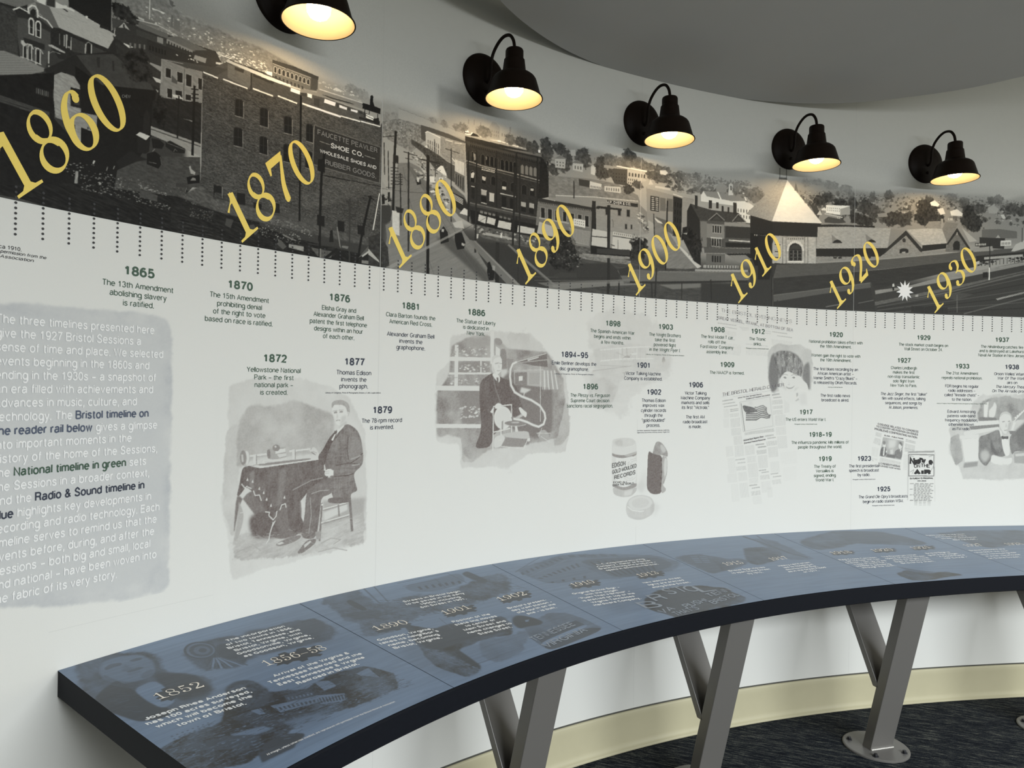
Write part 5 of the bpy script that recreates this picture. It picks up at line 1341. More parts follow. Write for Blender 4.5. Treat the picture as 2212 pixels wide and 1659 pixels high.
('P',119,[4012,1435,4103,1374,4128,1212,4083,1207,4015,1290]),('D',[4013,1381,4081,1335,4127,1230,4105,1210,4060,1259,4014,1318],46,73,.151,49,199),
('P',131,[4093,1573,4302,1555,4554,1535,4555,1502,4354,1525,4351,1385,4103,1374]),
('P',149,[4093,1573,4155,1582,4347,1570,4560,1540,4554,1528,4354,1534,4099,1556]),('P',49,[4134,1501,4219,1503,4220,1386,4136,1385]),
('Q',[4140,1497,4215,1498,4217,1392,4141,1392],2,7,.7,.45,172),('P',96,[4226,1499,4349,1503,4350,1403,4228,1396]),('L',147,.062,[4286,1502,4288,1398]),
('L',189,.083,[4354,1543,4451,1527]),('P',178,[4177,1585,4324,1586,4325,1567,4178,1571]),('P',43,[4354,1529,4442,1518,4436,1207,4354,1213]),
('Q',[4360,1497,4438,1488,4433,1244,4364,1256],3,4,.4,.6,29),('P',135,[4442,1531,4557,1511,4504,1439,4492,1269,4437,1244]),
('N',8,.166,.083,[4442,1531,4557,1511,4504,1439,4437,1244],{'seed':1}),('P',112,[4165,1335,4244,1308,4412,1130,4633,979,4290,938,4270,1107,4173,1217]),
('N',14,.509,.081,[4165,1335,4633,979,4290,938,4173,1217],{'tilt':.5,'seed':1}),('P',178,[4389,1146,4412,1147,4638,994,4598,975]),
('P',88,[4182,1347,4306,1324,4365,1218,4285,1247]),('P',191,[4165,1340,4244,1309,4256,1295,4205,1303]),
('P',209,[4623,1566,4647,1603,4808,1588,5077,1568,5154,1532,5151,1389,4998,1395,4972,1518,4623,1519]),
('P',130,[4647,1603,4784,1612,4802,1587,4808,1557,4680,1564]),('P',127,[4790,1605,5041,1621,5068,1567,4925,1552,4808,1559]),
('L',227,.106,[4782,1625,4808,1578,4820,1558]),('L',227,.107,[5041,1631,5073,1568]),('P',194,[4897,1686,4918,1701,4937,1691,4943,1603,4894,1597]),
('P',66,[4911,1676,4925,1678,4928,1642,4912,1640]),('Q',[4978,1509,5149,1507,5150,1409,4980,1412],6,2,.35,.55,79),
('P',131,[4772,1660,4818,1694,4876,1672,4877,1615,4772,1612]),('T',49.7,16.54,.35,.58,100,{'seed':3,'al':1}),
('T',51.47,16.24,1.18,.68,100,{'seed':4,'al':1}),('P',39,[4489,1424,4520,1486,4618,1471,4623,1206,4490,1250]),
('P',60,[4520,1488,4607,1474,4740,1458,4997,1463,5074,1394,4858,1372,4615,1366]),('N',8,.146,.104,[4520,1488,4997,1463,5074,1394,4615,1366],{'seed':1}),
('P',74,[4615,1366,5121,1387,5125,1182,4624,1144]),('N',8,.189,.084,[4615,1366,5121,1387,5125,1182,4624,1144],{'seed':1}),
('P',51,[4701,1373,4781,1438,4858,1389]),('L',123,.074,[4701,1373,4781,1438,4858,1389]),('P',51,[4937,1387,4997,1453,5074,1394]),
('L',123,.075,[4937,1387,4997,1453,5074,1394]),('P',64,[4742,1381,4782,1417,4823,1389]),('P',62,[4969,1397,4997,1432,5039,1401]),
('P',118,[4684,1345,4858,1352,4860,1237,4686,1231]),('P',51,[4870,1339,5116,1352,5118,1259,4872,1248]),
('P',129,[4858,1374,5045,1382,5122,1377,5116,1355,4858,1343]),('P',108,[4620,1357,4684,1359,4687,1155,4630,1154]),
('Q',[4736,1336,4833,1338,4834,1278,4737,1276],4,1,.62,.95,34,{'frame':152,'fw':.2}),
('Q',[4732,1230,4831,1233,4832,1169,4733,1168],4,1,.62,.95,33,{'frame':146,'fw':.2}),('L',172,.106,[4727,1235,4837,1237]),
('L',186,.096,[4905,1229,5112,1235]),('P',35,[4872,1209,5124,1221,5125,1186,4873,1171]),('P',77,[4659,1147,5166,1180,5167,1141,4665,1105]),
('P',93,[4683,1102,4868,1113,4870,1026,4684,1016]),('Q',[4735,1092,4833,1095,4834,1038,4736,1035],4,1,.6,.9,35),
('P',32,[4868,1117,5167,1141,5167,1097,4956,1091]),('P',118,[4897,1105,5075,1121,5168,1062,5004,1053]),
('P',145,[4655,1007,5004,1028,5004,1005,4656,983]),('Q',[4678,1006,5004,1026,5004,1005,4679,985],12,1,.35,1,73),('L',48,.272,[4577,1553,4578,1462]),
('L',48,.316,[4716,1529,4717,1477]),('L',48,.233,[4786,1522,4786,1484]),('L',47,.342,[4960,1535,4962,1454]),('L',47,.191,[4838,1500,4839,1461]),
('L',47,.192,[4897,1496,4897,1453]),('P',34,[4449,1288,4495,1302,4623,1206,4632,998,4563,1030,4451,1199]),
('T',45.78,11.54,.69,1.04,36,{'seed':5,'al':1}),('T',45.02,12.23,.69,.66,31,{'seed':6,'al':1}),('P',149,[4450,1241,4496,1252,4490,1236]),
('P',64,[3205,960,3583,993,3953,995,4245,948,4633,970,5099,984,5776,1027,5784,512,3215,398]),
('N',14,.56,.131,[3205,960,3583,993,4245,948,5776,1027,5781,714,3212,566],{'seed':6}),
('P',52,[3206,876,3757,944,3867,879,3825,799,3209,738],{'soft':.093}),('P',112,[3476,981,3756,1002,3954,977,3954,950,3713,945,3477,951]),
('N',40,.211,.077,[3476,981,3954,977,3954,950,3477,951],{'seed':1}),('P',109,[3209,738,3824,811,4067,837,4068,805,3695,762,3210,691]),
('L',41,.037,[3208,784,3824,835,4473,882]),('P',94,[3828,895,4021,919,4245,920,5099,984,5158,959,5100,914,4224,843,3885,822]),
('N',5,.794,.06,[3828,895,4245,920,5099,984,5100,914,3885,822],{'seed':1}),('P',45,[3885,819,4224,840,5100,911,5100,892,3890,802]),
('L',120,.051,[4223,920,5099,982]),('P',144,[4575,967,5098,999,5099,984,4575,950]),
('P',104,[4225,817,4936,886,5101,867,5101,838,4704,832,4361,790],{'soft':.082}),('P',51,[4635,865,5124,888,5127,683,4637,714],{'soft':.168}),
('T',33.5,9.59,1.37,1.11,33,{'seed':11,'al':1}),('T',40.4,10.94,.89,.82,39,{'seed':12,'al':1}),('T',40.19,10.28,.78,.54,42,{'seed':13,'al':1}),
('T',32.99,9.11,.94,.59,31,{'seed':14,'al':1}),('P',52,[5120,1093,5775,1138,5784,512,5130,488]),
('P',42,[5263,1431,5334,1422,5840,1446,5801,1413,5794,1326,5265,1301]),('P',45,[5121,1467,5263,1431,5267,1145,5125,1184]),
('P',39,[5114,1459,5339,1424,5353,1313,5164,1283,5117,1308]),('P',30,[5117,1308,5341,1312,5333,1059,5168,1038,5120,1142]),
('Q',[5152,1301,5341,1302,5341,1287,5152,1287],9,1,.4,.9,163),('L',53,.109,[5341,1312,5350,734]),
('Q',[5300,1284,5342,1277,5345,1050,5304,1067],1,9,.7,.4,94),('P',158,[5366,1293,5778,1324,5782,1098,5340,1070,5337,1230]),
('N',24,.217,.076,[5366,1293,5778,1324,5782,1098,5340,1070],{'seed':8}),('L',92,.054,[5443,1297,5446,1079]),('L',92,.055,[5478,1300,5482,1081]),
('L',92,.055,[5666,1314,5670,1093]),('L',92,.055,[5698,1317,5702,1095]),('Q',[5490,1299,5657,1312,5657,1291,5490,1279],8,1,.6,.7,100),
('P',200,[5487,1186,5498,1237,5532,1268,5574,1281,5619,1273,5650,1245,5663,1198,5644,1197,5629,1236,5572,1261,5520,1231,5506,1187]),
('Q',[5490,1271,5657,1283,5658,1203,5492,1191],9,1,.25,1,160),
('P',45,[5506,1187,5515,1228,5544,1252,5574,1259,5610,1250,5636,1227,5642,1197,5643,1112,5507,1103]),('P',58,[5513,1203,5550,1241,5610,1245,5637,1212]),
('Q',[5510,1193,5640,1202,5642,1112,5511,1103],3,3,.8,.8,38,{'frame':104,'fw':.14}),('L',197,.109,[5499,1096,5654,1106]),
('P',123,[5337,1230,5266,1244,5269,1067,5340,1070]),('P',34,[5194,1297,5336,1299,5339,1071,5318,932,5200,924]),('L',44,.152,[5330,1308,5348,577]),
('L',77,.054,[5349,953,5355,578]),('L',54,.098,[5367,1232,5420,1232]),('L',53,.098,[5367,1172,5421,1172]),('L',52,.098,[5368,1123,5422,1123]),
('L',51,.098,[5369,1073,5422,1073]),('L',49,.098,[5370,1014,5423,1014]),
('V',[5495,1701,6093,1723,6754,1772,7537,1767,7947,1745,7950,1529,7540,1574,6758,1510,6096,1498,5497,1581],420,81,.164,{'lo':105,'hi':172,'dark':68}),
('V',[5555,1716,6093,1744,6754,1783,7537,1788,7947,1766,7947,1701,7538,1713,6755,1678,6094,1652,5556,1656],300,82,.099,{'lo':120,'hi':175,'dark':88}),
('T',56.73,17.78,.48,.4,106,{'seed':30,'al':1}),('T',57.8,17.98,.72,.3,107,{'seed':31,'al':1}),('T',59.24,17.8,.84,.41,109,{'seed':32,'al':1}),
('T',60.8,17.63,.72,.41,114,{'seed':33,'al':1}),('T',59.97,17.2,.24,.25,98,{'seed':34,'al':1}),('T',61.35,17.16,.36,.46,96,{'seed':35,'al':1}),
('T',58.9,16.76,.72,.51,63,{'seed':36,'al':1}),('T',58.19,16.39,.72,.51,59,{'seed':37,'al':1}),('T',60.22,16.41,.72,.41,54,{'seed':38,'al':1}),
('T',61.54,16.36,.6,.62,61,{'seed':39,'al':1}),('T',62.87,16.25,.84,.72,61,{'seed':40,'al':1}),('T',63.71,15.9,.72,.62,65,{'seed':41,'al':1}),
('T',65.25,17.46,.53,.46,66,{'seed':42,'al':1}),('T',63.57,17.18,.36,.47,83,{'seed':43,'al':1}),('T',69.24,16.47,1.2,1.16,49,{'seed':44,'al':1}),
('T',69.01,15.61,1.32,.74,46,{'seed':45,'al':1}),('T',66.49,15.46,1.44,.73,55,{'seed':46,'al':1}),('T',65.29,15.27,.72,.62,53,{'seed':47,'al':1}),
('T',70.34,15.58,.72,.53,51,{'seed':48,'al':1}),('T',73.46,16.07,.84,1.17,47,{'seed':49,'al':1}),('T',74.2,15.47,.84,.85,48,{'seed':50,'al':1}),
('T',75.73,17.58,.48,.43,79,{'seed':51,'al':1}),('T',76.45,17.72,.6,.43,89,{'seed':52,'al':1}),('T',77.79,16.93,.72,.65,73,{'seed':53,'al':1}),
('T',78.75,16.76,.6,.54,66,{'seed':54,'al':1}),('T',71.75,17.67,.72,.42,96,{'seed':55,'al':1}),('T',72.96,17.32,.6,.43,83,{'seed':56,'al':1}),
('T',61.92,15.15,.72,.51,52,{'seed':57,'al':1}),('T',62.76,15,.96,.52,48,{'seed':58,'al':1}),('T',74.54,16.77,.72,.53,73,{'seed':59,'al':1}),
('P',220,[5879,1609,6121,1621,6124,1546,6024,1534,5880,1541]),('P',149,[6023,1585,6123,1618,6124,1546,6024,1532]),
('Q',[5889,1594,6023,1597,6023,1556,5889,1556],7,2,.35,.5,109),('P',204,[5832,1569,5861,1587,5891,1569,5886,1559,5834,1560]),
('P',68,[5863,1481,5904,1509,6060,1495,6085,1472,6001,1458,5869,1456]),('L',176,.088,[5868,1532,6048,1513]),
('P',65,[5712,1600,5783,1596,5820,1528,5797,1476]),('P',176,[5785,1515,5820,1563,5838,1519]),
('P',210,[6947,1706,6995,1730,7044,1696,7032,1674,6960,1680]),('P',193,[7020,1652,7081,1666,7105,1615,7057,1602]),
('P',204,[7153,1639,7225,1664,7286,1625,7274,1603,7166,1602]),('P',149,[7538,1692,7598,1722,7652,1687,7635,1643,7551,1644]),
('P',180,[7671,1634,7707,1641,7726,1605,7696,1598]),('P',126,[6408,1571,6504,1588,6516,1553,6420,1541]),
('P',153,[4442,1762,5731,1874,6331,1835,7945,1874,7946,1777,6814,1745,6093,1733,5495,1711,5140,1684,4444,1603],{'soft':.623,'al':.45}),
('G',119,140,[5397,1785,5441,1790,5334,1427,5262,1441,5191,1474]),('G',214,203,[5437,1789,5480,1787,5843,1447,5331,1425]),
('N',14,.131,.065,[5397,1785,5441,1790,5334,1427,5262,1441,5191,1474],{'tilt':.3,'seed':3}),
('N',7,.283,.076,[5437,1789,5480,1787,5843,1447,5331,1425],{'seed':4}),('G',130,151,[5422,1791,5485,1791,5333,1423,5072,1460]),
('N',16,.131,.065,[5422,1791,5485,1791,5333,1423,5072,1460],{'tilt':.3,'seed':3}),('P',84,[5396,1800,5479,1805,5482,1787,5397,1784]),
('L',79,.065,[5408,1881,5407,1791]),('L',79,.065,[5472,1884,5475,1793]),('P',98,[5555,1706,5568,1773,5597,1695]),
('P',102,[5658,1610,5675,1657,5706,1599]),('P',42,[5774,1428,5929,1445,6385,1464,6385,1443,5798,1400]),
('P',150,[5798,1413,6097,1437,6548,1451,6520,1282,5789,1227]),('N',20,.176,.088,[5798,1413,6548,1451,6520,1282,5789,1227],{'seed':5}),
('P',119,[5940,1359,6046,1288,5946,1281]),('P',43,[5946,1285,5970,1307,6001,1320,6030,1311,6052,1292]),('P',118,[6290,1386,6405,1317,6303,1311]),
('P',43,[6303,1312,6327,1333,6353,1344,6381,1335,6402,1318]),('P',121,[6548,1447,6704,1439,6681,1391,6523,1262,6520,1282]),
('P',125,[6521,1262,6705,1417,6870,1262,6858,1230,6462,1189]),('N',20,.157,.078,[6521,1262,6705,1417,6870,1262,6858,1230,6462,1189],{'seed':6}),
('P',47,[6704,1442,6875,1286,6867,1248,6705,1397,6533,1262,6473,1212,6461,1243,6520,1282]),('P',52,[6666,1358,6685,1375,6704,1361,6700,1337,6674,1336]),
('P',44,[6641,1268,6665,1280,6707,1282,6731,1273,6732,1224,6642,1219]),('P',148,[6665,1249,6701,1254,6702,1226,6666,1224]),
('P',160,[6710,1449,6891,1470,7086,1480,7124,1351,6875,1319]),('N',20,.18,.09,[6710,1449,7086,1480,7124,1351,6875,1319],{'seed':7}),
('P',41,[6875,1319,7124,1349,7116,1303,6870,1264]),('P',122,[6893,1481,6938,1536,7058,1547,7065,1477]),
('N',12,.158,.079,[6893,1481,6938,1536,7058,1547,7065,1477],{'seed':1}),('P',137,[7061,1568,7084,1569,7086,1471,7065,1470]),
('P',110,[7074,1475,7112,1543,7241,1535,7169,1406,7127,1356]),('N',12,.158,.079,[7074,1475,7241,1535,7127,1356],{'seed':1}),
('P',97,[7228,1473,7345,1314,7333,1281,7104,1271,7133,1346]),('N',16,.136,.079,[7228,1473,7345,1314,7104,1271,7133,1346],{'seed':4}),
('P',46,[7228,1494,7365,1315,7351,1298,7228,1452,7134,1336,7119,1340]),('P',39,[7188,1343,7205,1371,7229,1379,7254,1368,7260,1342,7257,1294,7192,1291]),
('P',155,[7276,1497,7436,1385,7356,1371]),('L',171,.068,[7228,1452,7229,1430]),
('P',124,[5790,1159,6461,1217,6870,1259,7110,1292,7110,1266,6462,1178,5786,1113]),
('N',20,.176,.077,[5790,1159,6870,1259,7110,1266,5786,1113],{'seed':1}),('P',39,[5784,1226,6514,1275,6473,1217,6443,1195,5785,1159]),
('Q',[5952,1166,6053,1173,6054,1155,5952,1149],2,1,.7,.8,40),('P',43,[6317,1209,6347,1210,6347,1176,6317,1175]),
('P',77,[5387,1063,5779,1098,6462,1170,7063,1247,7375,1294,7412,1224,6944,1152,6463,1085,5353,946]),
('N',6,.435,.054,[5387,1063,7375,1294,7412,1224,5353,946],{'seed':1}),('L',132,.066,[5786,1109,6462,1178,7062,1253]),
('P',51,[5353,944,6463,1082,7412,1221,7425,1150,7065,1073,6394,902,6351,967,5356,805]),
('N',6,.652,.109,[5353,944,6463,1082,7412,1221,6394,902,5356,805],{'seed':1}),('P',75,[7375,1294,7919,1344,7953,1313,7953,1280,7412,1226]),
('P',81,[5356,805,5866,887,6345,962,6351,918,5867,842,5363,748]),('P',51,[5357,748,6351,916,6396,731,5358,687]),
('L',109,.065,[5362,804,6345,959],{'al':.6}),('L',102,.088,[5893,731,6036,758]),('L',96,.056,[6227,776,6383,809]),
('P',56,[6394,887,7954,1226,7962,665,6397,700]),('P',125,[6394,895,6706,942,7066,1041,7954,1221,7954,1192,7066,997,6400,861]),
('N',12,.447,.067,[6394,895,7954,1221,7954,1192,6400,861],{'seed':1}),('P',87,[6395,794,7067,935,7955,1140,7956,1107,7068,883,6396,762]),
('N',14,.223,.067,[6395,794,7955,1140,7956,1107,6396,762],{'seed':1}),('L',43,.056,[6420,763,7188,929,7955,1129]),
('L',82,.056,[6420,749,7188,898,7956,1073]),('L',42,.056,[6420,734,7189,866,7957,1017]),('L',80,.056,[6421,720,7189,834,7958,961]),
('L',41,.056,[6421,705,7189,802,7958,904]),('L',79,.056,[6421,691,7190,770,7959,848]),('L',40,.056,[6421,676,7190,739,7960,792]),
('P',47,[6769,772,7142,769,7143,716,6769,724]),('P',74,[7068,872,7236,910,7405,900,7237,841],{'soft':.068,'al':.7}),
('L',116,.113,[7311,721,7959,891],{'al':.5}),('L',191,.057,[7640,868,7658,858]),('L',189,.057,[7655,872,7673,862]),('L',187,.057,[7670,876,7688,866]),
('L',185,.057,[7685,880,7703,870]),('L',183,.057,[7700,884,7718,874]),('L',181,.057,[7715,888,7733,877]),('L',179,.057,[7730,891,7748,881]),
('L',177,.057,[7745,895,7763,885]),('L',176,.057,[7760,899,7778,889]),('L',174,.057,[7775,903,7793,893]),('L',172,.057,[7790,907,7808,896]),
('L',170,.057,[7805,910,7823,900]),('L',168,.057,[7820,914,7838,904]),('L',166,.057,[7835,918,7853,908]),('L',164,.057,[7850,922,7868,912]),
('L',162,.057,[7865,926,7883,916]),('L',160,.057,[7880,930,7898,919]),('L',159,.057,[7895,933,7913,923]),('L',157,.057,[7910,937,7928,927]),
('L',155,.057,[7925,941,7943,931]),('L',153,.057,[7940,945,7958,935]),('L',151,.057,[7955,949,7973,939]),
('P',94,[7481,1491,7661,1505,7842,1491,7843,1427,7482,1411]),('P',50,[7458,1420,7722,1422,7712,1324,7459,1324]),
('P',148,[7626,1423,7650,1451,7674,1422]),('P',193,[7675,1398,7783,1408,7784,1360,7675,1350]),
('Q',[7681,1387,7777,1394,7777,1365,7681,1357],6,1,.4,.8,73),('P',45,[7416,1365,7530,1375,7531,1343,7417,1335]),
('Q',[7420,1363,7528,1372,7528,1346,7420,1339],7,1,.55,.7,191),('P',167,[7784,1306,7832,1372,7951,1431,7952,1345,7820,1307]),
('P',133,[7387,1316,7591,1346,7604,1304,7399,1284]),('L',45,.068,[7896,1526,7897,1397]),('P',44,[7424,1248,7953,1313,7953,1286,7425,1184]),
('Q',[7424,1226,7953,1307,7954,1215,7425,1152],14,1,.15,1,41),('D',[7424,1216,7665,1247,7953,1286,7954,1226,7665,1199,7425,1162],46,83,.17,21,58),
('P',168,[7425,1194,7461,1207,7461,1175,7425,1168]),('P',149,[7508,1241,7905,1284,7905,1262,7509,1219]),('L',42,.091,[7564,1372,7568,1136]),
('L',213,.102,[7564,1147,7563,1039]),('P',35,[7498,1101,7546,1108,7547,1060,7499,1053]),('P',29,[6568,934,6586,939,6592,906,6577,900]),
('P',185,[6571,957,6588,966,6595,939,6574,934]),('P',149,[6809,873,6839,879,6840,858,6809,854]),('L',136,.057,[7236,889,7239,730],{'al':.6}),
('L',30,.171,[1971,1543,1963,1351,1960,1065]),('L',38,.118,[2065,1438,2075,830]),('L',25,.219,[2209,1449,2221,694]),('L',36,.086,[2007,1296,2018,981]),
('L',42,.083,[2386,1535,2394,1064]),('L',58,.065,[2257,1565,2268,1328]),('L',46,.069,[1889,1455,1896,1265]),('L',40,.069,[1918,1412,1927,1187]),
('L',40,.138,[2589,1376,2588,891]),('L',35,.162,[2904,1515,2896,978]),('L',37,.127,[2947,1474,2952,952]),('L',34,.318,[2769,970,2769,706]),
('L',38,.099,[2942,829,2944,707]),('L',39,.256,[3738,1369,3749,760]),('L',53,.115,[3420,1497,3422,1385]),('L',40,.236,[3744,1373,3745,691]),
('L',39,.134,[4298,1480,4290,942]),('L',57,.102,[4168,1363,4179,1181]),('L',43,.133,[4202,944,4192,723]),('L',38,.129,[3846,814,3843,707]),
('L',44,.104,[4449,857,4449,721]),('L',44,.122,[4157,826,4165,707]),('L',41,.116,[4732,891,4741,729]),('L',54,.086,[3419,1508,3421,1388]),
('L',40,.08,[2142,1416,2299,1420]),('L',40,.055,[2030,1433,2129,1432]),('L',39,.078,[3636,1355,3859,1363]),('L',39,.098,[3636,1345,3859,1359]),
('L',41,.038,[1869,1485,1973,1517]),('L',39,.046,[1951,1349,1993,1355]),('L',41,.041,[2341,1525,2451,1518]),('L',40,.039,[2043,1398,2095,1399]),
('L',43,.046,[1939,1317,1993,1325]),('L',43,.046,[1939,1297,1994,1305]),('L',42,.046,[1940,1278,1994,1285]),('L',42,.046,[1940,1258,1994,1265]),
('L',42,.046,[1940,1238,1995,1245]),('L',41,.046,[1941,1218,1995,1225]),('L',40,.047,[1994,1286,2024,1290]),('L',40,.047,[1994,1272,2024,1275]),
('L',40,.047,[1995,1258,2024,1261]),('L',40,.047,[1995,1243,2024,1247]),('L',39,.047,[1995,1229,2025,1232]),
('P',37,[1954,1399,1992,1401,1993,1358,1955,1353]),('P',39,[3625,1352,3654,1356,3654,1336,3625,1335]),
('P',39,[3826,1364,3859,1365,3855,1347,3826,1346]),('L',43,.03,[1797,1171,2073,1194,2212,1215],{'al':.6}),('L',44,.031,[2011,1290,2063,1257],{'al':.6}),
('L',40,.033,[2351,929,2460,1005,2684,1141],{'al':.6}),('P',137,[1912,708,2478,1031,2487,1023,1954,707],{'al':.75}),
('P',127,[2862,982,3250,751,3313,724,3250,719,2852,972],{'al':.7}),('P',107,[2509,972,2594,962,2976,701,2867,691],{'al':.9}),
('P',138,[2573,967,2592,968,2961,708,2936,706],{'al':.6}),('P',47,[2592,962,2823,977,3250,735,2976,710],{'soft':.052,'al':.6}),
('P',26,[2689,833,2708,843,2721,812,2748,776,2740,719,2701,715,2686,769]),('P',136,[2728,821,2752,816,2748,784,2729,789]),
('T',33.39,10.06,1.16,1.19,36,{'seed':9,'al':1}),('T',33.72,9.33,1.27,.68,39,{'seed':10,'al':1}),
('D',[3245,1046,3369,1078,3497,1024,3499,895,3373,865,3247,911],70,66,.094,52,112),('P',54,[3636,1040,3943,1063,3944,1018,3636,1005]),
('P',124,[3497,990,3944,1009,3945,991,3551,969]),('N',30,.192,.077,[3497,990,3944,1009,3945,991,3551,969],{'seed':1}),
('L',106,.037,[3086,753,3947,829],{'al':.6}),('L',106,.037,[3085,778,3291,793],{'al':.5}),('P',113,[3107,738,3947,838,3948,811,3189,721],{'al':.7}),
('P',51,[3834,900,3945,937,3947,865,3857,857]),('P',59,[3249,802,3311,833,3458,839,3458,805,3270,787],{'al':.7})]
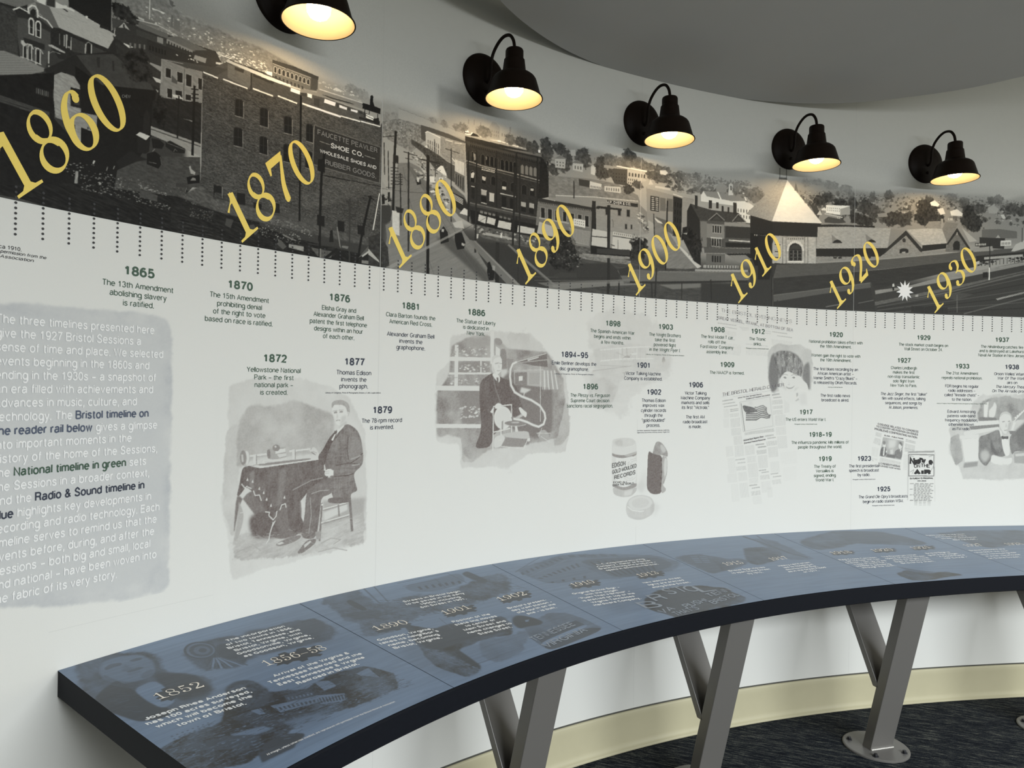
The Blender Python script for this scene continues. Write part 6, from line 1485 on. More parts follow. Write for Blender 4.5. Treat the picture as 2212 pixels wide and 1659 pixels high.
PICTURES = {
'seated_inventor_picture': ([
('X',.14,[952,-25,1038,14,1149,29,1308,5,1353,33,1554,-19,1677,-89,1780,-278,1803,-629,1800,-941,1446,-965,1069,-989,982,-1010,958,-763,916,-627,933,-457,955,-236],{'rough':.7,'soft':.32,'cell':.577,'seed':3,'edge':.25}),
('X',.34,[1027,-150,1082,-113,1173,-140,1310,-95,1509,-144,1589,-187,1561,-411,1498,-393,1073,-392,999,-463,1002,-250],{'rough':.55,'soft':.458,'cell':.786,'seed':8,'edge':.05}),
('X',.22,[942,-247,1002,-212,1019,-426,1001,-588,992,-799,929,-635,933,-457],{'rough':.8,'soft':.255,'cell':.447,'seed':5,'edge':.25}),
('P',.2,[1672,-275,1773,-380,1787,-671,1518,-644,1514,-394],{'soft':.612,'al':.6}),
('X',.34,[985,-786,1307,-768,1788,-766,1787,-940,1370,-945,993,-906],{'rough':.9,'soft':.323,'cell':.259,'seed':4,'edge':.25}),
('N',.12,.388,.103,[985,-779,1307,-761,1788,-766,1787,-940,1370,-952,993,-912],{'tilt':.2,'seed':3,'soft':.129}),
('P',.55,[1511,-660,1795,-672,1784,-765,1521,-804],{'soft':.192,'al':.8}),('P',.14,[1520,-727,1671,-695,1676,-731,1524,-776],{'soft':.074}),
('L',.5,.052,[1507,-899,1570,-880,1634,-896,1586,-917]),('L',.5,.052,[1492,-945,1587,-938,1676,-966]),('L',.5,.046,[1013,-865,1101,-848,1143,-881]),
('P',.82,[1001,-582,1025,-581,1105,-689,1206,-820,1264,-842,1383,-832,1379,-622,1289,-580,1075,-558,1022,-615,988,-799],{'soft':.052}),
('P',.9,[1078,-686,1197,-675,1264,-828,1101,-816,1072,-748],{'soft':.173}),
('P',.45,[1005,-585,1019,-615,1004,-739,989,-817,1018,-797,1050,-682],{'soft':.065}),
('P',.88,[1032,-437,1073,-431,1491,-420,1519,-464,1516,-505,1356,-580,1290,-620,1305,-655,1233,-679,1204,-715,1161,-670,1096,-573,1055,-537,1018,-584,1004,-579,1017,-527]),
('N',.1,.328,.786,[1032,-437,1491,-420,1516,-505,1290,-620,1204,-715,1018,-584],{'seed':6}),
('P',.74,[1074,-469,1101,-458,1096,-560,1075,-545],{'soft':.093}),('P',.76,[1243,-470,1287,-460,1261,-643,1232,-666],{'soft':.111}),
('L',.12,.052,[1030,-522,1049,-546,1058,-537,1084,-551]),('L',.12,.053,[1096,-563,1107,-590,1131,-590,1142,-620]),
('L',.12,.054,[1165,-681,1190,-687,1186,-703,1212,-730,1229,-712,1233,-686]),('L',.12,.056,[1251,-681,1261,-656,1283,-652,1287,-672]),
('P',.1,[1056,-508,1063,-492,1067,-510]),('P',.1,[1085,-520,1092,-504,1096,-522]),('P',.1,[1123,-560,1131,-544,1134,-563]),
('P',.1,[1149,-585,1156,-569,1160,-587]),('P',.1,[1166,-622,1174,-606,1178,-624]),('P',.1,[1191,-657,1199,-641,1203,-660]),
('P',.1,[1270,-622,1278,-606,1282,-625]),('L',.1,.055,[1223,-737,1205,-767,1195,-798,1189,-830,1173,-850]),('L',.12,.041,[1212,-742,1198,-786]),
('L',.2,.039,[1026,-669,1047,-669,1053,-651]),('P',.14,[1073,-434,1491,-413,1499,-424,1133,-449]),
('P',.7,[1104,-427,1316,-419,1361,-418,1437,-417,1429,-426,1143,-439]),('P',.06,[1129,-443,1491,-424,1491,-428,1133,-449]),
('L',.08,.041,[1149,-411,1246,-407]),('P',.1,[1139,-426,1153,-404,1160,-428]),('L',.1,.112,[1072,-383,1184,-377,1428,-366]),
('L',.55,.026,[1072,-389,1428,-372]),('P',.5,[1171,-355,1191,-350,1292,-346,1301,-355,1301,-398,1228,-410,1178,-406,1170,-386]),
('P',.08,[1216,-356,1285,-354,1289,-371,1220,-380]),('P',.15,[1227,-383,1286,-380,1286,-394,1242,-401]),
('P',.75,[1171,-355,1187,-353,1192,-401,1178,-403,1169,-381]),('P',.35,[1274,-350,1292,-344,1301,-355,1301,-398,1286,-400]),
('P',.7,[1245,-349,1243,-357,1238,-363,1230,-366,1221,-366,1213,-364,1206,-358,1202,-351,1202,-343,1205,-337,1212,-332,1221,-330,1229,-331,1237,-335,1243,-342,1245,-349]),
('P',.1,[1211,-340,1218,-336,1227,-343,1218,-347]),('P',.12,[1092,-376,1107,-374,1109,-427,1094,-429]),
('P',.6,[1107,-376,1112,-377,1115,-427,1109,-428]),('P',.12,[1316,-363,1333,-362,1337,-417,1322,-419]),
('P',.6,[1333,-363,1339,-366,1341,-416,1336,-417]),
('P',.42,[1073,-389,1072,-402,1069,-413,1064,-423,1058,-429,1050,-433,1043,-433,1035,-430,1028,-424,1022,-415,1018,-404,1016,-392,1015,-379,1017,-367,1021,-357,1027,-349,1033,-343,1041,-341,1049,-342,1056,-347,1063,-355,1068,-365,1071,-377,1073,-389]),
('P',.7,[1053,-389,1053,-399,1051,-408,1048,-416,1044,-422,1040,-425,1035,-425,1030,-423,1026,-418,1022,-410,1020,-401,1018,-391,1018,-381,1019,-371,1022,-363,1025,-356,1029,-351,1034,-350,1039,-351,1043,-354,1047,-360,1050,-369,1052,-378,1053,-389]),
('P',.12,[1046,-350,1065,-360,1071,-392,1063,-424,1050,-429,1059,-392]),('P',.25,[1026,-370,1035,-372,1039,-409,1029,-410],{'soft':.065}),
('P',.88,[1290,-616,1318,-569,1423,-518,1519,-483,1556,-536,1424,-593,1398,-624,1365,-655,1370,-723,1393,-759,1402,-835,1308,-808]),
('N',.08,.21,.421,[1290,-616,1423,-518,1519,-483,1402,-835,1308,-808],{'seed':3}),
('P',.82,[1417,-587,1540,-531,1564,-537,1585,-609,1557,-630,1502,-642,1495,-738,1474,-873,1374,-851,1400,-740,1406,-632]),
('N',.1,.289,.361,[1417,-587,1540,-531,1565,-628,1495,-738,1474,-873,1374,-851],{'seed':5}),('L',.5,.044,[1440,-615,1494,-603,1549,-605]),
('L',.55,.044,[1433,-635,1442,-732,1428,-832]),('L',.62,.057,[1326,-583,1439,-540,1508,-532]),
('P',.78,[1355,-931,1395,-888,1418,-868,1477,-867,1470,-896,1385,-940]),('P',.25,[1399,-892,1437,-874,1445,-882,1403,-910]),
('P',.75,[1225,-863,1265,-848,1323,-837,1384,-834,1377,-852,1324,-871,1250,-878]),('P',.2,[1236,-860,1265,-854,1279,-864,1250,-869]),
('P',.8,[1591,-266,1664,-228,1729,-266,1759,-321,1778,-438,1768,-481,1709,-523,1727,-586,1741,-627,1696,-639,1689,-679,1647,-685,1590,-681,1557,-592,1564,-537,1531,-499,1514,-422,1517,-366,1544,-312]),
('N',.09,.068,.451,[1591,-266,1664,-228,1729,-266,1759,-321,1778,-438,1768,-481,1709,-523,1727,-586,1741,-627,1696,-639,1689,-679,1647,-685,1590,-681,1557,-592,1564,-537,1531,-499,1514,-422,1517,-366,1544,-312],{'seed':4}),
('N',.09,.451,.068,[1591,-266,1664,-228,1729,-266,1759,-321,1778,-438,1768,-481,1709,-523,1727,-586,1741,-627,1696,-639,1689,-679,1647,-685,1590,-681,1557,-592,1564,-537,1531,-499,1514,-422,1517,-366,1544,-312],{'seed':6}),
('N',.1,.451,.527,[1591,-266,1664,-228,1729,-266,1759,-321,1778,-438,1768,-481,1709,-523,1727,-586,1741,-627,1696,-639,1689,-679,1647,-685,1590,-681,1557,-592,1564,-537,1531,-499,1514,-422,1517,-366,1544,-312],{'seed':9}),
('P',.95,[1591,-268,1540,-319,1509,-373,1483,-402,1491,-455,1519,-467,1530,-423,1560,-348,1599,-286]),
('P',.62,[1660,-317,1755,-314,1776,-423,1700,-476,1675,-432],{'soft':.229,'al':.5}),('L',.95,.053,[1630,-238,1607,-294,1552,-347,1533,-395]),
('L',.95,.054,[1672,-310,1665,-374,1675,-439]),('L',.95,.054,[1692,-461,1741,-436,1769,-408]),('L',.95,.053,[1594,-469,1675,-460,1750,-472]),
('L',.95,.053,[1583,-531,1676,-532,1709,-523]),('L',.5,.062,[1691,-440,1757,-422]),('L',.5,.062,[1700,-476,1750,-472]),
('P',.02,[1595,-264,1640,-235,1647,-245,1601,-286,1591,-293]),('P',.04,[1561,-321,1583,-289,1591,-286,1572,-327]),
('P',.9,[1579,-271,1599,-269,1597,-286,1583,-289]),('P',.16,[1432,-372,1445,-356,1462,-361,1478,-385,1489,-410,1485,-421,1459,-408,1442,-398]),
('L',.6,.029,[1445,-380,1471,-391]),('L',.6,.029,[1440,-390,1466,-401]),('L',.15,.065,[1416,-361,1436,-382]),('L',.8,.044,[1436,-382,1459,-398]),
('P',.9,[1483,-399,1517,-373,1524,-464,1491,-455,1479,-419]),('P',.05,[1520,-507,1527,-491,1547,-483,1572,-490,1573,-525,1544,-527,1525,-521]),
('L',.4,.03,[1527,-499,1551,-497]),('L',.4,.03,[1525,-508,1551,-508]),('P',.03,[1571,-492,1579,-496,1578,-525,1570,-525]),
('P',.03,[1563,-128,1568,-114,1588,-103,1628,-102,1663,-121,1670,-161,1662,-203,1640,-227,1608,-243,1586,-226,1572,-191,1565,-166]),
('P',.5,[1559,-134,1561,-110,1580,-97,1628,-93,1666,-111,1679,-136,1680,-171,1666,-189,1662,-159,1651,-133,1628,-122,1596,-123,1576,-121,1566,-142]),
('N',.12,.075,.12,[1559,-134,1580,-97,1628,-93,1679,-136,1680,-171,1651,-133],{'seed':3}),('P',.62,[1573,-165,1589,-158,1598,-162,1597,-170,1577,-172]),
('P',.62,[1610,-161,1623,-156,1636,-160,1634,-167,1613,-168]),('L',.45,.037,[1570,-158,1598,-154]),('L',.45,.038,[1608,-153,1637,-152]),
('P',.2,[1595,-168,1604,-188,1602,-200,1591,-200],{'soft':.045}),('L',.6,.038,[1590,-214,1604,-210,1617,-213]),
('P',.25,[1591,-206,1617,-206,1615,-211,1593,-211]),('P',.22,[1622,-188,1662,-182,1650,-221,1614,-242,1622,-216],{'soft':.106}),
('P',.14,[1569,-173,1578,-208,1590,-230,1581,-187],{'soft':.06}),('P',.1,[1663,-162,1676,-166,1674,-189,1664,-196]),
('L',.4,.031,[1665,-168,1673,-178,1667,-190]),('P',.25,[1614,-243,1658,-214,1665,-232,1631,-245,1603,-267],{'soft':.061}),
('L',.8,.169,[1685,-639,1695,-733,1707,-856]),('L',.78,.118,[1507,-677,1502,-794,1496,-883]),('L',.1,.074,[1515,-709,1590,-700,1675,-687]),
('L',.7,.044,[1515,-716,1675,-695]),('L',.08,.066,[1505,-784,1600,-772,1687,-760]),('L',.7,.044,[1505,-792,1687,-768]),
('L',.7,.106,[1614,-696,1620,-760]),('P',.85,[1550,-647,1687,-661,1689,-690,1598,-687,1542,-674]),('P',.05,[1505,-677,1515,-679,1513,-689,1503,-687]),
('P',.6,[1467,-831,1506,-829,1499,-877,1475,-873],{'soft':.059}),
('H',[985,-792,1307,-775,1788,-766,1787,-940,1370,-945,993,-906],130,3,.388,.026,.45,{'ang':-.3,'al':.6})],[8.91,18.4,-11.88,.41],30,'sepia picture of a seated man cranking a phonograph on a draped table'),
'gramophone_picture': ([
('X',.16,[2403,303,2536,360,2777,374,3064,367,3214,254,3368,74,3399,-111,3413,-343,3377,-474,3043,-469,2918,-552,2502,-543,2482,-375,2301,-374,2291,-42,2301,67,2398,152],{'rough':.9,'soft':.379,'cell':.834,'seed':11,'edge':.25}),
('X',.5,[2412,256,2554,325,2673,346,2814,303,2868,255,3205,253,3349,59,3371,-111,3309,-364,3042,-409,2739,-427,2586,-505,2509,-459,2498,-347,2398,-316,2308,-334,2303,-42,2391,55],{'rough':.5,'soft':.379,'cell':.758,'seed':12,'edge':.05}),
('X',.2,[2866,357,3046,367,3067,248,2904,212],{'rough':.9,'soft':.324,'cell':.648,'seed':14,'edge':.25}),
('P',.72,[2476,-41,2663,-25,2666,-239,2505,-250],{'soft':.23}),('P',.7,[2464,154,2720,162,2721,90,2466,70],{'soft':.122,'al':.8}),
('P',.55,[2554,318,2717,306,2718,270,2555,255],{'soft':.109}),('P',.07,[2397,186,2781,192,2781,170,2398,158]),
('P',.07,[2437,264,2466,265,2467,-13,2438,-13]),('P',.07,[2395,83,2730,91,2730,78,2395,70]),('P',.07,[2291,-3,2638,-1,2639,-34,2291,-34]),
('P',.07,[2295,-247,2663,-257,2664,-284,2296,-273]),('P',.07,[2721,370,2751,372,2753,149,2725,148]),('P',.07,[2642,174,2652,174,2654,89,2643,89]),
('P',.07,[2766,272,2802,252,2802,201,2767,207]),('D',[2412,249,2718,255,2719,205,2413,194],40,91,.106,.02,.6),
('D',[2473,147,2720,148,2721,98,2474,92],44,92,.107,.02,.7),('D',[2391,55,2635,53,2636,10,2392,7],40,93,.106,.02,.7),
('D',[2494,-138,2647,-139,2649,-217,2496,-215],30,94,.138,.05,.5),('P',.62,[2756,326,2805,324,2825,296,2797,273,2761,286]),
('P',.7,[2804,256,2855,254,2862,108,2845,64,2809,92]),('P',.66,[2860,189,2916,187,2911,109,2871,108]),
('P',.18,[2808,114,2862,116,2863,57,2818,64],{'soft':.08}),('P',.8,[2818,64,2924,110,3226,102,3257,-35,3262,-363,3078,-365,2824,-256],{'soft':.161}),
('P',.4,[2920,106,3217,117,3219,-5,2926,14],{'soft':.065}),('P',.74,[2929,95,3033,101,3035,1,2930,14]),('P',.5,[3051,98,3143,100,3144,17,3052,16]),
('P',.05,[2963,70,2995,73,2996,41,2963,37]),('L',.1,.042,[3146,161,3154,-247]),('L',.2,.049,[2924,110,3179,120]),
('P',.15,[2985,-7,3071,-21,3017,-48,2976,-41],{'soft':.082}),('L',.15,.066,[3017,-22,3008,-66]),
('P',.5,[3161,116,3172,114,3176,-20,3163,-20],{'soft':.05}),('P',.12,[3176,116,3187,115,3195,-20,3182,-20],{'soft':.051}),
('P',.5,[3191,116,3202,115,3213,-20,3200,-20],{'soft':.051}),('P',.12,[3205,117,3217,115,3232,-20,3219,-20],{'soft':.051}),
('P',.5,[3220,117,3231,116,3251,-19,3238,-20],{'soft':.051}),('P',.12,[3235,117,3246,116,3269,-19,3256,-19],{'soft':.051}),
('P',.5,[3250,118,3261,117,3288,-19,3275,-19],{'soft':.051}),('P',.12,[3265,118,3276,117,3307,-19,3294,-19],{'soft':.051}),
('P',.84,[2941,169,3200,238,3211,140,3087,148]),('L',.15,.049,[2941,168,3196,237]),('L',.4,.049,[2946,162,3206,193]),
('P',.2,[3031,187,3131,213,3132,205,3040,178]),
('P',.9,[2644,32,2721,80,2765,91,2818,56,2890,43,2963,-22,2964,-81,3010,-156,2966,-200,2894,-221,2738,-355,2668,-324,2648,-182,2638,-75]),
('N',.06,.471,.628,[2644,32,2765,91,2963,-22,3010,-156,2738,-355,2648,-182],{'seed':4}),('P',.9,[2658,-224,2752,-183,2756,-413,2601,-421,2651,-324]),
('L',.98,.048,[2810,34,2821,-111,2796,-154]),('L',.75,.064,[2748,77,2767,-10,2812,-111]),('P',.03,[2737,80,2765,91,2809,63,2801,20,2770,41]),
('P',.85,[2776,59,2792,59,2797,-2,2786,-2]),('P',.92,[2809,56,2881,36,2892,-111,2822,-169,2802,-38]),
('P',.05,[2734,163,2741,195,2776,209,2816,194,2822,151,2817,107,2791,79,2761,77,2738,105]),
('P',.18,[2734,177,2741,202,2780,213,2818,198,2789,197,2754,185,2743,148]),('P',.5,[2762,155,2792,161,2792,154,2764,148]),
('P',.5,[2799,157,2820,157,2820,151,2801,152]),('P',.22,[2790,150,2804,127,2791,122],{'soft':.04}),('P',.45,[2778,106,2809,108,2807,103,2781,100]),
('P',.25,[2738,148,2760,106,2769,78,2743,102],{'soft':.096}),('L',.4,.024,[2762,153,2790,157,2820,155]),
('P',.04,[2765,-132,2791,-114,2822,-122,2827,-147,2796,-154,2769,-154]),('P',.05,[2729,-175,2752,-147,2761,-154,2745,-186]),
('L',.06,.072,[2753,-147,2756,-313,2755,-435]),('L',.06,.072,[2753,-140,2906,-127,2910,-331]),
('P',.04,[2909,-217,2907,-237,2900,-255,2889,-271,2875,-284,2858,-292,2840,-295,2821,-293,2804,-287,2788,-276,2775,-261,2766,-244,2761,-225,2760,-206,2765,-187,2773,-170,2785,-156,2801,-145,2818,-139,2837,-138,2855,-142,2872,-150,2887,-163,2898,-179,2906,-197,2909,-217]),
('P',.1,[2896,-217,2894,-234,2889,-250,2880,-263,2868,-274,2854,-280,2839,-283,2823,-282,2809,-276,2795,-267,2785,-255,2777,-240,2773,-224,2772,-207,2776,-191,2783,-177,2793,-165,2806,-156,2821,-151,2836,-150,2852,-153,2866,-160,2878,-171,2888,-184,2894,-200,2896,-217],{'soft':.081}),
('P',.6,[2824,-242,2837,-235,2838,-322,2825,-322]),('L',.05,.072,[2819,-249,2821,-332,2910,-335]),('L',.06,.08,[2759,-313,2816,-305]),
('L',.06,.081,[2825,-303,2896,-290]),
('P',.72,[3032,-257,3029,-261,3021,-265,3007,-269,2989,-271,2968,-273,2946,-273,2923,-272,2901,-271,2882,-268,2866,-264,2855,-260,2849,-256,2849,-252,2855,-247,2866,-244,2881,-241,2900,-239,2922,-238,2945,-238,2968,-239,2988,-241,3006,-244,3020,-248,3029,-252,3032,-257]),
('L',.2,.033,[3030,-263,3025,-266,3018,-269,3008,-271,2996,-273,2982,-275,2966,-276,2950,-276,2934,-276,2918,-275,2902,-274,2888,-272,2875,-269,2865,-267,2857,-264,2851,-261]),
('P',.4,[2976,-251,2973,-254,2964,-256,2951,-257,2936,-257,2922,-256,2911,-254,2905,-252,2905,-249,2911,-247,2922,-245,2936,-244,2951,-245,2964,-246,2972,-249,2976,-251]),
('P',.1,[2936,-277,2954,-277,2973,-336,2941,-338]),('P',.7,[2903,-214,2925,-207,2935,-236,2912,-236]),
('P',.3,[2808,-328,3049,-305,3067,-365,3041,-368,2870,-352]),('P',.06,[3046,-364,3067,-362,3067,-384,3046,-385]),
('P',.14,[2764,-349,2825,-329,2861,-352,2818,-416,2761,-421]),('L',.06,.048,[2809,-408,3015,-438,3046,-368]),
('P',.68,[2870,-352,3037,-368,3010,-423,2827,-409]),('P',.1,[2799,-364,2835,-362,2830,-374,2798,-377]),
('P',.05,[2963,-148,2983,-144,3010,-167,3040,-185,3029,-219,3011,-208,2984,-189]),('P',.3,[2930,-221,2993,-191,3006,-204,2948,-233]),
('L',.55,.196,[2941,168,2910,154,2892,116,2889,65,2899,6,2931,-41,2990,-70,3073,-96,3147,-134,3189,-187,3197,-225,3182,-266,3140,-284,3094,-272,3039,-249,2984,-233,2926,-225]),
('L',.04,.139,[2941,168,2910,154,2892,116,2889,65,2899,6,2931,-41,2990,-70,3073,-96,3147,-134,3189,-187,3197,-225,3182,-266,3140,-284,3094,-272,3039,-249,2984,-233,2926,-225]),
('P',.5,[3123,-329,3187,-300,3234,-339,3226,-385,3161,-390]),('L',.1,.033,[3123,-329,3243,-332]),('L',.1,.034,[3168,-292,3142,-352]),
('L',.1,.034,[3160,-353,3235,-393]),
('X',.3,[3268,-172,3390,-111,3413,-328,3357,-419,3273,-432],{'rough':.7,'soft':.34,'cell':.51,'seed':16,'edge':.25}),
('X',.3,[2303,-42,2393,-41,2397,-248,2307,-239],{'rough':.5,'soft':.224,'cell':.447,'seed':17,'edge':.25}),
('X',.36,[2497,-285,2651,-324,2603,-506,2509,-501],{'rough':.7,'soft':.307,'cell':.614,'seed':18,'edge':.25})],[22.55,34.44,-6.1,4.62],26,'sepia picture of a standing man with a disc gramophone and curved tube'),
'biplane_picture': ([
('X',.1,[3537,507,3634,553,3870,598,4124,572,4319,445,4389,182,4325,101,4070,18,3885,-241,3709,-168,3572,-88,3556,160,3591,261],{'rough':1,'soft':.773,'cell':.883,'seed':21,'edge':.1}),
('X',.16,[3602,291,3937,345,4186,334,4374,256,4324,138,4004,120,3879,66,3795,-128,3609,-98,3593,111,3660,163],{'rough':.6,'soft':.612,'cell':.89,'seed':22,'edge':.05}),
('X',.2,[3588,71,3729,69,3868,15,3795,-113,3672,-168,3597,-88],{'rough':.8,'soft':.499,'cell':.666,'seed':23,'edge':.1}),
('N',.04,.886,.166,[3565,329,4372,362,4377,75,3883,-164,3574,-163],{'seed':5,'soft':.221}),
('P',0,[3676,284,3812,299,4001,321,4160,328,4160,320,4001,311,3813,291,3678,276]),
('P',0,[3681,204,3839,221,4002,231,4191,236,4191,229,4003,224,3839,212,3684,195]),('L',.26,.028,[3682,284,3685,201]),('L',.26,.028,[3708,286,3711,203]),
('L',.26,.028,[3742,289,3744,205]),('L',.26,.028,[3778,292,3781,207]),('L',.26,.028,[3816,296,3818,210]),('L',.26,.028,[3850,299,3853,212]),
('L',.26,.028,[3888,304,3890,214]),('L',.26,.029,[3925,305,3928,216]),('L',.26,.029,[3963,307,3966,219]),('L',.26,.029,[4007,309,4010,222]),
('L',.26,.029,[4055,310,4058,225]),('L',.26,.029,[4104,312,4107,228]),('L',.02,.057,[3868,301,3865,209]),('L',.02,.058,[4026,318,4025,224]),
('L',.42,.051,[3889,302,3890,251]),('L',.42,.051,[3929,304,3933,252]),('P',.5,[3886,228,3933,252,3961,243,3958,230,3914,234]),
('L',.4,.04,[3832,269,3876,255,3933,237]),('L',.4,.04,[3952,243,3989,275]),('P',.05,[3958,266,4027,274,4030,258,3983,254]),
('L',.34,.028,[3874,207,3889,200,3990,205,4000,211]),('L',.36,.045,[3684,166,3966,168]),('L',.42,.05,[3618,124,3790,146,3972,170]),
('P',.55,[4274,248,4285,251,4290,237,4300,217,4294,206,4284,211,4288,190,4303,170,4295,168,4281,192,4279,168,4271,169,4273,205,4264,208,4266,231]),
('P',.4,[3881,115,3919,123,3917,88,3907,92,3907,113]),('P',.2,[4252,199,4336,239,4324,170,4279,147],{'soft':.234})],[34.52,44.09,-2.41,6.43],22,'faint sepia picture of a biplane with a running man'),
'record_cylinder_picture': ([
('P',.1,[4041,-784,4090,-655,4141,-643,4144,-810],{'soft':.538}),('P',.16,[4032,-763,4091,-710,4126,-753,4093,-814],{'soft':.231}),
('P',.12,[4205,-883,4265,-928,4215,-1010],{'soft':.311}),
('P',.14,[3804,-412,3816,-392,3883,-383,3967,-385,4026,-410,4036,-459,4046,-791,3992,-836,3908,-837,3828,-813,3813,-751]),
('P',.03,[3917,-415,3984,-403,4018,-431,4016,-762,3940,-778],{'soft':.381}),
('P',.18,[3807,-412,3841,-393,3916,-381,3992,-389,4031,-417,4002,-444,3918,-456,3842,-444]),
('P',.3,[3825,-413,3866,-393,3904,-401,3909,-445,3850,-441],{'soft':.106}),('N',.06,.226,.151,[3807,-412,3916,-381,4031,-417,3918,-456],{'seed':3}),
('P',.1,[3807,-439,3918,-463,4034,-442,4036,-500,3919,-517,3806,-494],{'soft':.075}),
('P',.68,[3805,-493,3827,-506,3919,-519,4036,-490,4038,-518,3986,-535,3902,-541,3810,-522]),
('P',.4,[3919,-519,4036,-490,4038,-507,3953,-530],{'soft':.061}),('P',.03,[3810,-522,3902,-541,4037,-520,4040,-735,3923,-767,3816,-728]),
('P',.13,[3809,-524,3844,-535,3847,-739,3814,-724],{'soft':.106}),('P',.62,[3816,-724,3923,-767,4040,-728,4043,-763,3923,-788,3816,-751]),
('P',.34,[3816,-751,3923,-788,4043,-763,4041,-794,3991,-833,3908,-835,3828,-810]),
('N',.06,.06,.453,[3816,-751,4043,-763,4041,-794,3908,-835,3828,-810],{'seed':4}),('P',.16,[3924,-791,4007,-779,3991,-822,3924,-829],{'soft':.122}),
('L',.35,.031,[3945,-580,3970,-567,3954,-594,3995,-575]),('L',.35,.031,[3978,-554,4029,-545]),('L',.35,.031,[3987,-568,4033,-559]),
('L',.3,.03,[3922,-689,3956,-711,4006,-706,4031,-687]),('L',.3,.031,[3938,-682,3972,-698,4006,-689]),
('P',.88,[4143,-524,4153,-490,4181,-506,4207,-516,4276,-528,4295,-634,4284,-775,4272,-827,4212,-831,4169,-818,4135,-778,4140,-629]),
('P',.6,[4185,-508,4214,-428,4235,-416,4270,-426,4309,-466,4334,-508,4332,-544,4293,-529,4207,-518]),
('N',.16,.155,.202,[4185,-508,4214,-428,4235,-416,4309,-466,4332,-544,4207,-518],{'seed':5}),
('P',.3,[4257,-436,4300,-458,4318,-494,4293,-514,4266,-486],{'soft':.125}),
('P',.5,[4276,-528,4332,-544,4330,-671,4305,-740,4288,-761,4321,-791,4315,-815,4272,-827,4282,-669]),
('N',.2,.188,.234,[4258,-528,4332,-544,4330,-671,4305,-740,4315,-815,4264,-826],{'seed':6}),
('P',.16,[4302,-550,4331,-551,4326,-664,4306,-705,4295,-634],{'soft':.078}),
('P',.06,[4161,-821,4212,-834,4272,-830,4315,-818,4298,-832,4212,-839],{'soft':.047,'al':.6}),
('P',.26,[3946,-888,3975,-849,4034,-828,4101,-828,4170,-846,4207,-883,4213,-953,4181,-993,4113,-1017,4037,-1017,3969,-993,3945,-950]),
('N',.07,.076,.534,[3947,-923,4212,-911,4213,-953,4113,-1017,4037,-1017,3945,-950],{'seed':4}),
('P',.15,[3959,-882,3992,-847,4076,-831,4161,-850,4196,-889,4171,-930,4078,-946,3993,-933]),
('P',.22,[3992,-881,4026,-855,4085,-850,4145,-866,4166,-891,4137,-921,4069,-931,4010,-916]),
('N',.04,.123,.092,[3992,-881,4085,-850,4166,-891,4069,-931],{'seed':8}),('L',.02,.076,[3959,-910,4002,-941,4078,-955,4112,-954]),
('P',.34,[4179,-909,4212,-897,4213,-953,4181,-993],{'soft':.155}),
('P',.3,[3960,-965,4037,-1001,4113,-1003,4181,-979,4113,-1018,4037,-1018],{'soft':.076})],[37.3,44.23,-10.7,-3.23],24,'sepia picture of a cylinder record carton, broken cylinder and round lid'),
'newspaper_and_singer_picture': ([
('Q',[4802,548,4996,535,4996,521,4803,534],1,1,.96,.5,.34),('N',.08,.085,.182,[4802,548,4996,535,4996,521,4803,534],{'seed':2}),
('Q',[4876,519,5000,505,5000,493,4876,506],1,1,.96,.5,.3),('N',.08,.085,.182,[4876,519,5000,505,5000,493,4876,506],{'seed':2}),
('Q',[5346,499,5506,487,5506,471,5346,486],1,1,.96,.5,.34),('N',.08,.087,.186,[5346,499,5506,487,5506,471,5346,486],{'seed':2}),
('Q',[5397,467,5557,455,5557,440,5398,453],1,1,.96,.5,.32),('N',.08,.087,.186,[5397,467,5557,455,5557,440,5398,453],{'seed':2}),
('Q',[4863,485,4997,474,4997,435,4864,447],1,5,.96,.5,.12),('N',.08,.085,.182,[4863,485,4997,474,4997,435,4864,447],{'seed':6}),
('Q',[5009,524,5123,518,5124,490,5057,487],1,3,.96,.5,.16),('N',.08,.086,.184,[5009,524,5123,518,5124,490,5057,487],{'seed':4}),
('Q',[4885,381,5045,370,5040,276,4893,293],1,9,.96,.5,.09),('N',.08,.085,.182,[4885,381,5045,370,5040,276,4893,293],{'seed':10}),
('Q',[5085,388,5314,373,5315,362,5086,372],1,1,.96,.5,.14),('N',.08,.086,.184,[5085,388,5314,373,5315,362,5086,372],{'seed':2}),
('Q',[5340,431,5558,415,5558,370,5348,380],1,7,.96,.5,.12),('N',.08,.087,.186,[5340,431,5558,415,5558,370,5348,380],{'seed':8}),
('Q',[5086,344,5315,328,5316,283,5087,288],1,6,.96,.5,.1),('N',.08,.086,.184,[5086,344,5315,328,5316,283,5087,288],{'seed':7}),
('Q',[5272,507,5339,499,5340,465,5272,468],1,2,.96,.5,.16),('N',.08,.087,.185,[5272,507,5339,499,5340,465,5272,468],{'seed':3}),
('L',.2,.018,[4808,620,5555,558]),('L',.16,.018,[4802,554,5570,496]),('L',.2,.031,[5089,348,5322,343]),('L',.25,.031,[5352,352,5559,347]),
('L',.4,.043,[4911,415,4978,407]),('Q',[4861,-88,4973,-71,4973,-91,4863,-105],1,1,.96,.5,.4),
('N',.1,.068,.304,[4861,-88,4973,-71,4973,-91,4863,-105],{'seed':2}),('Q',[4863,-115,4993,-96,4993,-113,4866,-129],1,1,.96,.5,.36),
('N',.1,.068,.304,[4863,-115,4993,-96,4993,-113,4866,-129],{'seed':3}),('Q',[4877,-138,5016,-120,5016,-136,4879,-152],1,1,.96,.5,.4),
('N',.1,.068,.304,[4877,-138,5016,-120,5016,-136,4879,-152],{'seed':4}),('Q',[4937,-160,5025,-151,5027,-177,4942,-188],1,2,.96,.5,.42),
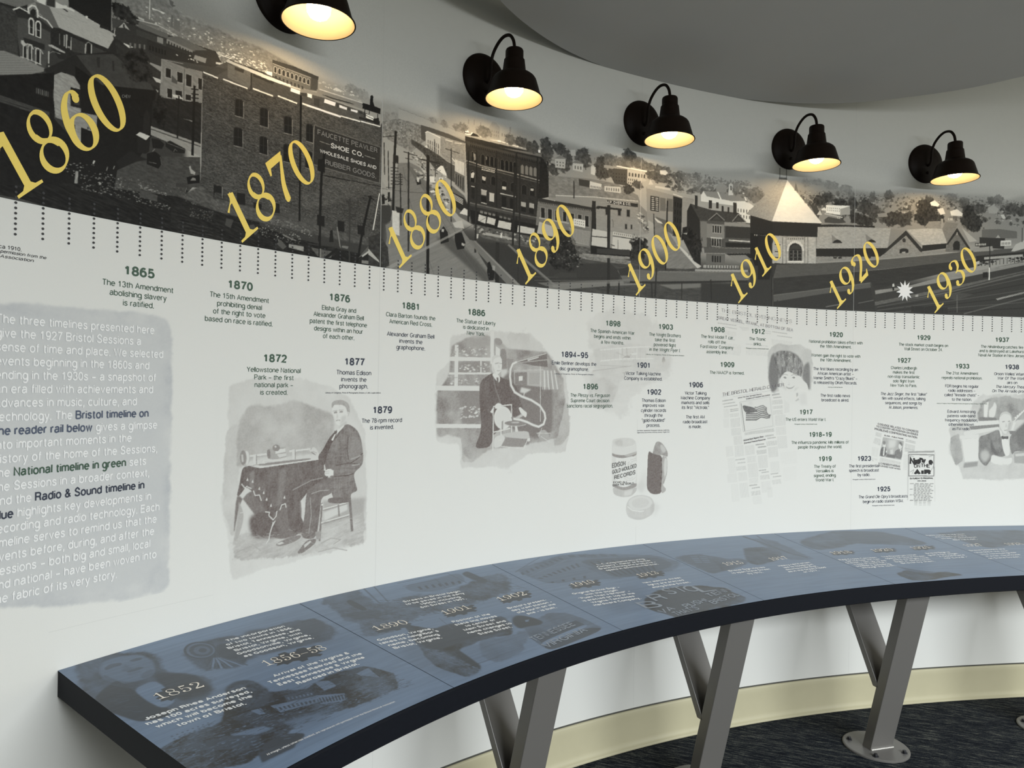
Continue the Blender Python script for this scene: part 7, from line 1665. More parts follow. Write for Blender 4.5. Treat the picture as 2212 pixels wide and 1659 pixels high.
('N',.1,.069,.305,[4937,-160,5025,-151,5027,-177,4942,-188],{'seed':5}),('Q',[4934,-201,5031,-191,5034,-222,4938,-230],1,3,.96,.5,.2),
('N',.06,.069,.305,[4934,-201,5031,-191,5034,-222,4938,-230],{'seed':6}),('Q',[4943,-243,5043,-230,5048,-305,4950,-315],1,10,.96,.5,.22),
('N',.066,.069,.305,[4943,-243,5043,-230,5048,-305,4950,-315],{'seed':7}),('Q',[4952,-322,5052,-314,5062,-375,4959,-382],1,9,.96,.5,.22),
('N',.066,.069,.305,[4952,-322,5052,-314,5062,-375,4959,-382],{'seed':8}),('Q',[4974,-388,5064,-378,5074,-452,4984,-459],1,10,.96,.5,.22),
('N',.066,.069,.305,[4974,-388,5064,-378,5074,-452,4984,-459],{'seed':9}),('Q',[4875,-160,4929,-157,4934,-229,4880,-236],1,8,.96,.5,.12),
('N',.036,.068,.304,[4875,-160,4929,-157,4934,-229,4880,-236],{'seed':10}),('Q',[4872,-243,4930,-236,4936,-312,4880,-318],1,8,.96,.5,.1),
('N',.03,.068,.304,[4872,-243,4930,-236,4936,-312,4880,-318],{'seed':11}),('Q',[5353,-28,5439,-15,5441,-45,5357,-56],1,1,.96,.5,.4),
('N',.1,.07,.31,[5353,-28,5439,-15,5441,-45,5357,-56],{'seed':12}),('Q',[5368,-56,5452,-48,5455,-67,5371,-75],1,1,.96,.5,.38),
('N',.1,.07,.31,[5368,-56,5452,-48,5455,-67,5371,-75],{'seed':13}),('Q',[5464,2,5515,10,5517,-30,5469,-37],1,2,.96,.5,.2),
('N',.06,.07,.311,[5464,2,5515,10,5517,-30,5469,-37],{'seed':14}),('Q',[5356,-88,5465,-76,5470,-115,5360,-123],1,4,.96,.5,.28),
('N',.084,.07,.31,[5356,-88,5465,-76,5470,-115,5360,-123],{'seed':15}),('Q',[5363,-137,5470,-126,5475,-154,5367,-160],1,3,.96,.5,.26),
('N',.078,.07,.31,[5363,-137,5470,-126,5475,-154,5367,-160],{'seed':16}),('Q',[5367,-173,5471,-162,5474,-204,5370,-208],1,4,.96,.5,.22),
('N',.066,.07,.31,[5367,-173,5471,-162,5474,-204,5370,-208],{'seed':17}),('Q',[5475,-76,5533,-72,5539,-186,5484,-194],1,11,.96,.5,.14),
('N',.042,.07,.312,[5475,-76,5533,-72,5539,-186,5484,-194],{'seed':18}),('Q',[5387,-215,5497,-204,5503,-297,5393,-303],1,12,.96,.5,.2),
('N',.06,.07,.311,[5387,-215,5497,-204,5503,-297,5393,-303],{'seed':19}),('Q',[5397,-314,5503,-304,5512,-375,5404,-381],1,9,.96,.5,.16),
('N',.048,.07,.31,[5397,-314,5503,-304,5512,-375,5404,-381],{'seed':20}),('Q',[5411,-392,5513,-384,5523,-489,5421,-495],1,12,.96,.5,.18),
('N',.054,.07,.311,[5411,-392,5513,-384,5523,-489,5421,-495],{'seed':21}),('Q',[5082,-356,5389,-321,5392,-349,5086,-379],1,3,.96,.5,.4),
('N',.1,.069,.307,[5082,-356,5389,-321,5392,-349,5086,-379],{'seed':22}),('Q',[5076,-400,5385,-364,5390,-399,5079,-427],1,1,.96,.5,.08),
('N',.024,.069,.307,[5076,-400,5385,-364,5390,-399,5079,-427],{'seed':23}),('Q',[5197,-450,5287,-442,5289,-461,5200,-469],1,1,.96,.5,.5),
('N',.1,.069,.308,[5197,-450,5287,-442,5289,-461,5200,-469],{'seed':24}),('Q',[5220,-471,5307,-463,5309,-484,5223,-490],1,1,.96,.5,.5),
('N',.1,.069,.308,[5220,-471,5307,-463,5309,-484,5223,-490],{'seed':25}),('Q',[5206,-506,5312,-498,5316,-532,5215,-541],1,4,.96,.5,.36),
('N',.1,.069,.308,[5206,-506,5312,-498,5316,-532,5215,-541],{'seed':26}),('Q',[5293,-377,5381,-367,5384,-386,5296,-398],1,1,.96,.5,.38),
('N',.1,.07,.309,[5293,-377,5381,-367,5384,-386,5296,-398],{'seed':27}),('Q',[5314,-398,5403,-389,5405,-406,5317,-418],1,1,.96,.5,.38),
('N',.1,.07,.31,[5314,-398,5403,-389,5405,-406,5317,-418],{'seed':28}),('Q',[5302,-433,5416,-424,5419,-463,5311,-472],1,4,.96,.5,.3),
('N',.09,.07,.31,[5302,-433,5416,-424,5419,-463,5311,-472],{'seed':29}),('Q',[5088,-466,5189,-457,5199,-537,5098,-546],1,10,.96,.5,.2),
('N',.06,.069,.307,[5088,-466,5189,-457,5199,-537,5098,-546],{'seed':30}),('Q',[4988,-464,5082,-457,5092,-549,4995,-558],1,12,.96,.5,.2),
('N',.06,.069,.305,[4988,-464,5082,-457,5092,-549,4995,-558],{'seed':31}),('Q',[4901,-470,4975,-464,4985,-547,4910,-556],1,10,.96,.5,.14),
('N',.042,.068,.304,[4901,-470,4975,-464,4985,-547,4910,-556],{'seed':32}),('Q',[5320,-483,5421,-474,5433,-562,5330,-568],1,11,.96,.5,.2),
('N',.06,.07,.31,[5320,-483,5421,-474,5433,-562,5330,-568],{'seed':33}),('Q',[5220,-552,5321,-543,5331,-652,5234,-657],1,13,.96,.5,.2),
('N',.06,.069,.308,[5220,-552,5321,-543,5331,-652,5234,-657],{'seed':34}),('Q',[4998,-572,5098,-563,5101,-584,5001,-591],1,1,.96,.5,.3),
('N',.09,.069,.305,[4998,-572,5098,-563,5101,-584,5001,-591],{'seed':35}),('Q',[5019,-600,5103,-593,5105,-611,5023,-616],1,1,.96,.5,.28),
('N',.084,.069,.306,[5019,-600,5103,-593,5105,-611,5023,-616],{'seed':36}),('Q',[5003,-638,5108,-630,5113,-665,5012,-671],1,4,.96,.5,.24),
('N',.072,.069,.306,[5003,-638,5108,-630,5113,-665,5012,-671],{'seed':37}),('Q',[5111,-557,5207,-548,5212,-601,5116,-609],1,7,.96,.5,.18),
('N',.054,.069,.307,[5111,-557,5207,-548,5212,-601,5116,-609],{'seed':38}),('Q',[5120,-616,5221,-608,5235,-727,5135,-732],1,14,.96,.5,.17),
('N',.051,.069,.307,[5120,-616,5221,-608,5235,-727,5135,-732],{'seed':39}),('Q',[4919,-567,4994,-561,5013,-686,4938,-691],1,14,.96,.5,.11),
('N',.033,.068,.304,[4919,-567,4994,-561,5013,-686,4938,-691],{'seed':40}),('Q',[5232,-668,5310,-660,5312,-679,5235,-684],1,1,.96,.5,.38),
('N',.1,.069,.309,[5232,-668,5310,-660,5312,-679,5235,-684],{'seed':41}),('Q',[5260,-685,5338,-677,5340,-696,5263,-701],1,1,.96,.5,.36),
('N',.1,.07,.309,[5260,-685,5338,-677,5340,-696,5263,-701],{'seed':42}),('Q',[5244,-717,5344,-709,5349,-748,5253,-752],1,4,.96,.5,.26),
('N',.078,.069,.309,[5244,-717,5344,-709,5349,-748,5253,-752],{'seed':43}),('Q',[5353,-699,5433,-691,5435,-711,5356,-716],1,1,.96,.5,.34),
('N',.1,.07,.31,[5353,-699,5433,-691,5435,-711,5356,-716],{'seed':44}),('Q',[5376,-724,5463,-716,5465,-735,5379,-740],1,1,.96,.5,.32),
('N',.096,.07,.311,[5376,-724,5463,-716,5465,-735,5379,-740],{'seed':45}),('Q',[5343,-607,5440,-598,5450,-690,5357,-695],1,10,.96,.5,.12),
('N',.036,.07,.31,[5343,-607,5440,-598,5450,-690,5357,-695],{'seed':46}),('Q',[5025,-687,5117,-679,5127,-752,5035,-758],1,9,.96,.5,.16),
('N',.048,.069,.306,[5025,-687,5117,-679,5127,-752,5035,-758],{'seed':47}),('Q',[4917,-697,5017,-690,5026,-763,4926,-767],1,9,.96,.5,.12),
('N',.036,.068,.304,[4917,-697,5017,-690,5026,-763,4926,-767],{'seed':48}),('Q',[5140,-788,5222,-782,5224,-803,5143,-807],1,1,.96,.5,.38),
('N',.1,.069,.307,[5140,-788,5222,-782,5224,-803,5143,-807],{'seed':49}),('Q',[5165,-813,5249,-804,5251,-823,5169,-829],1,1,.96,.5,.36),
('N',.1,.069,.308,[5165,-813,5249,-804,5251,-823,5169,-829],{'seed':50}),('Q',[5157,-847,5254,-840,5259,-879,5166,-883],1,4,.96,.5,.28),
('N',.084,.069,.308,[5157,-847,5254,-840,5259,-879,5166,-883],{'seed':51}),('Q',[5039,-777,5131,-770,5146,-892,5054,-897],1,13,.96,.5,.14),
('N',.042,.069,.306,[5039,-777,5131,-770,5146,-892,5054,-897],{'seed':52}),('Q',[5135,-739,5231,-731,5236,-777,5141,-781],1,5,.96,.5,.14),
('N',.042,.069,.307,[5135,-739,5231,-731,5236,-777,5141,-781],{'seed':53}),('Q',[5257,-770,5358,-762,5368,-858,5267,-862],1,11,.96,.5,.12),
('N',.036,.07,.309,[5257,-770,5358,-762,5368,-858,5267,-862],{'seed':54}),('Q',[5366,-759,5459,-751,5468,-790,5375,-795],1,4,.96,.5,.2),
('N',.06,.07,.31,[5366,-759,5459,-751,5468,-790,5375,-795],{'seed':55}),('Q',[4956,-781,5031,-777,5050,-923,4971,-927],1,14,.96,.5,.08),
('N',.024,.069,.305,[4956,-781,5031,-777,5050,-923,4971,-927],{'seed':56}),('Q',[5175,-890,5267,-886,5277,-953,5184,-957],1,8,.96,.5,.1),
('N',.03,.069,.308,[5175,-890,5267,-886,5277,-953,5184,-957],{'seed':57}),('Q',[5317,-821,5376,-816,5381,-901,5327,-906],1,8,.96,.5,.1),
('N',.03,.07,.31,[5317,-821,5376,-816,5381,-901,5327,-906],{'seed':58}),('Q',[5447,-527,5616,-515,5627,-623,5457,-627],1,10,.96,.5,.05),
('N',.015,.07,.311,[5447,-527,5616,-515,5627,-623,5457,-627],{'seed':59}),('Q',[5475,-655,5619,-644,5620,-766,5485,-769],1,10,.96,.5,.04),
('N',.012,.07,.311,[5475,-655,5619,-644,5620,-766,5485,-769],{'seed':60}),('L',.3,.03,[4860,-61,5202,2,5345,21]),('L',.4,.023,[4969,-60,5354,-3]),
('L',.3,.023,[5019,-73,5338,-39]),('P',.04,[5035,-104,5336,-56,5374,-301,5074,-349]),('L',.42,.031,[5035,-104,5336,-56,5374,-301,5074,-349,5035,-104]),
('L',.25,.023,[5346,-53,5386,-307,5082,-361]),('P',.12,[5120,-97,5162,-89,5171,-124,5129,-131],{'soft':.154}),('L',.75,.061,[5050,-114,5090,-342]),
('P',.85,[5053,-124,5188,-149,5222,-180,5182,-189,5096,-198]),('L',.7,.1,[5188,-145,5205,-149,5247,-135,5272,-132,5306,-152,5288,-169]),
('L',.7,.1,[5188,-162,5205,-166,5247,-151,5272,-148,5306,-166,5298,-179]),('L',.7,.1,[5188,-179,5205,-183,5247,-166,5272,-163,5306,-180,5308,-190]),
('L',.8,.1,[5101,-200,5206,-200,5247,-181,5273,-179,5307,-194,5319,-200]),('L',.8,.1,[5101,-217,5206,-217,5248,-197,5273,-194,5307,-208,5346,-211]),
('L',.8,.1,[5101,-233,5206,-233,5248,-212,5273,-212,5307,-222,5342,-221]),('L',.8,.1,[5101,-250,5206,-250,5248,-228,5273,-229,5307,-236,5339,-232]),
('N',.1,.23,.077,[5053,-124,5272,-131,5349,-215,5106,-264],{'seed':4}),
('X',.22,[5328,351,5422,400,5531,380,5639,401,5667,362,5749,364,5765,214,5762,-16,5686,40,5361,-27,5319,91,5309,261],{'rough':.6,'soft':.372,'cell':.434,'seed':31,'edge':.25}),
('P',.8,[5349,307,5423,320,5439,207,5427,105,5408,8,5355,-27,5319,91,5324,204],{'soft':.149}),
('P',.75,[5670,212,5737,260,5748,-11,5700,41,5658,109],{'soft':.163}),
('P',.72,[5363,307,5437,338,5532,335,5614,303,5669,235,5671,155,5630,120,5589,142,5494,151,5454,105,5427,93,5419,207],{'soft':.087}),
('N',.3,.161,.372,[5363,318,5532,340,5669,235,5658,120,5494,151,5427,93],{'seed':7}),('L',.161,.031,[5500,162,5508,153,5504,140]),
('L',.273,.031,[5555,208,5563,207,5560,185]),('L',.136,.031,[5514,279,5522,274,5518,257]),('L',.296,.031,[5544,285,5552,290,5548,262]),
('L',.246,.031,[5539,261,5547,260,5543,239]),('L',.177,.031,[5578,268,5586,273,5582,245]),('L',.153,.031,[5520,287,5528,277,5524,264]),
('L',.125,.031,[5653,283,5661,290,5658,260]),('L',.125,.031,[5600,180,5608,178,5605,157]),('L',.248,.031,[5452,222,5461,211,5457,199]),
('L',.294,.031,[5507,174,5516,165,5512,151]),('L',.316,.031,[5452,230,5461,232,5457,207]),('L',.274,.031,[5623,220,5632,221,5628,198]),
('L',.142,.031,[5457,295,5465,301,5462,272]),('L',.283,.031,[5656,207,5664,205,5660,184]),('L',.305,.031,[5587,174,5595,165,5591,151]),
('L',.192,.031,[5625,298,5633,309,5629,275]),('L',.13,.031,[5568,176,5576,184,5572,154]),('L',.279,.031,[5528,270,5536,274,5533,247]),
('L',.237,.031,[5586,229,5595,219,5591,206]),('L',.289,.031,[5650,296,5658,300,5654,273]),('L',.222,.031,[5473,245,5481,235,5477,222]),
('L',.292,.031,[5529,310,5537,319,5533,287]),('L',.223,.031,[5554,167,5562,168,5558,144]),('L',.235,.031,[5619,311,5627,313,5624,288]),
('L',.131,.031,[5660,177,5668,185,5665,155]),('L',.85,.037,[5540,191,5547,179,5539,165]),('L',.85,.037,[5512,255,5519,243,5511,229]),
('L',.85,.038,[5646,146,5653,134,5645,120]),('L',.85,.037,[5531,154,5538,142,5530,128]),('L',.85,.037,[5511,307,5518,295,5510,281]),
('L',.85,.038,[5557,199,5564,187,5556,173]),('L',.85,.038,[5640,144,5647,131,5639,117]),('L',.85,.038,[5612,182,5619,170,5611,156]),
('L',.85,.038,[5598,193,5605,180,5597,166]),('L',.85,.038,[5612,141,5619,129,5611,115]),('L',.85,.037,[5521,307,5528,295,5520,281]),
('L',.85,.037,[5491,281,5498,268,5490,254]),('L',.85,.037,[5521,171,5528,158,5520,144]),('L',.85,.037,[5452,237,5459,224,5451,211]),
('L',.85,.038,[5620,276,5627,263,5619,249]),('L',.85,.037,[5452,276,5459,263,5451,249]),('L',.85,.037,[5458,170,5465,157,5458,144]),
('L',.85,.037,[5476,285,5483,273,5475,259]),('L',.85,.038,[5622,173,5629,160,5621,146]),('L',.85,.037,[5572,152,5579,139,5571,126]),
('L',.85,.037,[5453,140,5460,128,5452,114]),('L',.85,.037,[5566,267,5573,255,5565,241]),
('P',.03,[5440,105,5480,151,5521,163,5589,136,5644,120,5672,86,5713,58,5728,-5,5673,6,5625,17,5578,-18,5510,-8,5455,26,5428,54]),
('P',.02,[5421,48,5462,20,5537,-19,5632,11,5700,-11,5702,-103,5539,-122,5429,-37],{'soft':.112}),('P',.65,[5467,111,5488,117,5505,103,5488,97]),
('P',.65,[5556,110,5576,118,5593,109,5576,100]),('L',.5,.05,[5457,125,5481,137,5515,129]),('L',.5,.05,[5549,127,5576,136,5610,125]),
('P',.2,[5519,101,5529,55,5509,46,5536,43],{'soft':.031}),('P',.5,[5496,35,5523,22,5557,24,5591,45,5564,16,5530,10,5506,18]),
('P',.18,[5444,99,5465,60,5496,26,5510,-2,5455,31],{'soft':.1}),('P',.15,[5591,22,5632,28,5578,-13],{'soft':.088}),
('P',.4,[5602,-24,5619,-18,5623,-41,5606,-58]),('P',.3,[5593,-87,5626,-64,5634,-81,5600,-93]),
('P',.1,[5633,-35,5701,-17,5716,-120,5648,-121],{'soft':.251})],[47.34,58.8,-10.83,7.02],26,'grey picture of two newspaper pages overlapped by a smiling curly haired woman'),
'broadcast_picture': ([
('Q',[6421,-354,6485,-369,6481,-405,6418,-390],1,4,.96,.5,.35),('N',.12,.078,.235,[6421,-354,6485,-369,6481,-405,6418,-390],{'seed':0}),
('Q',[6414,-405,6477,-420,6471,-478,6393,-452],1,6,.96,.5,.3),('N',.108,.078,.235,[6414,-405,6477,-420,6471,-478,6393,-452],{'seed':1}),
('Q',[6729,-416,6835,-442,6831,-464,6725,-442],1,2,.96,.5,.4),('N',.12,.079,.236,[6729,-416,6835,-442,6831,-464,6725,-442],{'seed':2}),
('Q',[6726,-456,6827,-479,6823,-523,6722,-500],1,4,.96,.5,.34),('N',.12,.079,.236,[6726,-456,6827,-479,6823,-523,6722,-500],{'seed':3}),
('Q',[6718,-493,6823,-519,6815,-541,6716,-530],1,3,.96,.5,.36),('N',.12,.079,.236,[6718,-493,6823,-519,6815,-541,6716,-530],{'seed':4}),
('Q',[6386,-485,6457,-499,6446,-579,6378,-564],1,9,.96,.5,.14),('N',.05,.078,.235,[6386,-485,6457,-499,6446,-579,6378,-564],{'seed':5}),
('Q',[6387,-579,6446,-594,6438,-608,6383,-597],1,2,.96,.5,.2),('N',.072,.078,.235,[6387,-579,6446,-594,6438,-608,6383,-597],{'seed':6}),
('Q',[6467,-579,6686,-625,6682,-646,6463,-608],1,3,.96,.5,.3),('N',.108,.078,.235,[6467,-579,6686,-625,6682,-646,6463,-608],{'seed':7}),
('Q',[6710,-552,6757,-559,6750,-698,6704,-690],1,10,.96,.5,.12),('N',.043,.079,.236,[6710,-552,6757,-559,6750,-698,6704,-690],{'seed':8}),
('Q',[6463,-608,6678,-646,6674,-661,6459,-626],1,1,.96,.5,.2),('N',.072,.078,.235,[6463,-608,6678,-646,6674,-661,6459,-626],{'seed':9}),
('P',.45,[6498,-401,6711,-438,6686,-604,6462,-568]),('N',.16,.313,.47,[6498,-401,6711,-438,6686,-604,6462,-568],{'seed':4}),
('P',.12,[6553,-420,6637,-427,6621,-493,6554,-507],{'soft':.235}),('P',.85,[6478,-492,6528,-485,6538,-558,6496,-576,6467,-565]),
('P',.05,[6496,-452,6519,-449,6528,-485,6508,-496,6495,-478]),('P',.7,[6494,-438,6519,-433,6526,-460,6510,-471,6496,-463]),
('P',.05,[6505,-492,6520,-496,6511,-565,6498,-565]),('P',.75,[6621,-522,6663,-507,6701,-522,6688,-603,6614,-580]),
('P',.06,[6658,-464,6688,-456,6695,-493,6672,-511,6656,-493]),('P',.8,[6658,-453,6683,-442,6696,-471,6692,-486,6675,-464]),
('P',.06,[6672,-509,6687,-508,6676,-537]),('P',.15,[6571,-514,6604,-511,6601,-558,6576,-558],{'soft':.063}),
('P',.05,[6529,-521,6542,-522,6538,-540,6528,-537]),('P',.8,[6538,-551,6622,-558,6623,-591,6530,-576],{'soft':.078}),
('P',.35,[6387,-597,6400,-604,6404,-616,6393,-611]),('P',.55,[6756,-530,7025,-523,7026,-539,6756,-543],{'soft':.063}),
('P',.3,[6752,-522,6760,-522,6763,-962,6754,-962],{'soft':.047}),('L',.3,.032,[7030,-538,7036,-981]),
('L',.88,.071,[6763,-558,7019,-559,7022,-750,6766,-748,6763,-558]),('L',.7,.039,[6774,-566,6816,-578]),('L',.7,.039,[6967,-578,7009,-566]),
('L',.6,.047,[6990,-707,7015,-663]),('L',.6,.047,[6780,-713,6817,-691,6801,-728]),('L',.7,.024,[6765,-533,7021,-530]),
('Q',[6773,-812,7025,-815,7026,-823,6773,-820],5,1,.78,1,.62),('Q',[6815,-825,6994,-827,6995,-835,6815,-833],6,1,.78,1,.62),
('Q',[6815,-837,7014,-840,7014,-848,6816,-845],7,1,.78,1,.62),('Q',[6816,-850,6983,-852,6983,-860,6816,-858],5,1,.78,1,.62),
('Q',[6774,-862,7003,-865,7003,-873,6774,-870],6,1,.78,1,.62),('Q',[6816,-875,7022,-877,7022,-886,6816,-883],7,1,.78,1,.62),
('Q',[6816,-887,6991,-890,6991,-898,6816,-895],5,1,.78,1,.62),('Q',[6816,-900,7011,-902,7011,-911,6816,-908],6,1,.78,1,.62),
('Q',[6774,-912,6980,-915,6980,-923,6775,-920],7,1,.78,1,.62),('Q',[6817,-925,6999,-927,6999,-935,6817,-933],5,1,.78,1,.62),
('Q',[6817,-937,7019,-940,7019,-948,6817,-945],6,1,.78,1,.62),('Q',[6817,-950,6988,-952,6988,-960,6817,-958],7,1,.78,1,.62),
('Q',[6775,-961,7007,-965,7008,-973,6775,-970],5,1,.78,1,.62),('Q',[6817,-967,6998,-969,6998,-976,6817,-973],4,1,.7,1,.5),
('Q',[6818,-979,6998,-982,6999,-989,6818,-986],4,1,.7,1,.4),('Q',[6818,-992,6999,-994,6999,-1001,6818,-998],4,1,.7,1,.3),
('Q',[6818,-1004,6999,-1007,6999,-1014,6818,-1011],4,1,.7,1,.2),
('X',.2,[7157,-316,7391,-225,7406,-91,7506,-15,7674,2,7978,-9,7988,-764,7686,-793,7332,-776,7280,-672,7169,-568,7184,-405],{'rough':.8,'soft':.475,'cell':.871,'seed':41,'edge':.25}),
('X',.5,[7458,-195,7507,-75,7625,-43,7759,-27,7978,-54,7981,-235,7678,-253,7476,-254],{'rough':.6,'soft':.477,'cell':.556,'seed':42,'edge':.25}),
('P',0,[7524,-104,7574,-74,7560,-224,7526,-231],{'soft':.048}),('P',.05,[7576,-156,7617,-118,7633,-73,7659,-118,7636,-223,7577,-224],{'soft':.064}),
('P',.75,[7475,-217,7652,-223,7661,-249,7476,-254],{'soft':.064}),('P',.03,[7367,-262,7682,-245,7683,-290,7367,-303]),
('P',.7,[7376,-303,7683,-281,7683,-320,7393,-333]),('P',.06,[7317,-345,7612,-313,7683,-305,7683,-328,7327,-397]),
('P',.05,[7276,-389,7478,-374,7478,-411,7276,-416]),
('X',.4,[7192,-405,7276,-367,7321,-613,7246,-657,7185,-523],{'rough':.6,'soft':.237,'cell':.396,'seed':43,'edge':.25}),
('P',.02,[7302,-419,7474,-411,7473,-617,7338,-624]),('P',.6,[7330,-635,7473,-620,7465,-665,7322,-680],{'soft':.111}),
('P',.72,[7478,-396,7562,-373,7662,-332,7696,-343,7732,-463,7758,-568,7700,-583,7624,-568,7599,-613,7549,-673,7473,-598,7479,-493]),
('N',.12,.397,.477,[7478,-396,7662,-332,7758,-568,7549,-673,7473,-598],{'seed':5}),
('P',.35,[7497,-531,7564,-516,7598,-568,7549,-635,7498,-598],{'soft':.238}),('P',.85,[7596,-403,7640,-508,7682,-553,7657,-568,7598,-523],{'soft':.111}),
('P',.72,[7798,-372,7982,-311,7985,-537,7850,-523,7817,-568,7790,-463]),('N',.12,.398,.478,[7798,-372,7982,-311,7985,-537,7817,-568],{'seed':6}),
('P',.02,[7705,-403,7781,-410,7800,-560,7754,-577,7724,-508]),('P',.9,[7705,-384,7743,-395,7781,-387,7777,-421,7743,-414,7718,-422]),
('P',.04,[7683,-328,7709,-343,7718,-388,7701,-395]),
('P',.07,[7684,-230,7698,-181,7753,-166,7799,-192,7813,-252,7797,-320,7756,-373,7722,-358,7692,-320,7683,-275]),
('P',.25,[7684,-223,7702,-177,7757,-162,7803,-188,7814,-237,7787,-192,7728,-185,7699,-211]),('P',.55,[7712,-256,7739,-251,7741,-260,7716,-265]),
('P',.55,[7771,-252,7796,-248,7794,-258,7775,-261]),('P',.25,[7754,-267,7767,-305,7746,-311],{'soft':.064}),
('P',.5,[7734,-335,7772,-331,7768,-340,7738,-343]),('P',.35,[7779,-267,7813,-252,7797,-327,7760,-372,7772,-320],{'soft':.128}),
('P',.3,[7682,-268,7704,-328,7730,-365,7696,-335],{'soft':.08}),('P',.8,[7848,-342,7981,-228,7985,-492,7883,-492],{'soft':.191}),
('P',.05,[7805,-335,7830,-259,7855,-266,7827,-338]),('L',.05,.096,[7830,-259,7939,-153]),('L',.05,.064,[7846,-229,7929,-160],{'al':.8}),
('P',.03,[7838,-221,7853,-210,7859,-221,7846,-233]),('P',.03,[7859,-205,7874,-193,7881,-204,7868,-217]),
('P',.03,[7881,-188,7896,-176,7903,-188,7890,-200]),('P',.03,[7903,-171,7918,-160,7924,-171,7911,-183]),
('P',.03,[7924,-154,7939,-143,7946,-154,7933,-166]),('P',.75,[7780,-342,7856,-342,7848,-380,7798,-372]),
('P',.04,[7607,-568,7632,-561,7750,-598,7822,-583,7818,-636,7760,-666,7599,-636],{'soft':.08}),
('P',.5,[7838,-538,7985,-522,7987,-643,7843,-636],{'soft':.064}),('P',.2,[7851,-553,7977,-541,7977,-568,7855,-575],{'soft':.048}),
('X',.22,[7289,-687,7473,-658,7549,-673,7768,-643,7987,-658,7988,-764,7685,-778,7332,-776],{'rough':1,'soft':.396,'cell':.476,'seed':44,'edge':.25})],[63.35,79.52,-10.83,1.52],22,'grey picture of a bow-tied man at a desk beside a news clipping and radio programme'),
'introduction_wash': ([
('X',.42,[-309,239,-127,275,-48,293,99,304,258,301,509,310,641,289,655,124,659,-263,657,-649,656,-981,426,-975,185,-941,-110,-873,-294,-824],{'rough':.5,'soft':.419,'cell':.457,'seed':51,'edge':.06}),
('P',.42,[-309,214,-87,244,259,261,608,253,628,-261,628,-941,139,-881,-294,-782],{'soft':.229,'al':.8})],[-7,7.2,-9.9,3.9],16,'pale blue-grey wash behind the white introduction')}
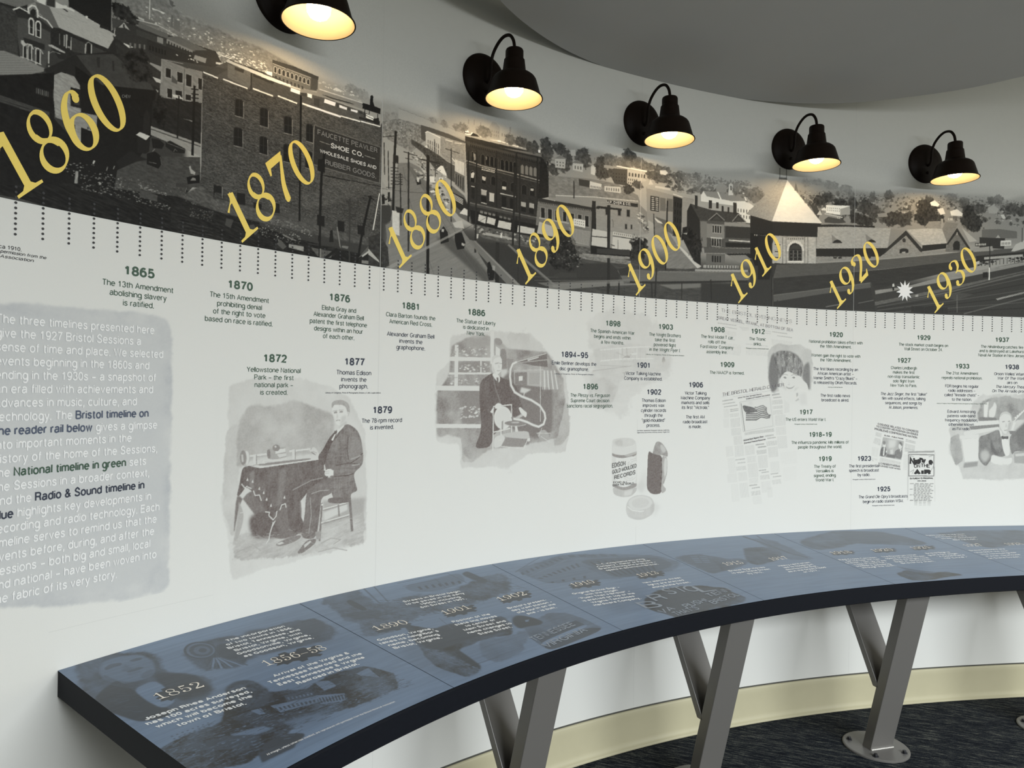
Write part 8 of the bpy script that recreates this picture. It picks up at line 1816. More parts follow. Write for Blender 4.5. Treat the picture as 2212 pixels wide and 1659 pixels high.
RAIL_ART = [
[('P',-.18,[85,31,252,-14,748,8,1352,20,1370,94,659,167,188,126],{'soft':.645}),
('P',.22,[432,546,648,804,1127,891,1078,1059,609,1023,352,905],{'soft':1.078}),('P',-.16,[446,1204,1119,1237,1104,1299,428,1317],{'soft':.431}),
('X',.6,[123,24,270,-21,464,77,403,317,526,464,509,612,300,654,169,640,86,529,69,371],{'rough':.7,'soft':.766,'cell':.985,'seed':61,'edge':.05}),
('P',.22,[246,48,318,44,411,84,426,183,378,295,327,324,260,316,207,284,185,211,193,131],{'soft':.136}),
('P',.5,[146,23,209,-19,270,13,239,64,174,155,133,180,111,118],{'soft':.221}),('N',.2,.133,.663,[146,23,270,13,174,155,111,118],{'seed':3}),
('P',.62,[226,117,265,91,310,110,301,137,261,132,227,140],{'soft':.055}),('P',.62,[341,115,381,111,404,123,390,143,352,137],{'soft':.057}),
('P',.4,[314,135,321,198,294,221,271,190],{'soft':.09}),('P',.6,[287,204,351,203,364,223,322,229,285,222],{'soft':.043}),
('P',.45,[311,279,375,249,383,278,344,319,303,323],{'soft':.084}),('P',.5,[202,160,216,255,259,318,205,290,183,215],{'soft':.085}),
('P',.35,[274,229,334,235,334,257,277,253],{'soft':.064}),
('P',.88,[77,332,180,264,204,305,232,369,225,439,243,513,261,638,213,665,118,627,86,529,58,433],{'soft':.075}),
('P',.85,[354,317,403,317,495,417,499,523,479,606,392,608,319,598,336,462,342,368],{'soft':.168}),
('P',-.1,[230,372,332,358,341,427,316,577,239,600,223,495],{'soft':.059}),('P',.8,[180,264,216,255,226,309,260,316,253,359,211,335,191,303]),
('X',.6,[644,130,761,149,957,223,1159,182,1317,236,1326,437,1220,518,1034,483,808,452,679,505,552,423,552,245],{'rough':.6,'soft':.635,'cell':.889,'seed':62,'edge':.1}),
('P',.75,[704,276,688,296,670,311,649,320,628,322,608,316,592,305,578,287,570,265,566,240,569,214,576,189,590,166,607,147,626,133,647,127,669,128,688,136,704,151,716,172,722,197,722,224,715,251,704,276]),
('P',.35,[698,270,684,288,668,301,650,308,631,310,615,305,600,295,589,280,581,261,578,240,580,217,588,195,598,175,613,159,630,148,649,142,667,143,683,151,697,164,707,182,712,203,712,226,707,249,698,270]),
('P',.7,[690,265,679,280,665,291,651,297,635,298,621,294,608,286,599,273,593,257,591,239,593,220,598,202,608,185,620,172,635,162,650,158,665,159,679,165,691,176,699,191,703,208,703,228,699,247,690,265]),
('P',.45,[680,256,672,266,662,274,652,279,642,279,631,277,623,271,616,262,612,251,611,238,612,225,616,212,622,201,630,192,641,185,651,182,662,183,672,187,679,194,685,205,688,217,688,230,685,244,680,256]),
('P',.75,[668,246,663,251,658,255,653,257,648,258,644,257,639,254,635,249,633,244,632,237,633,231,635,224,639,219,643,214,648,211,653,209,658,210,664,212,668,215,670,221,672,227,672,233,670,240,668,246]),
('P',.8,[737,205,857,274,745,403,688,391,676,323],{'soft':.127}),('P',.7,[933,151,1136,248,1303,255,1324,381,1174,435,924,351,867,257],{'soft':.278}),
('L',.6,.105,[650,337,558,427]),('L',0,.105,[653,340,579,436]),('L',.6,.105,[656,342,600,445]),('L',0,.105,[660,345,620,454]),
('L',.6,.105,[663,348,642,463]),('L',0,.105,[667,351,664,471]),('L',.6,.105,[672,354,686,480]),('L',0,.105,[675,357,708,489]),
('L',.6,.105,[678,360,730,498]),('X',.3,[594,280,642,319,573,461,544,394],{'rough':.6,'soft':.234,'cell':.469,'seed':63,'edge':.25}),
('P',.9,[257,508,272,526,260,543,290,547,298,565,329,554,349,565,355,584,383,586,390,567,422,578,437,594,459,580,442,564,476,555,476,534,461,518,489,504,472,484,440,491,429,468,399,461,388,479,354,476,347,450,316,449,313,470,285,462,263,479,282,496]),
('P',.9,[830,555,850,572,831,591,871,593,881,611,923,598,949,609,955,629,991,629,1003,609,1040,619,1062,634,1090,619,1069,603,1113,592,1113,570,1095,554,1134,538,1110,518,1067,527,1056,504,1016,498,1000,517,958,516,950,490,908,491,904,512,868,506,841,525,864,541]),
('X',.75,[42,841,188,823,355,843,514,655,651,610,654,771,808,855,963,812,1174,839,1238,989,1144,1105,889,1104,584,1052,448,1102,260,1127,140,1077,17,945],{'rough':.6,'soft':.287,'cell':.502,'seed':64,'edge':.15}),
('N',.22,.502,.065,[42,841,188,823,355,843,514,655,651,610,654,771,808,855,963,812,1174,839,1238,989,1144,1105,889,1104,584,1052,448,1102,260,1127,140,1077,17,945],{'tilt':.1,'seed':9,'soft':.143}),
('N',.2,.086,.086,[42,841,188,823,355,843,514,655,651,610,654,771,808,855,963,812,1174,839,1238,989,1144,1105,889,1104,584,1052,448,1102,260,1127,140,1077,17,945],{'seed':10,'soft':.143}),
('P',.75,[519,621,604,590,667,642,670,764,601,841,497,826,475,735],{'soft':.137}),('N',.3,.137,.137,[519,621,667,642,670,764,497,826],{'seed':4}),
('P',.1,[499,846,545,856,534,902,492,891]),('P',.8,[403,834,499,846,530,1008,458,965],{'soft':.034}),('P',.2,[588,867,805,929,797,981,587,937]),
('Q',[582,888,817,959,800,983,577,919],12,1,.5,.8,.8),('P',.15,[797,924,915,986,883,1045,767,993]),
('Q',[793,940,916,996,888,1039,771,988],9,1,.5,.85,.85),('P',.12,[870,825,932,850,938,915,858,913]),('P',.85,[943,860,1040,869,1002,945,925,927]),
('P',.7,[687,836,799,866,791,920,662,891]),('Q',[684,853,807,892,796,914,673,880],7,1,.4,.7,.2),('P',.15,[1085,880,1170,868,1151,972,1096,973]),
('P',.6,[1092,907,1151,972,1120,1029,1039,990],{'soft':.043}),('P',.2,[546,1007,711,1036,726,1102,559,1081],{'soft':.225}),
('P',.15,[329,935,467,974,480,1015,326,994],{'soft':.062}),('P',.75,[187,914,303,927,431,1022,338,1051,211,984],{'soft':.059}),
('P',.85,[367,1076,482,1065,572,1126,487,1162,363,1132],{'soft':.059}),('P',.7,[91,856,199,895,225,979,93,896]),
('Q',[144,784,327,802,313,837,140,826],8,2,.4,.4,.5),('P',.8,[330,1103,499,1145,461,1171,299,1165],{'soft':.072}),
('L',.85,.032,[301,862,661,962,1016,1013]),('L',.85,.095,[314,903,678,1009,1025,1059]),('L',.85,.035,[444,780,530,1008]),
('L',.85,.036,[533,822,541,1036]),('L',.85,.031,[225,857,449,889]),('L',.85,.028,[45,902,280,999]),
('D',[69,866,605,916,1176,1050,1106,1118,472,1074,35,919],160,95,.065,0,.95),
('H',[42,841,194,813,529,781,977,822,1238,989,1106,1118,738,1093,260,1127,61,1002,22,936],340,5,.502,.022,.9,{'ang':.12,'al':.8}),
('H',[42,841,188,823,497,826,934,872,1224,1002,1106,1118,738,1093,265,1119,70,994,22,936],200,6,.43,.022,.12,{'ang':.1,'al':.8}),
('H',[110,55,263,-5,456,94,403,317,181,618,86,529,69,371,91,99],90,7,.537,.032,.55,{'ang':.5,'al':.5})],
[('P',-.2,[1485,-19,2757,-13,2740,61,1413,99],{'soft':.701}),('P',.2,[1552,661,1798,941,1471,1159,1329,1012],{'soft':.677}),
('X',.5,[1509,-16,1663,-18,1785,-21,1696,244,1906,248,2220,325,2542,182,2699,198,2609,446,2482,518,2039,556,1821,521,1670,563,1550,617,1409,585,1456,464,1467,286,1489,102],{'rough':1,'soft':.705,'cell':.846,'seed':71,'edge':.1}),
('N',.25,.258,.258,[1500,236,1696,244,1906,248,2699,198,2609,446,2039,556,1670,563,1409,585],{'seed':4,'soft':.258}),
('P',.85,[1596,125,1635,113,1639,206,1632,290,1599,304,1583,219],{'soft':.069}),
('P',.8,[2460,79,2524,50,2533,116,2543,271,2487,301,2454,166],{'soft':.088}),
('P',.7,[1483,273,1580,292,1686,339,1652,412,1543,409,1481,367],{'soft':.127}),('L',.5,.123,[1798,-13,1735,270]),('L',.5,.094,[1871,-23,1787,278]),
('P',.35,[2012,93,2259,76,2468,52,2400,226,2130,274,2001,198],{'soft':.087}),('Q',[2070,127,2399,167,2361,249,2050,214],7,1,.4,.6,.75),
('L',.6,.064,[2011,35,2389,25,2392,236]),('L',.6,.07,[2012,93,2275,100]),('L',.6,.067,[2259,76,2225,245]),
('X',.75,[1670,563,1765,712,1926,700,1949,780,2235,761,2209,882,2100,993,1981,968,1865,960,1754,974,1681,1153,1605,1211,1506,1217,1468,1069,1495,942,1548,843,1602,715],{'rough':.5,'soft':.364,'cell':.728,'seed':72,'edge':.1}),
('P',.85,[1615,702,1770,716,1915,715,2173,818,2154,939,2008,942,1880,909,1600,935,1581,805],{'soft':.159}),
('N',.2,.105,.105,[1548,843,1600,935,1506,1217,1470,1017],{'seed':5,'soft':.105}),
('P',.15,[1709,966,1865,980,1835,1137,1769,1151,1641,1144,1677,1040],{'soft':.085}),
('X',.3,[1901,921,2040,1000,2250,989,1991,1168,1766,1203,1743,1098],{'rough':.8,'soft':.458,'cell':.686,'seed':73,'edge':.25}),
('L',.7,.039,[1641,1144,1825,1148]),('P',.9,[1684,950,1700,998,1671,1164,1624,1205,1594,1168],{'soft':.085}),
('P',.9,[2265,821,2320,805,2360,831,2390,886,2404,950,2352,978,2278,962,2192,958,2209,882],{'soft':.128}),
('P',.1,[2315,881,2344,885,2318,906,2298,902]),
('X',.4,[2233,938,2534,867,2640,916,2666,1086,2667,1171,2495,1194,2155,1221,2141,1135],{'rough':.6,'soft':.375,'cell':.626,'seed':74,'edge':.25}),
('P',.75,[2201,1068,2593,1019,2601,1099,2169,1150],{'soft':.036}),('P',-.1,[2159,1146,2530,1098,2608,1092,2598,1119,2170,1180]),
('P',.8,[2132,1180,2571,1127,2667,1171,2578,1204,2150,1245],{'soft':.033}),('L',.2,.047,[2201,1068,2593,1019]),('L',.3,.033,[2132,1180,2571,1127]),
('L',.6,.038,[1891,610,1855,768]),
('P',.8,[1473,564,1491,577,1476,591,1508,593,1520,606,1553,597,1575,605,1581,620,1614,620,1621,605,1653,613,1672,624,1694,613,1676,601,1710,593,1709,577,1696,566,1725,554,1704,540,1671,546,1659,529,1627,524,1615,538,1579,537,1572,518,1536,518,1533,533,1503,528,1480,542,1501,554]),
('P',.9,[1931,600,1949,612,1931,629,1968,628,1976,641,2015,627,2035,634,2043,649,2075,646,2084,629,2120,634,2139,645,2164,630,2146,619,2183,606,2184,589,2171,578,2203,562,2183,548,2146,558,2136,541,2102,539,2085,556,2050,558,2043,538,2005,542,2001,559,1969,557,1943,575,1961,586]),
('P',.9,[2369,597,2385,609,2367,629,2404,625,2414,640,2455,622,2480,627,2484,644,2522,638,2533,619,2572,622,2591,633,2619,614,2601,603,2645,586,2647,566,2631,555,2670,534,2649,520,2606,534,2598,515,2560,516,2542,536,2501,541,2496,519,2454,526,2448,546,2411,546,2382,567,2403,578]),
('H',[1489,102,1721,209,2220,325,2691,285,2561,504,2052,539,1550,617,1421,571],220,8,.404,.054,.85,{'ang':.8,'al':.8}),
('H',[1548,843,1610,923,1622,1024,1629,1191,1605,1211,1506,1217,1468,1069,1494,923],150,9,.274,.032,.25,{'ang':.9,'al':.8})],
[('P',-.2,[2947,-23,4018,2,4035,57,2900,116],{'soft':.713}),('P',.2,[2953,750,3442,757,3217,1033,2936,1084],{'soft':.983}),
('P',-.14,[2703,1099,3296,1064,3240,1165,2804,1201],{'soft':.471}),
('X',.35,[2816,189,3329,32,3517,73,4016,273,4081,471,3892,606,3581,608,3378,585,3239,556,3016,514,2861,472,2847,337],{'rough':.6,'soft':.65,'cell':1.138,'seed':81,'edge':.25}),
('P',.3,[2854,314,3319,134,3331,435,3320,588,3174,504,2877,479],{'soft':.079}),('Q',[2816,244,3303,67,3311,116,2801,290],9,1,.45,1,.65),
('Q',[2847,376,3351,206,3307,317,2884,406],9,1,.45,.7,.7),('Q',[2870,463,3256,459,3210,519,2870,488],4,1,.25,.8,.75),
('P',.6,[3360,165,4005,300,4015,508,3703,598,3378,585,3391,377],{'soft':.147}),('Q',[3410,214,3949,313,3784,572,3403,569],9,1,.4,.9,.8),
('Q',[3362,45,3745,154,3743,215,3345,99],5,1,.6,.8,.6),('L',.15,.078,[2847,324,3319,134,3689,226]),('L',.6,.064,[2808,213,3154,22]),
('P',.9,[2955,599,2973,613,2952,630,2991,630,2999,645,3041,632,3065,640,3069,657,3104,655,3117,638,3152,644,3171,656,3199,642,3181,629,3223,618,3226,599,3211,586,3248,571,3228,555,3189,564,3179,546,3144,542,3125,559,3085,560,3080,538,3041,540,3033,559,2999,555,2969,572,2990,585]),
('P',.9,[3535,629,3552,642,3530,660,3569,658,3576,672,3619,656,3642,663,3645,679,3680,675,3694,657,3728,661,3746,672,3774,656,3757,645,3800,631,3803,613,3791,601,3827,584,3808,570,3769,581,3760,563,3726,562,3706,580,3668,583,3664,562,3624,567,3616,585,3581,584,3551,602,3571,614]),
('X',.8,[3273,969,3455,881,3677,865,3869,904,4006,994,4008,1110,4016,1177,3915,1233,3653,1253,3390,1280,3258,1271,3199,1150,3176,1059],{'rough':.6,'soft':.421,'cell':.701,'seed':82,'edge':.1}),
('P',.85,[3273,1012,3464,906,3683,891,3894,936,3958,1049,3971,1164,3690,1224,3307,1251,3247,1107],{'soft':.194})],
[('P',-.16,[4338,6,5301,10,5281,56,4290,153],{'soft':.93}),
('X',.55,[4121,361,4345,342,4447,411,4506,509,4641,522,4618,636,4521,669,4268,731,4139,748,4125,540],{'rough':.5,'soft':.595,'cell':1.082,'seed':91,'edge':.25}),
('P',.6,[4147,368,4344,362,4391,458,4295,702,4166,720,4152,510],{'soft':.136}),('Q',[4265,361,4407,401,4318,557,4191,521],2,4,.8,.5,.3),
('X',.5,[4839,315,5036,314,5110,418,5009,566,4834,648,4626,695,4621,597],{'rough':.5,'soft':.602,'cell':1.339,'seed':92,'edge':.25}),
('L',.6,.308,[5064,38,5102,237,5129,508,5186,623]),('L',.5,.172,[5195,40,5120,332]),
('X',.35,[5087,91,5254,173,5213,525,5236,674,5001,645,5064,320],{'rough':.8,'soft':.695,'cell':1.389,'seed':93,'edge':.25}),
('N',.05,2.12,.212,[4086,751,5244,735,5359,1090,4205,1239],{'seed':4,'soft':.707})],
[('P',-.16,[5364,37,6302,22,6269,81,5357,168],{'soft':.923}),
('X',.5,[5499,218,5934,37,6120,36,6377,93,6515,261,6565,460,6385,509,5910,378,5627,470,5421,478,5415,297],{'rough':.5,'soft':.683,'cell':1.365,'seed':101,'edge':.25}),
('P',.6,[5975,69,6407,97,6495,357,5910,378],{'soft':.524}),
('P',.85,[5459,594,5475,605,5455,621,5490,619,5496,631,5534,617,5555,623,5558,637,5591,634,5603,618,5634,622,5650,631,5676,617,5661,608,5700,596,5704,580,5693,570,5726,555,5709,542,5674,552,5668,536,5635,535,5618,551,5582,553,5579,535,5543,539,5535,555,5504,553,5475,570,5493,580]),
('P',.85,[5870,597,5884,608,5864,625,5900,622,5905,634,5946,619,5967,624,5970,639,6003,634,6016,618,6048,621,6064,630,6091,615,6076,605,6116,592,6121,576,6109,566,6145,550,6128,537,6091,548,6085,532,6052,532,6033,548,5997,552,5995,533,5957,538,5949,555,5917,554,5886,572,5904,582]),
('P',.85,[6271,586,6285,597,6264,615,6300,611,6305,623,6346,607,6367,611,6369,626,6402,620,6416,603,6448,605,6463,614,6491,598,6477,589,6517,574,6523,557,6511,548,6548,530,6532,518,6494,530,6490,514,6457,515,6436,532,6400,537,6399,518,6361,524,6352,541,6320,542,6289,561,6306,570]),
('X',.7,[5618,1065,5769,1017,5893,1108,6067,1098,6148,1180,5990,1193,5711,1236,5606,1202,5595,1114],{'rough':.5,'soft':.275,'cell':.824,'seed':102,'edge':.25}),
('P',.5,[5756,922,5851,1030,5994,1105,5893,1108,5769,1017],{'soft':.175})],
[('P',-.16,[6716,33,7885,72,7830,130,6733,130],{'soft':.981}),
('X',.5,[6877,195,7289,148,7810,151,7706,404,7432,533,6981,636,6927,494,6915,300],{'rough':.5,'soft':.794,'cell':1.588,'seed':111,'edge':.25})]]

# ==================================================================== build
WALL_TOP = 37.0


def wall_strip(name, s0, s1, z0, z1, off, material, parent=None, ds=0.25, nz=2, closed_top=False):
    n = max(2, int((s1 - s0) / ds) + 1)
    s = np.linspace(s0, s1, n)
    z = np.linspace(z0, z1, nz)
    v = np.concatenate([wall_np(np.full(nz, a), off, z) for a in s])
    f = [tuple(reversed(q)) for q in grid_faces(n, nz)]
    return mesh_ob(name, v, f, material, parent, smooth=True)


# --- room shell -------------------------------------------------------------
n = 465
ss = np.linspace(-16, 100, n)
v = np.concatenate([wall_np(ss, 0, -EYE), wall_np(ss, 0, WALL_TOP), wall_np(ss, -2.2, WALL_TOP), wall_np(ss, -2.2, -EYE)])
f = []
for i in range(n - 1):
    for a in range(4):
        b = (a + 1) % 4
        f.append((a * n + i, b * n + i, b * n + i + 1, a * n + i + 1))
f += [(0, n, 2 * n, 3 * n), (n - 1, 4 * n - 1, 3 * n - 1, 2 * n - 1)]
tag(mesh_ob('wall_back', v, f, M['wall']), kind='structure')


def slab(name, x0, x1, y0, y1, z0, z1, material):
    vs, fs = box_pts(Vector(((x0 + x1) / 2, (y0 + y1) / 2, (z0 + z1) / 2)), Vector(((x1 - x0) / 2, 0, 0)),
                     Vector((0, (y1 - y0) / 2, 0)), Vector((0, 0, (z1 - z0) / 2)))
    return tag(mesh_ob(name, vs, fs, material), kind='structure')


slab('floor', -3.2, 7.2, -3.6, 4.6, -0.05, 0.0, M['carpet'])

# hanging ceiling disc whose rim meets the wall only in the middle of the picture
rim = CEILING_RIM
cx, cy = 23.02, 32.40
ang = [math.atan2(y - cy, x - cx) for x, y in rim]
rad = [math.hypot(x - cx, y - cy) for x, y in rim]
order = sorted(range(len(rim)), key=lambda i: ang[i])
aa, rr = [ang[i] for i in order], [rad[i] for i in order]
aa = [aa[-1] - 2 * math.pi] + [aa[0] - 1.2, aa[0] - 0.6] + aa + [aa[-1] + 0.6, aa[-1] + 1.2]
rr = [26.6, 26.6, 26.6] + rr + [26.6, 26.6]
pts = []
for k in range(180):
    a = -math.pi / 2 + 2 * math.pi * k / 180
    pts.append((cx + math.cos(a) * np.interp(a, aa[1:], rr[1:]), cy + math.sin(a) * np.interp(a, aa[1:], rr[1:])))
for _ in range(3):       # ease the rim
    pts = [((pts[i - 1][0] + 2 * p[0] + pts[(i + 1) % 180][0]) / 4, (pts[i - 1][1] + 2 * p[1] + pts[(i + 1) % 180][1]) / 4)
           for i, p in enumerate(pts)]
vs = [(x * U, y * U, (24.1 + EYE) * U) for x, y in pts] + [(x * U, y * U, (26.0 + EYE) * U) for x, y in pts]
fs = [tuple(range(179, -1, -1)), tuple(range(180, 360))] + [(i, (i + 1) % 180, 180 + (i + 1) % 180, 180 + i) for i in range(180)]
tag(mesh_ob('ceiling', vs, fs, M['ceiling']), kind='structure')
slab('ceiling_upper', -3.2, 7.2, -3.6, 4.6, (WALL_TOP + EYE) * U, (WALL_TOP + EYE) * U + 0.1, M['upper'])
slab('wall_front', -3.2, 7.2, -3.7, -3.6, 0, (WALL_TOP + EYE) * U, M['wall'])

# cove base: flat board with a rolled foot, and the dark joint above it
prof = [(0.02, -EYE + 0.02), (0.62, -EYE + 0.02), (0.40, -EYE + 0.10), (0.26, -EYE + 0.28), (0.20, -EYE + 0.55), (0.18, -25.3),
        (0.16, -24.95), (0.12, -24.84), (0.02, -24.82)]
s = np.linspace(-14, 98, 449)
v = np.concatenate([np.stack([wall_np([a], o, z)[0] for o, z in prof]) for a in s])
tag(mesh_ob('baseboard_back', v, grid_faces(len(s), len(prof)), M['base'], smooth=True), kind='structure')
tag(wall_strip('trim_1', -14, 98, -24.85, -24.70, 0.012, M['joint']), kind='structure')

# --- printed wallcovering ----------------------------------------------------
mural = empty('timeline_mural', W(40, 0.0, 0))
tag(mural, 'curved printed timeline wallcovering with old town panorama above dated captions', 'mural')
SEAMS = [-12.0, 18.73, 40.40, 61.76, 96.0]
for a, b in zip(SEAMS[:-1], SEAMS[1:]):
    wall_strip('wallcovering_panel', a, b, -24.70, WALL_TOP - 0.2, 0.010, M['vinyl'], mural)
for a in SEAMS[1:-1]:
    wall_strip('panel_seam', a - 0.018, a + 0.018, -24.6, 7.0, 0.0122, M['seam'], mural, ds=0.03)
    wall_strip('panel_seam', a - 0.016, a + 0.016, 17.0, WALL_TOP - 0.3, 0.0225, M['sky_seam'], mural, ds=0.03)
q = BOTTOM_SEAM
v, f = [], []
for t in np.linspace(0, 1, 40):
    s_, z_ = q[0] + (q[2] - q[0]) * t, q[1] + (q[3] - q[1]) * t
    v += [wall_np([s_], 0.02, z_ - 0.012)[0], wall_np([s_], 0.02, z_ + 0.012)[0]]
mesh_ob('panel_seam', v, [(2 * i, 2 * i + 2, 2 * i + 3, 2 * i + 1) for i in range(39)], M['seam'], mural)

PAPER = np.array(WALL_RGB)


def pal_panorama(a, s, z):
    g = np.clip(a / 255.0, 0, 1) ** 2.2 * PAN_GAIN
    return g[:, None] * (np.array(SKY_RGB) / np.mean(SKY_RGB))


def pal_sepia(a, s, z):
    d = np.clip(a, 0, 1)[:, None]
    return PAPER * (1 - d) + np.array([0.098, 0.070, 0.063]) * d


def pal_grey(a, s, z):
    d = np.clip(a, 0, 1)[:, None]
    return PAPER * (1 - d) + np.array([0.055, 0.052, 0.055]) * d


def pal_wash(a, s, z):
    d = np.clip(a, 0, 1)[:, None]
    return PAPER * (1 - d) + np.array([0.335, 0.355, 0.39]) * d


for a, b, res in ((-10.0, 18.715, 36), (18.745, 40.385, 27), (40.415, 61.745, 22), (61.775, 92.0, 22)):
    cv = Canvas(a, b, 7.04, 23.5 if a < 18 else 20.5, res, 255 * (np.mean(SKY_RGB) / PAN_GAIN) ** (1 / 2.2))
    cv.paint(PANORAMA)
    s2, z2 = np.meshgrid(cv.S, cv.Z)
    cv.a += 5 * (vnoise(s2 * 20, z2 * 20, 3) - 0.5)
    cv.mesh('panorama_photograph', pal_panorama, on_wall(0.020), M['panorama'], mural)['label'] = \
        'black and white photograph of a town with brick stores, streets and a station'
for a, b, z in ((-10.0, 18.715, 23.49), (18.745, 40.385, 20.49), (40.415, 61.745, 20.49), (61.775, 92.0, 20.49)):
    wall_strip('panorama_sky', a, b, z, WALL_TOP - 0.3, 0.020, M['sky'], mural)
for name, (cmds, (a, b, c, d), res, label) in PICTURES.items():
    cv = Canvas(a, b, c, d, res, 0.0)
    cv.round = True
    cv.paint(cmds)
    pal = pal_wash if 'wash' in name else pal_grey if ('news' in name or 'broadcast' in name) else pal_sepia
    s2, z2 = np.meshgrid(cv.S, cv.Z)
    cv.a *= 0.92 + 0.16 * vnoise(s2 * 22, z2 * 22, 5)
    cv.mesh(name, pal, on_wall(0.013), M['sepia'], mural)['label'] = label

# painted lettering inside the photographed street
for name, txt, a, b, cap, wt, mk in PHOTO_SIGNS:
    letter_ob(name, [line_between(txt, a, b, cap, wt)], on_wall(0.025), M[mk], mural)

# year numerals climbing at forty-five degrees
for k, y in enumerate(('1860', '1870', '1880', '1890', '1900', '1910', '1920', '1930')):
    vs, fs, w = numerals(y, 0.745, 0.036, 0.140, 0.26)
    H = 2.24
    out = []
    for x, h, q in vs:
        t, nn = 5.06 + x * H, 4.97 + h * H
        out.append((10 * k + (t - nn) / math.sqrt(2), (t + nn) / math.sqrt(2), q))
    letter_ob('year_numeral', [(out, fs)], on_wall(0.034), M['yellow'], mural, 'yellow slanted numeral %s' % y)

# white starburst near the last numeral
pts = []
for k in range(22):
    a = math.pi * 2 * k / 22 + math.pi / 2
    r = 0.95 if k % 2 == 0 else 0.50
    pts.append((66.98 + r * math.cos(a) * 0.95, 9.02 + r * math.sin(a)))
letter_ob('starburst', [([(66.98, 9.02, 0)] + [(*p, 0) for p in pts], [(0, 1 + i, 1 + (i + 1) % 22) for i in range(22)])], on_wall(0.034), M['white'], mural,
          'white eleven pointed starburst')

# one column of dots per year
for k in range(-2, 83):
    parts = []
    for j in range(10):
        c = disc(k, 5.705 + 0.2076 * j, 0.052)
        parts.append(([(*p, 0) for p in c[:-1]], [tuple(range(14))]))
    letter_ob('dot_column', parts, on_wall(0.034), M['black'], mural)

# dated captions
for year, col, hs, hw, hz, blocks, credits in ENTRIES:
    head = letter_ob('timeline_entry', [line_at(year, hs, hz, hw, 0.445, 0.20)], on_wall(0.025), M[col], mural,
                     '%s heading %s with its caption' % (col, year))
    for bc, lines, wi, bs, bw, z0, z1 in blocks:
        sc = bw / text_width(lines[wi])
        parts = []
        for i, t in enumerate(lines):
            if t:
                z = z0 + (z1 - z0) * i / max(1, len(lines) - 1)
                it = [ITALIC[t]] if t in ITALIC else ()
                parts.append(line_at(t, bs, z, text_width(t) * sc, 0.275, 0.125, it))
        letter_ob('caption_text', parts, on_wall(0.025), M[bc], head)
    if credits:
        letter_ob('credit_line', [line_at(t, cs, cz, cw, 0.085, 0.13, (), 0.2) for t, cs, cw, cz in credits], on_wall(0.025), M[col], head)

# introduction, white with coloured phrases
INTRO = ['The three timelines presented here', 'give the 1927 Bristol Sessions a', 'sense of time and place. We selected',
         'events beginning in the 1860s and', 'ending in the 1930s – a snapshot of', 'an era filled with achievements and',
         'advances in music, culture, and', 'technology. The Bristol timeline on', 'the reader rail below gives a glimpse',
         'into important moments in the', 'history of the home of the Sessions,', 'the National timeline in green sets',
         'the Sessions in a broader context,', 'and the Radio & Sound timeline in', 'blue highlights key developments in',
         'recording and radio technology. Each', 'timeline serves to remind us that the', 'events before, during, and after the',
         'Sessions – both big and small, local', 'and national – have been woven into', 'the fabric of its very story.']
COLOURED = {7: [('Bristol timeline on', 'slate')], 8: [('the reader rail below', 'slate')], 11: [('National timeline in green', 'green')],
            13: [('Radio & Sound timeline in', 'navy')], 14: [('blue', 'navy')]}
KX = INTRO_RIGHT - INTRO_LEFT
kx = KX / text_width(INTRO[2], 0.15)
white_parts, phrases = [], []
for i, t in enumerate(INTRO):
    z = 2.34 + (-8.575 - 2.34) * i / 20
    segs = [(t, 'white')]
    for ph, c in COLOURED.get(i, []):
        j = t.index(ph)
        segs = [(t[:j], 'white'), (ph, c), (t[j + len(ph):], 'white')]
    x = INTRO_LEFT
    for st, c in segs:
        if not st:
            continue
        lead = len(st) - len(st.lstrip())
        body = st.strip()
        if body:
            wt = 0.17 if c != 'white' else 0.15
            w = text_width(body, 0.15) * kx
            x += lead * SPACE * kx
            (white_parts if c == 'white' else phrases).append((c, line_at(body, x + w / 2, z, w, 0.375, wt)))
            x += w + (TRACK + 0.15) * kx + (len(st) - lead - len(body)) * SPACE * kx
        else:
            x += SPACE * len(st) * kx
intro = letter_ob('introduction_text', [p for c, p in white_parts], on_wall(0.034), M['white'], mural, 'white introduction text on the grey wash')
for c, p in phrases:
    letter_ob('coloured_phrase', [p], on_wall(0.034), M[c], intro, {'slate': 'slate blue', 'green': 'green', 'navy': 'navy'}[c] + ' phrase')
letter_ob('photo_credit', [line_at(t, s_, z_, w_, 0.16 if i == 0 else 0.13, 0.13, (), 0.0 if i == 0 else 0.2)
                           for i, (t, s_, w_, z_) in enumerate(PHOTO_CREDIT)], on_wall(0.025), M['black'], mural)
for name, txt, a, b, cap, wt, mk in NEWS_TEXT:
    letter_ob(name, [line_between(txt, a, b, cap, wt)], on_wall(0.032), M[mk], mural)

# --- reader rail --------------------------------------------------------------
rail = empty('reader_rail', W(40, 6.4, -EYE))
tag(rail, 'long curved reader rail with blue printed top and black edge on grey steel legs', 'reader rail')
J = RAIL_JOINTS


def rail_end(off):
    return 1.86 - 0.088 * off


s = np.linspace(0, 1, 330)
sec = [(0.03, -0.04), (12.48, -0.04), (12.55, -0.11), (12.55, -1.02), (12.48, -1.08), (0.03, -1.08)]
v = []
for t in s:
    for o, up in sec:
        a = rail_end(o)
        st = a + (J[-1] + 6 - a) * t
        v.append(rail_np([st], o, up)[0])
k = len(sec)
f = []
for i in range(len(s) - 1):
    for j in range(k):
        a, b = i * k + j, i * k + (j + 1) % k
        f.append((a, a + k, b + k, b))
f += [tuple(range(k)), tuple(range((len(s) - 1) * k, len(s) * k))[::-1]]
mesh_ob('rail_slab', v, f, M['edge'], rail)['label'] = 'black laminate slab edge'


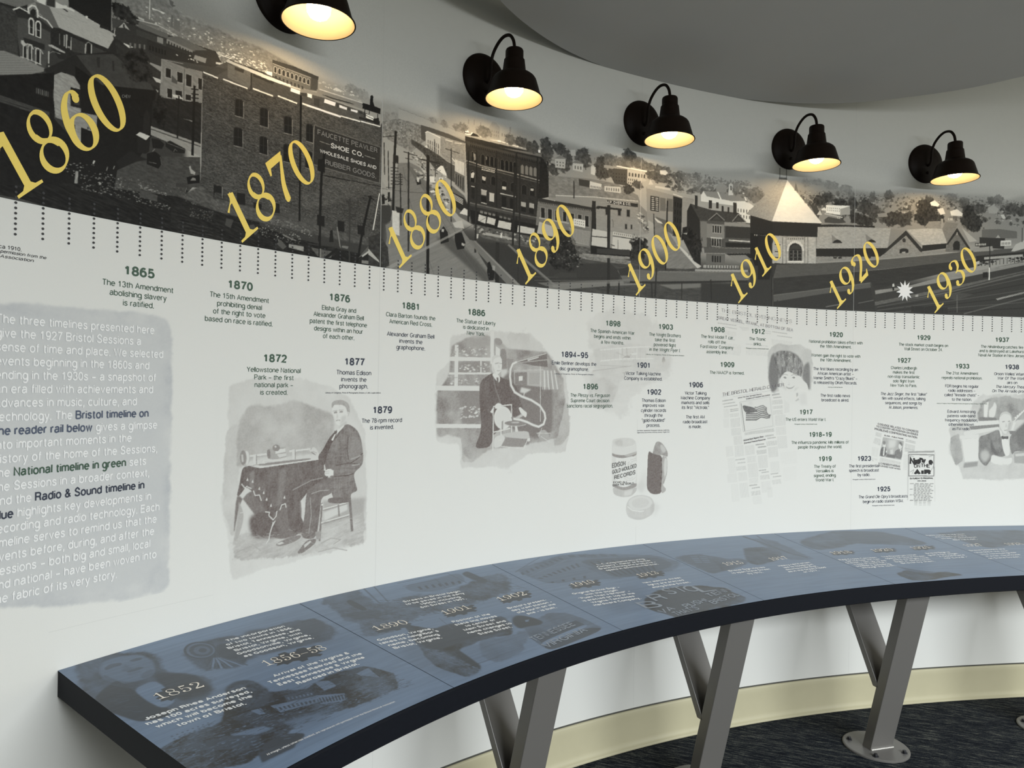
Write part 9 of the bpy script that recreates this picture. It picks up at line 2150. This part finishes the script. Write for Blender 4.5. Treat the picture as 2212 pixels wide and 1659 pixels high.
def pal_rail(a, s, z):
    a = np.clip(a, -0.4, 1)
    base, dark, light = np.array([0.125, 0.185, 0.285]), np.array([0.022, 0.024, 0.026]), np.array([0.20, 0.29, 0.43])
    d = np.clip(a, 0, 1)[:, None]
    e = np.clip(-a, 0, 1)[:, None]
    streak = 1 + 0.16 * (vnoise(s * 0.35, z * 7.0, 4) - 0.5) + 0.14 * (vnoise(s * 0.8, z * 15.0, 9) - 0.5)
    rgb = base * (1 - d) + dark * d
    rgb = rgb * (1 - e) + light * e
    return rgb * streak[:, None]


for i in range(6):
    a, b = J[i], J[i + 1]
    cv = Canvas(a + (0 if i == 0 else 0.018), b - 0.018, 0.02, 12.50, (34, 26, 20, 18, 16, 16)[i], 0.0)
    cv.round = True
    cv.paint(RAIL_ART[i])
    if i == 0:
        def where(s_, o_):
            sh = (rail_end(o_) - J[0]) * (1 - (s_ - J[0]) / (J[1] - J[0]))
            return rail_np(s_ + sh, o_, 0.0)
    else:
        def where(s_, o_):
            return rail_np(s_, o_, 0.0)
    panel = cv.mesh('graphic_panel', pal_rail, where, M['rail'], rail)
    panel['label'] = 'blue printed panel with the years ' + ' '.join(x[3][0][0] for x in RAIL_TEXT if x[0] == i and x[1] == 'year')
    panel.data.flip_normals()
    for pi, kind, lead, lines in RAIL_TEXT:
        if pi != i:
            continue
        if kind == 'year':
            t, p, q = lines[0]
            vs, fs, w = numerals(t, 0.70, 0.035, 0.10, 0.0)
            p, q = np.array(p), np.array(q)
            e = (q - p) / (w - 0.14)
            hgt = 0.62
            o = letter_ob('year_heading', [([(*(p + e * x + np.array([0, -1]) * y * hgt), q2) for x, y, q2 in vs], fs)],
                          on_rail(0.007), M['rail_cream'], panel)
        else:
            cap, wt, mk = {'body': (0.262, 0.23, 'rail_white'), 'credit': (0.12, 0.14, 'rail_white'), 'sign': (0.55, 0.15, 'rail_grey'),
                           'letter': (1.05, 0.13, 'rail_grey')}[kind]
            sh = -0.3 if kind == 'sign' and i == 2 else 0.0
            parts = [line_between(t, (p[0], p[1] + sh), (q[0], q[1] + sh), cap, wt, (0, -1)) for t, p, q in lines]
            letter_ob({'body': 'caption_text', 'credit': 'credit_line'}.get(kind, 'pictured_sign_lettering'), parts,
                      on_rail(0.007), M[mk], panel)


def leg(sc):
    """steel post leaning out to the front of the rail, with a brace back to the wall side"""
    x = W(sc + 1, 6, 0) - W(sc - 1, 6, 0)
    tx = x.normalized()
    def at(off, z, lat=0.0):
        return W(sc, off, z) + tx * lat * U
    hw = 1.02

    def bar(name, p0, p1, thick, parent, material=M['steel'], cut0=None, cut1=None):
        """flat bar between two (off, z) points on its outer face; thick is measured along off"""
        vs = []
        for off, z in (p0, p1):
            for d in (0, -thick):
                for sgn in (-1, 1):
                    vs.append(at(off + d, z, sgn * hw))
        fs = [(0, 1, 3, 2), (4, 6, 7, 5), (0, 4, 5, 1), (2, 3, 7, 6), (0, 2, 6, 4), (1, 5, 7, 3)]
        return bevel(mesh_ob(name, vs, fs, material, parent), 0.0025)
    post = bar('support_leg', (6.96, -27.50), (10.55, -13.85), 0.86, rail)
    bar('brace', (7.72, -22.45), (2.45, -13.35), 0.62, post)
    # closed foot of the brace
    n = 40
    vs = []
    c = at(6.4, -27.6)
    ey = (at(7.4, -27.6) - c).normalized()
    prof = [(0.0, 0.0), (2.36, 0.0), (2.36, 0.10), (2.28, 0.15), (0.0, 0.15)]
    mtx = Matrix.Translation(c)
    vs, fs = lathe([(r * U, h * U) for r, h in prof], mtx, 48)
    mesh_ob('base_plate', vs, fs, M['steel'], post)
    wv, wf = sweep([at(7.03, -27.40, -1.02), at(7.03, -27.40, 1.02)], 0.085 * U, 8)
    mesh_ob('weld_bead', wv, wf, M['weld'], post)
    for lat, off in ((-1.35, 5.1), (1.25, 7.9), (-1.3, 7.8), (1.3, 5.0)):
        p = at(off, -27.45, lat)
        bv, bf = lathe([(0.0, 0.20 * U), (0.13 * U, 0.20 * U), (0.15 * U, 0.14 * U), (0.15 * U, 0.05 * U), (0.24 * U, 0.04 * U), (0.24 * U, 0)],
                       Matrix.Translation(p), 6)
        mesh_ob('bolt', bv, bf, M['bolt'], post)
    gv, gf = box_pts(at(6.9, -21.3), tx * 1.0 * U, (at(7.2, -22.4) - at(6.6, -20.2)) * 0.45, Vector((0, 0, 0.05 * U)))
    return post


for sc in (6.9, 24.2, 41.6, 58.85, 76.1):
    leg(sc)

# --- gooseneck wall lamps --------------------------------------------------------
def lamp(sc, label, first=None, bulb_out=0.0, tilt=0.0):
    base = W(sc, 0.0, 20.5)
    a, b = W(sc - 0.5, 0, 20.5), W(sc + 0.5, 0, 20.5)
    tx = (b - a).normalized()
    up = Vector((0, 0, 1))
    out = tx.cross(up).normalized()
    if out.dot(W(sc, 1, 20.5) - base) < 0:
        out = -out
    root = empty('gooseneck_wall_lamp', base)
    tag(root, label, 'wall lamp', 'gooseneck lamps along the curved wall')

    def loc(o, z, t=0.0):
        return base + out * (o * U) + up * ((z - 20.5) * U) + tx * (t * U)
    face = Matrix.Translation(base) @ Matrix((tx, up, out)).transposed().to_4x4()
    plate = [(0, 0.36), (0.95, 0.36), (1.02, 0.33), (1.22, 0.33), (1.28, 0.28), (1.48, 0.26), (1.56, 0.20), (1.68, 0.16), (1.73, 0.08), (1.73, 0.02), (0, 0.02)]
    vs, fs = lathe([(r * U, h * U) for r, h in plate], face, 64)
    bp = mesh_ob('backplate', vs, fs, M['bronze'], root, smooth=True)
    vs, fs = lathe([(0, .12), (.09, .10), (.12, .05), (.12, 0)], Matrix.Translation(loc(0.36, 19.6)) @ Matrix((tx * U, up * U, out * U)).transposed().to_4x4(), 16)
    mesh_ob('finial_screw', vs, fs, M['bronze'], bp)
    ctrl = [(0.30, 20.25), (0.55, 20.30), (0.72, 20.55), (0.77, 21.0), (0.84, 21.50), (1.10, 22.0), (1.65, 22.42), (2.25, 22.58), (2.85, 22.42), (3.22, 22.0), (3.36, 21.55), (3.38, 21.2)]
    path = [loc(o, z) for o, z in fine(ctrl, 5)]
    vs, fs = sweep(path, 0.105 * U, 16)
    mesh_ob('gooseneck_arm', vs, fs, M['bronze'], root, smooth=True)
    ax = 3.38
    rim_z = 18.17
    # outside of the shade
    outer = [(0.0, 3.16), (0.42, 3.16), (0.53, 3.12), (0.57, 3.03), (0.575, 2.60), (0.60, 2.52), (0.655, 2.46), (0.665, 2.36), (0.74, 1.76), (0.78, 1.66),
             (0.90, 1.58), (1.12, 1.48), (1.30, 1.34), (1.40, 1.20), (1.46, 1.02), (1.70, 0.20), (1.76, 0.08), (1.83, 0.05), (1.845, 0.0), (1.82, -0.03), (1.775, -0.01)]
    inner = [(1.775, -0.01), (1.68, 0.14), (1.42, 1.00), (1.34, 1.18), (1.20, 1.34), (0.86, 1.50), (0.70, 1.64), (0.62, 2.30), (0.0, 2.32)]
    mtx = Matrix.Translation(loc(ax, rim_z))
    vs, fs = lathe([(r * U, h * U) for r, h in outer], mtx, 72)
    shade = mesh_ob('shade', vs, fs, M['bronze'], root, smooth=True)
    vs, fs = lathe([(r * U, h * U) for r, h in inner], mtx, 72)
    lin = mesh_ob('shade_lining', vs, fs, M['enamel'], shade, smooth=True)
    lin['label'] = 'white enamel inside of the shade'
    vs, fs = lathe([(r * U, h * U) for r, h in ((0.0, 2.30), (0.34, 2.30), (0.36, 1.72), (0.0, 1.70))], mtx, 32)
    mesh_ob('lamp_socket', vs, fs, M['porcelain'], root, smooth=False)
    bulb = [(0.22, 1.70), (0.25, 1.50), (0.40, 1.22), (0.545, 0.98), (0.60, 0.74), (0.57, 0.50), (0.44, 0.29), (0.24, 0.17), (0.0, 0.13)]
    bulb = [(r, h + bulb_out) for r, h in bulb]
    vs, fs = lathe([(r * U, h * U) for r, h in bulb], mtx, 36)
    bl = mesh_ob('bulb', vs, fs, M['bulb'], root, smooth=True)
    bl['label'] = 'glowing warm bulb'
    return root


lamp(12.22, 'gooseneck wall lamp cut by the top picture edge, above the 1870 brick store')
lamp(26.38, 'gooseneck wall lamp above the street view, between the years 1880 and 1890')
lamp(40.40, 'gooseneck wall lamp whose arm overlaps the grey ceiling rim, above the year 1900')
lamp(54.92, 'gooseneck wall lamp just above the pointed station tower roof')
lamp(68.90, 'gooseneck wall lamp farthest right, above the starburst and the year 1930')
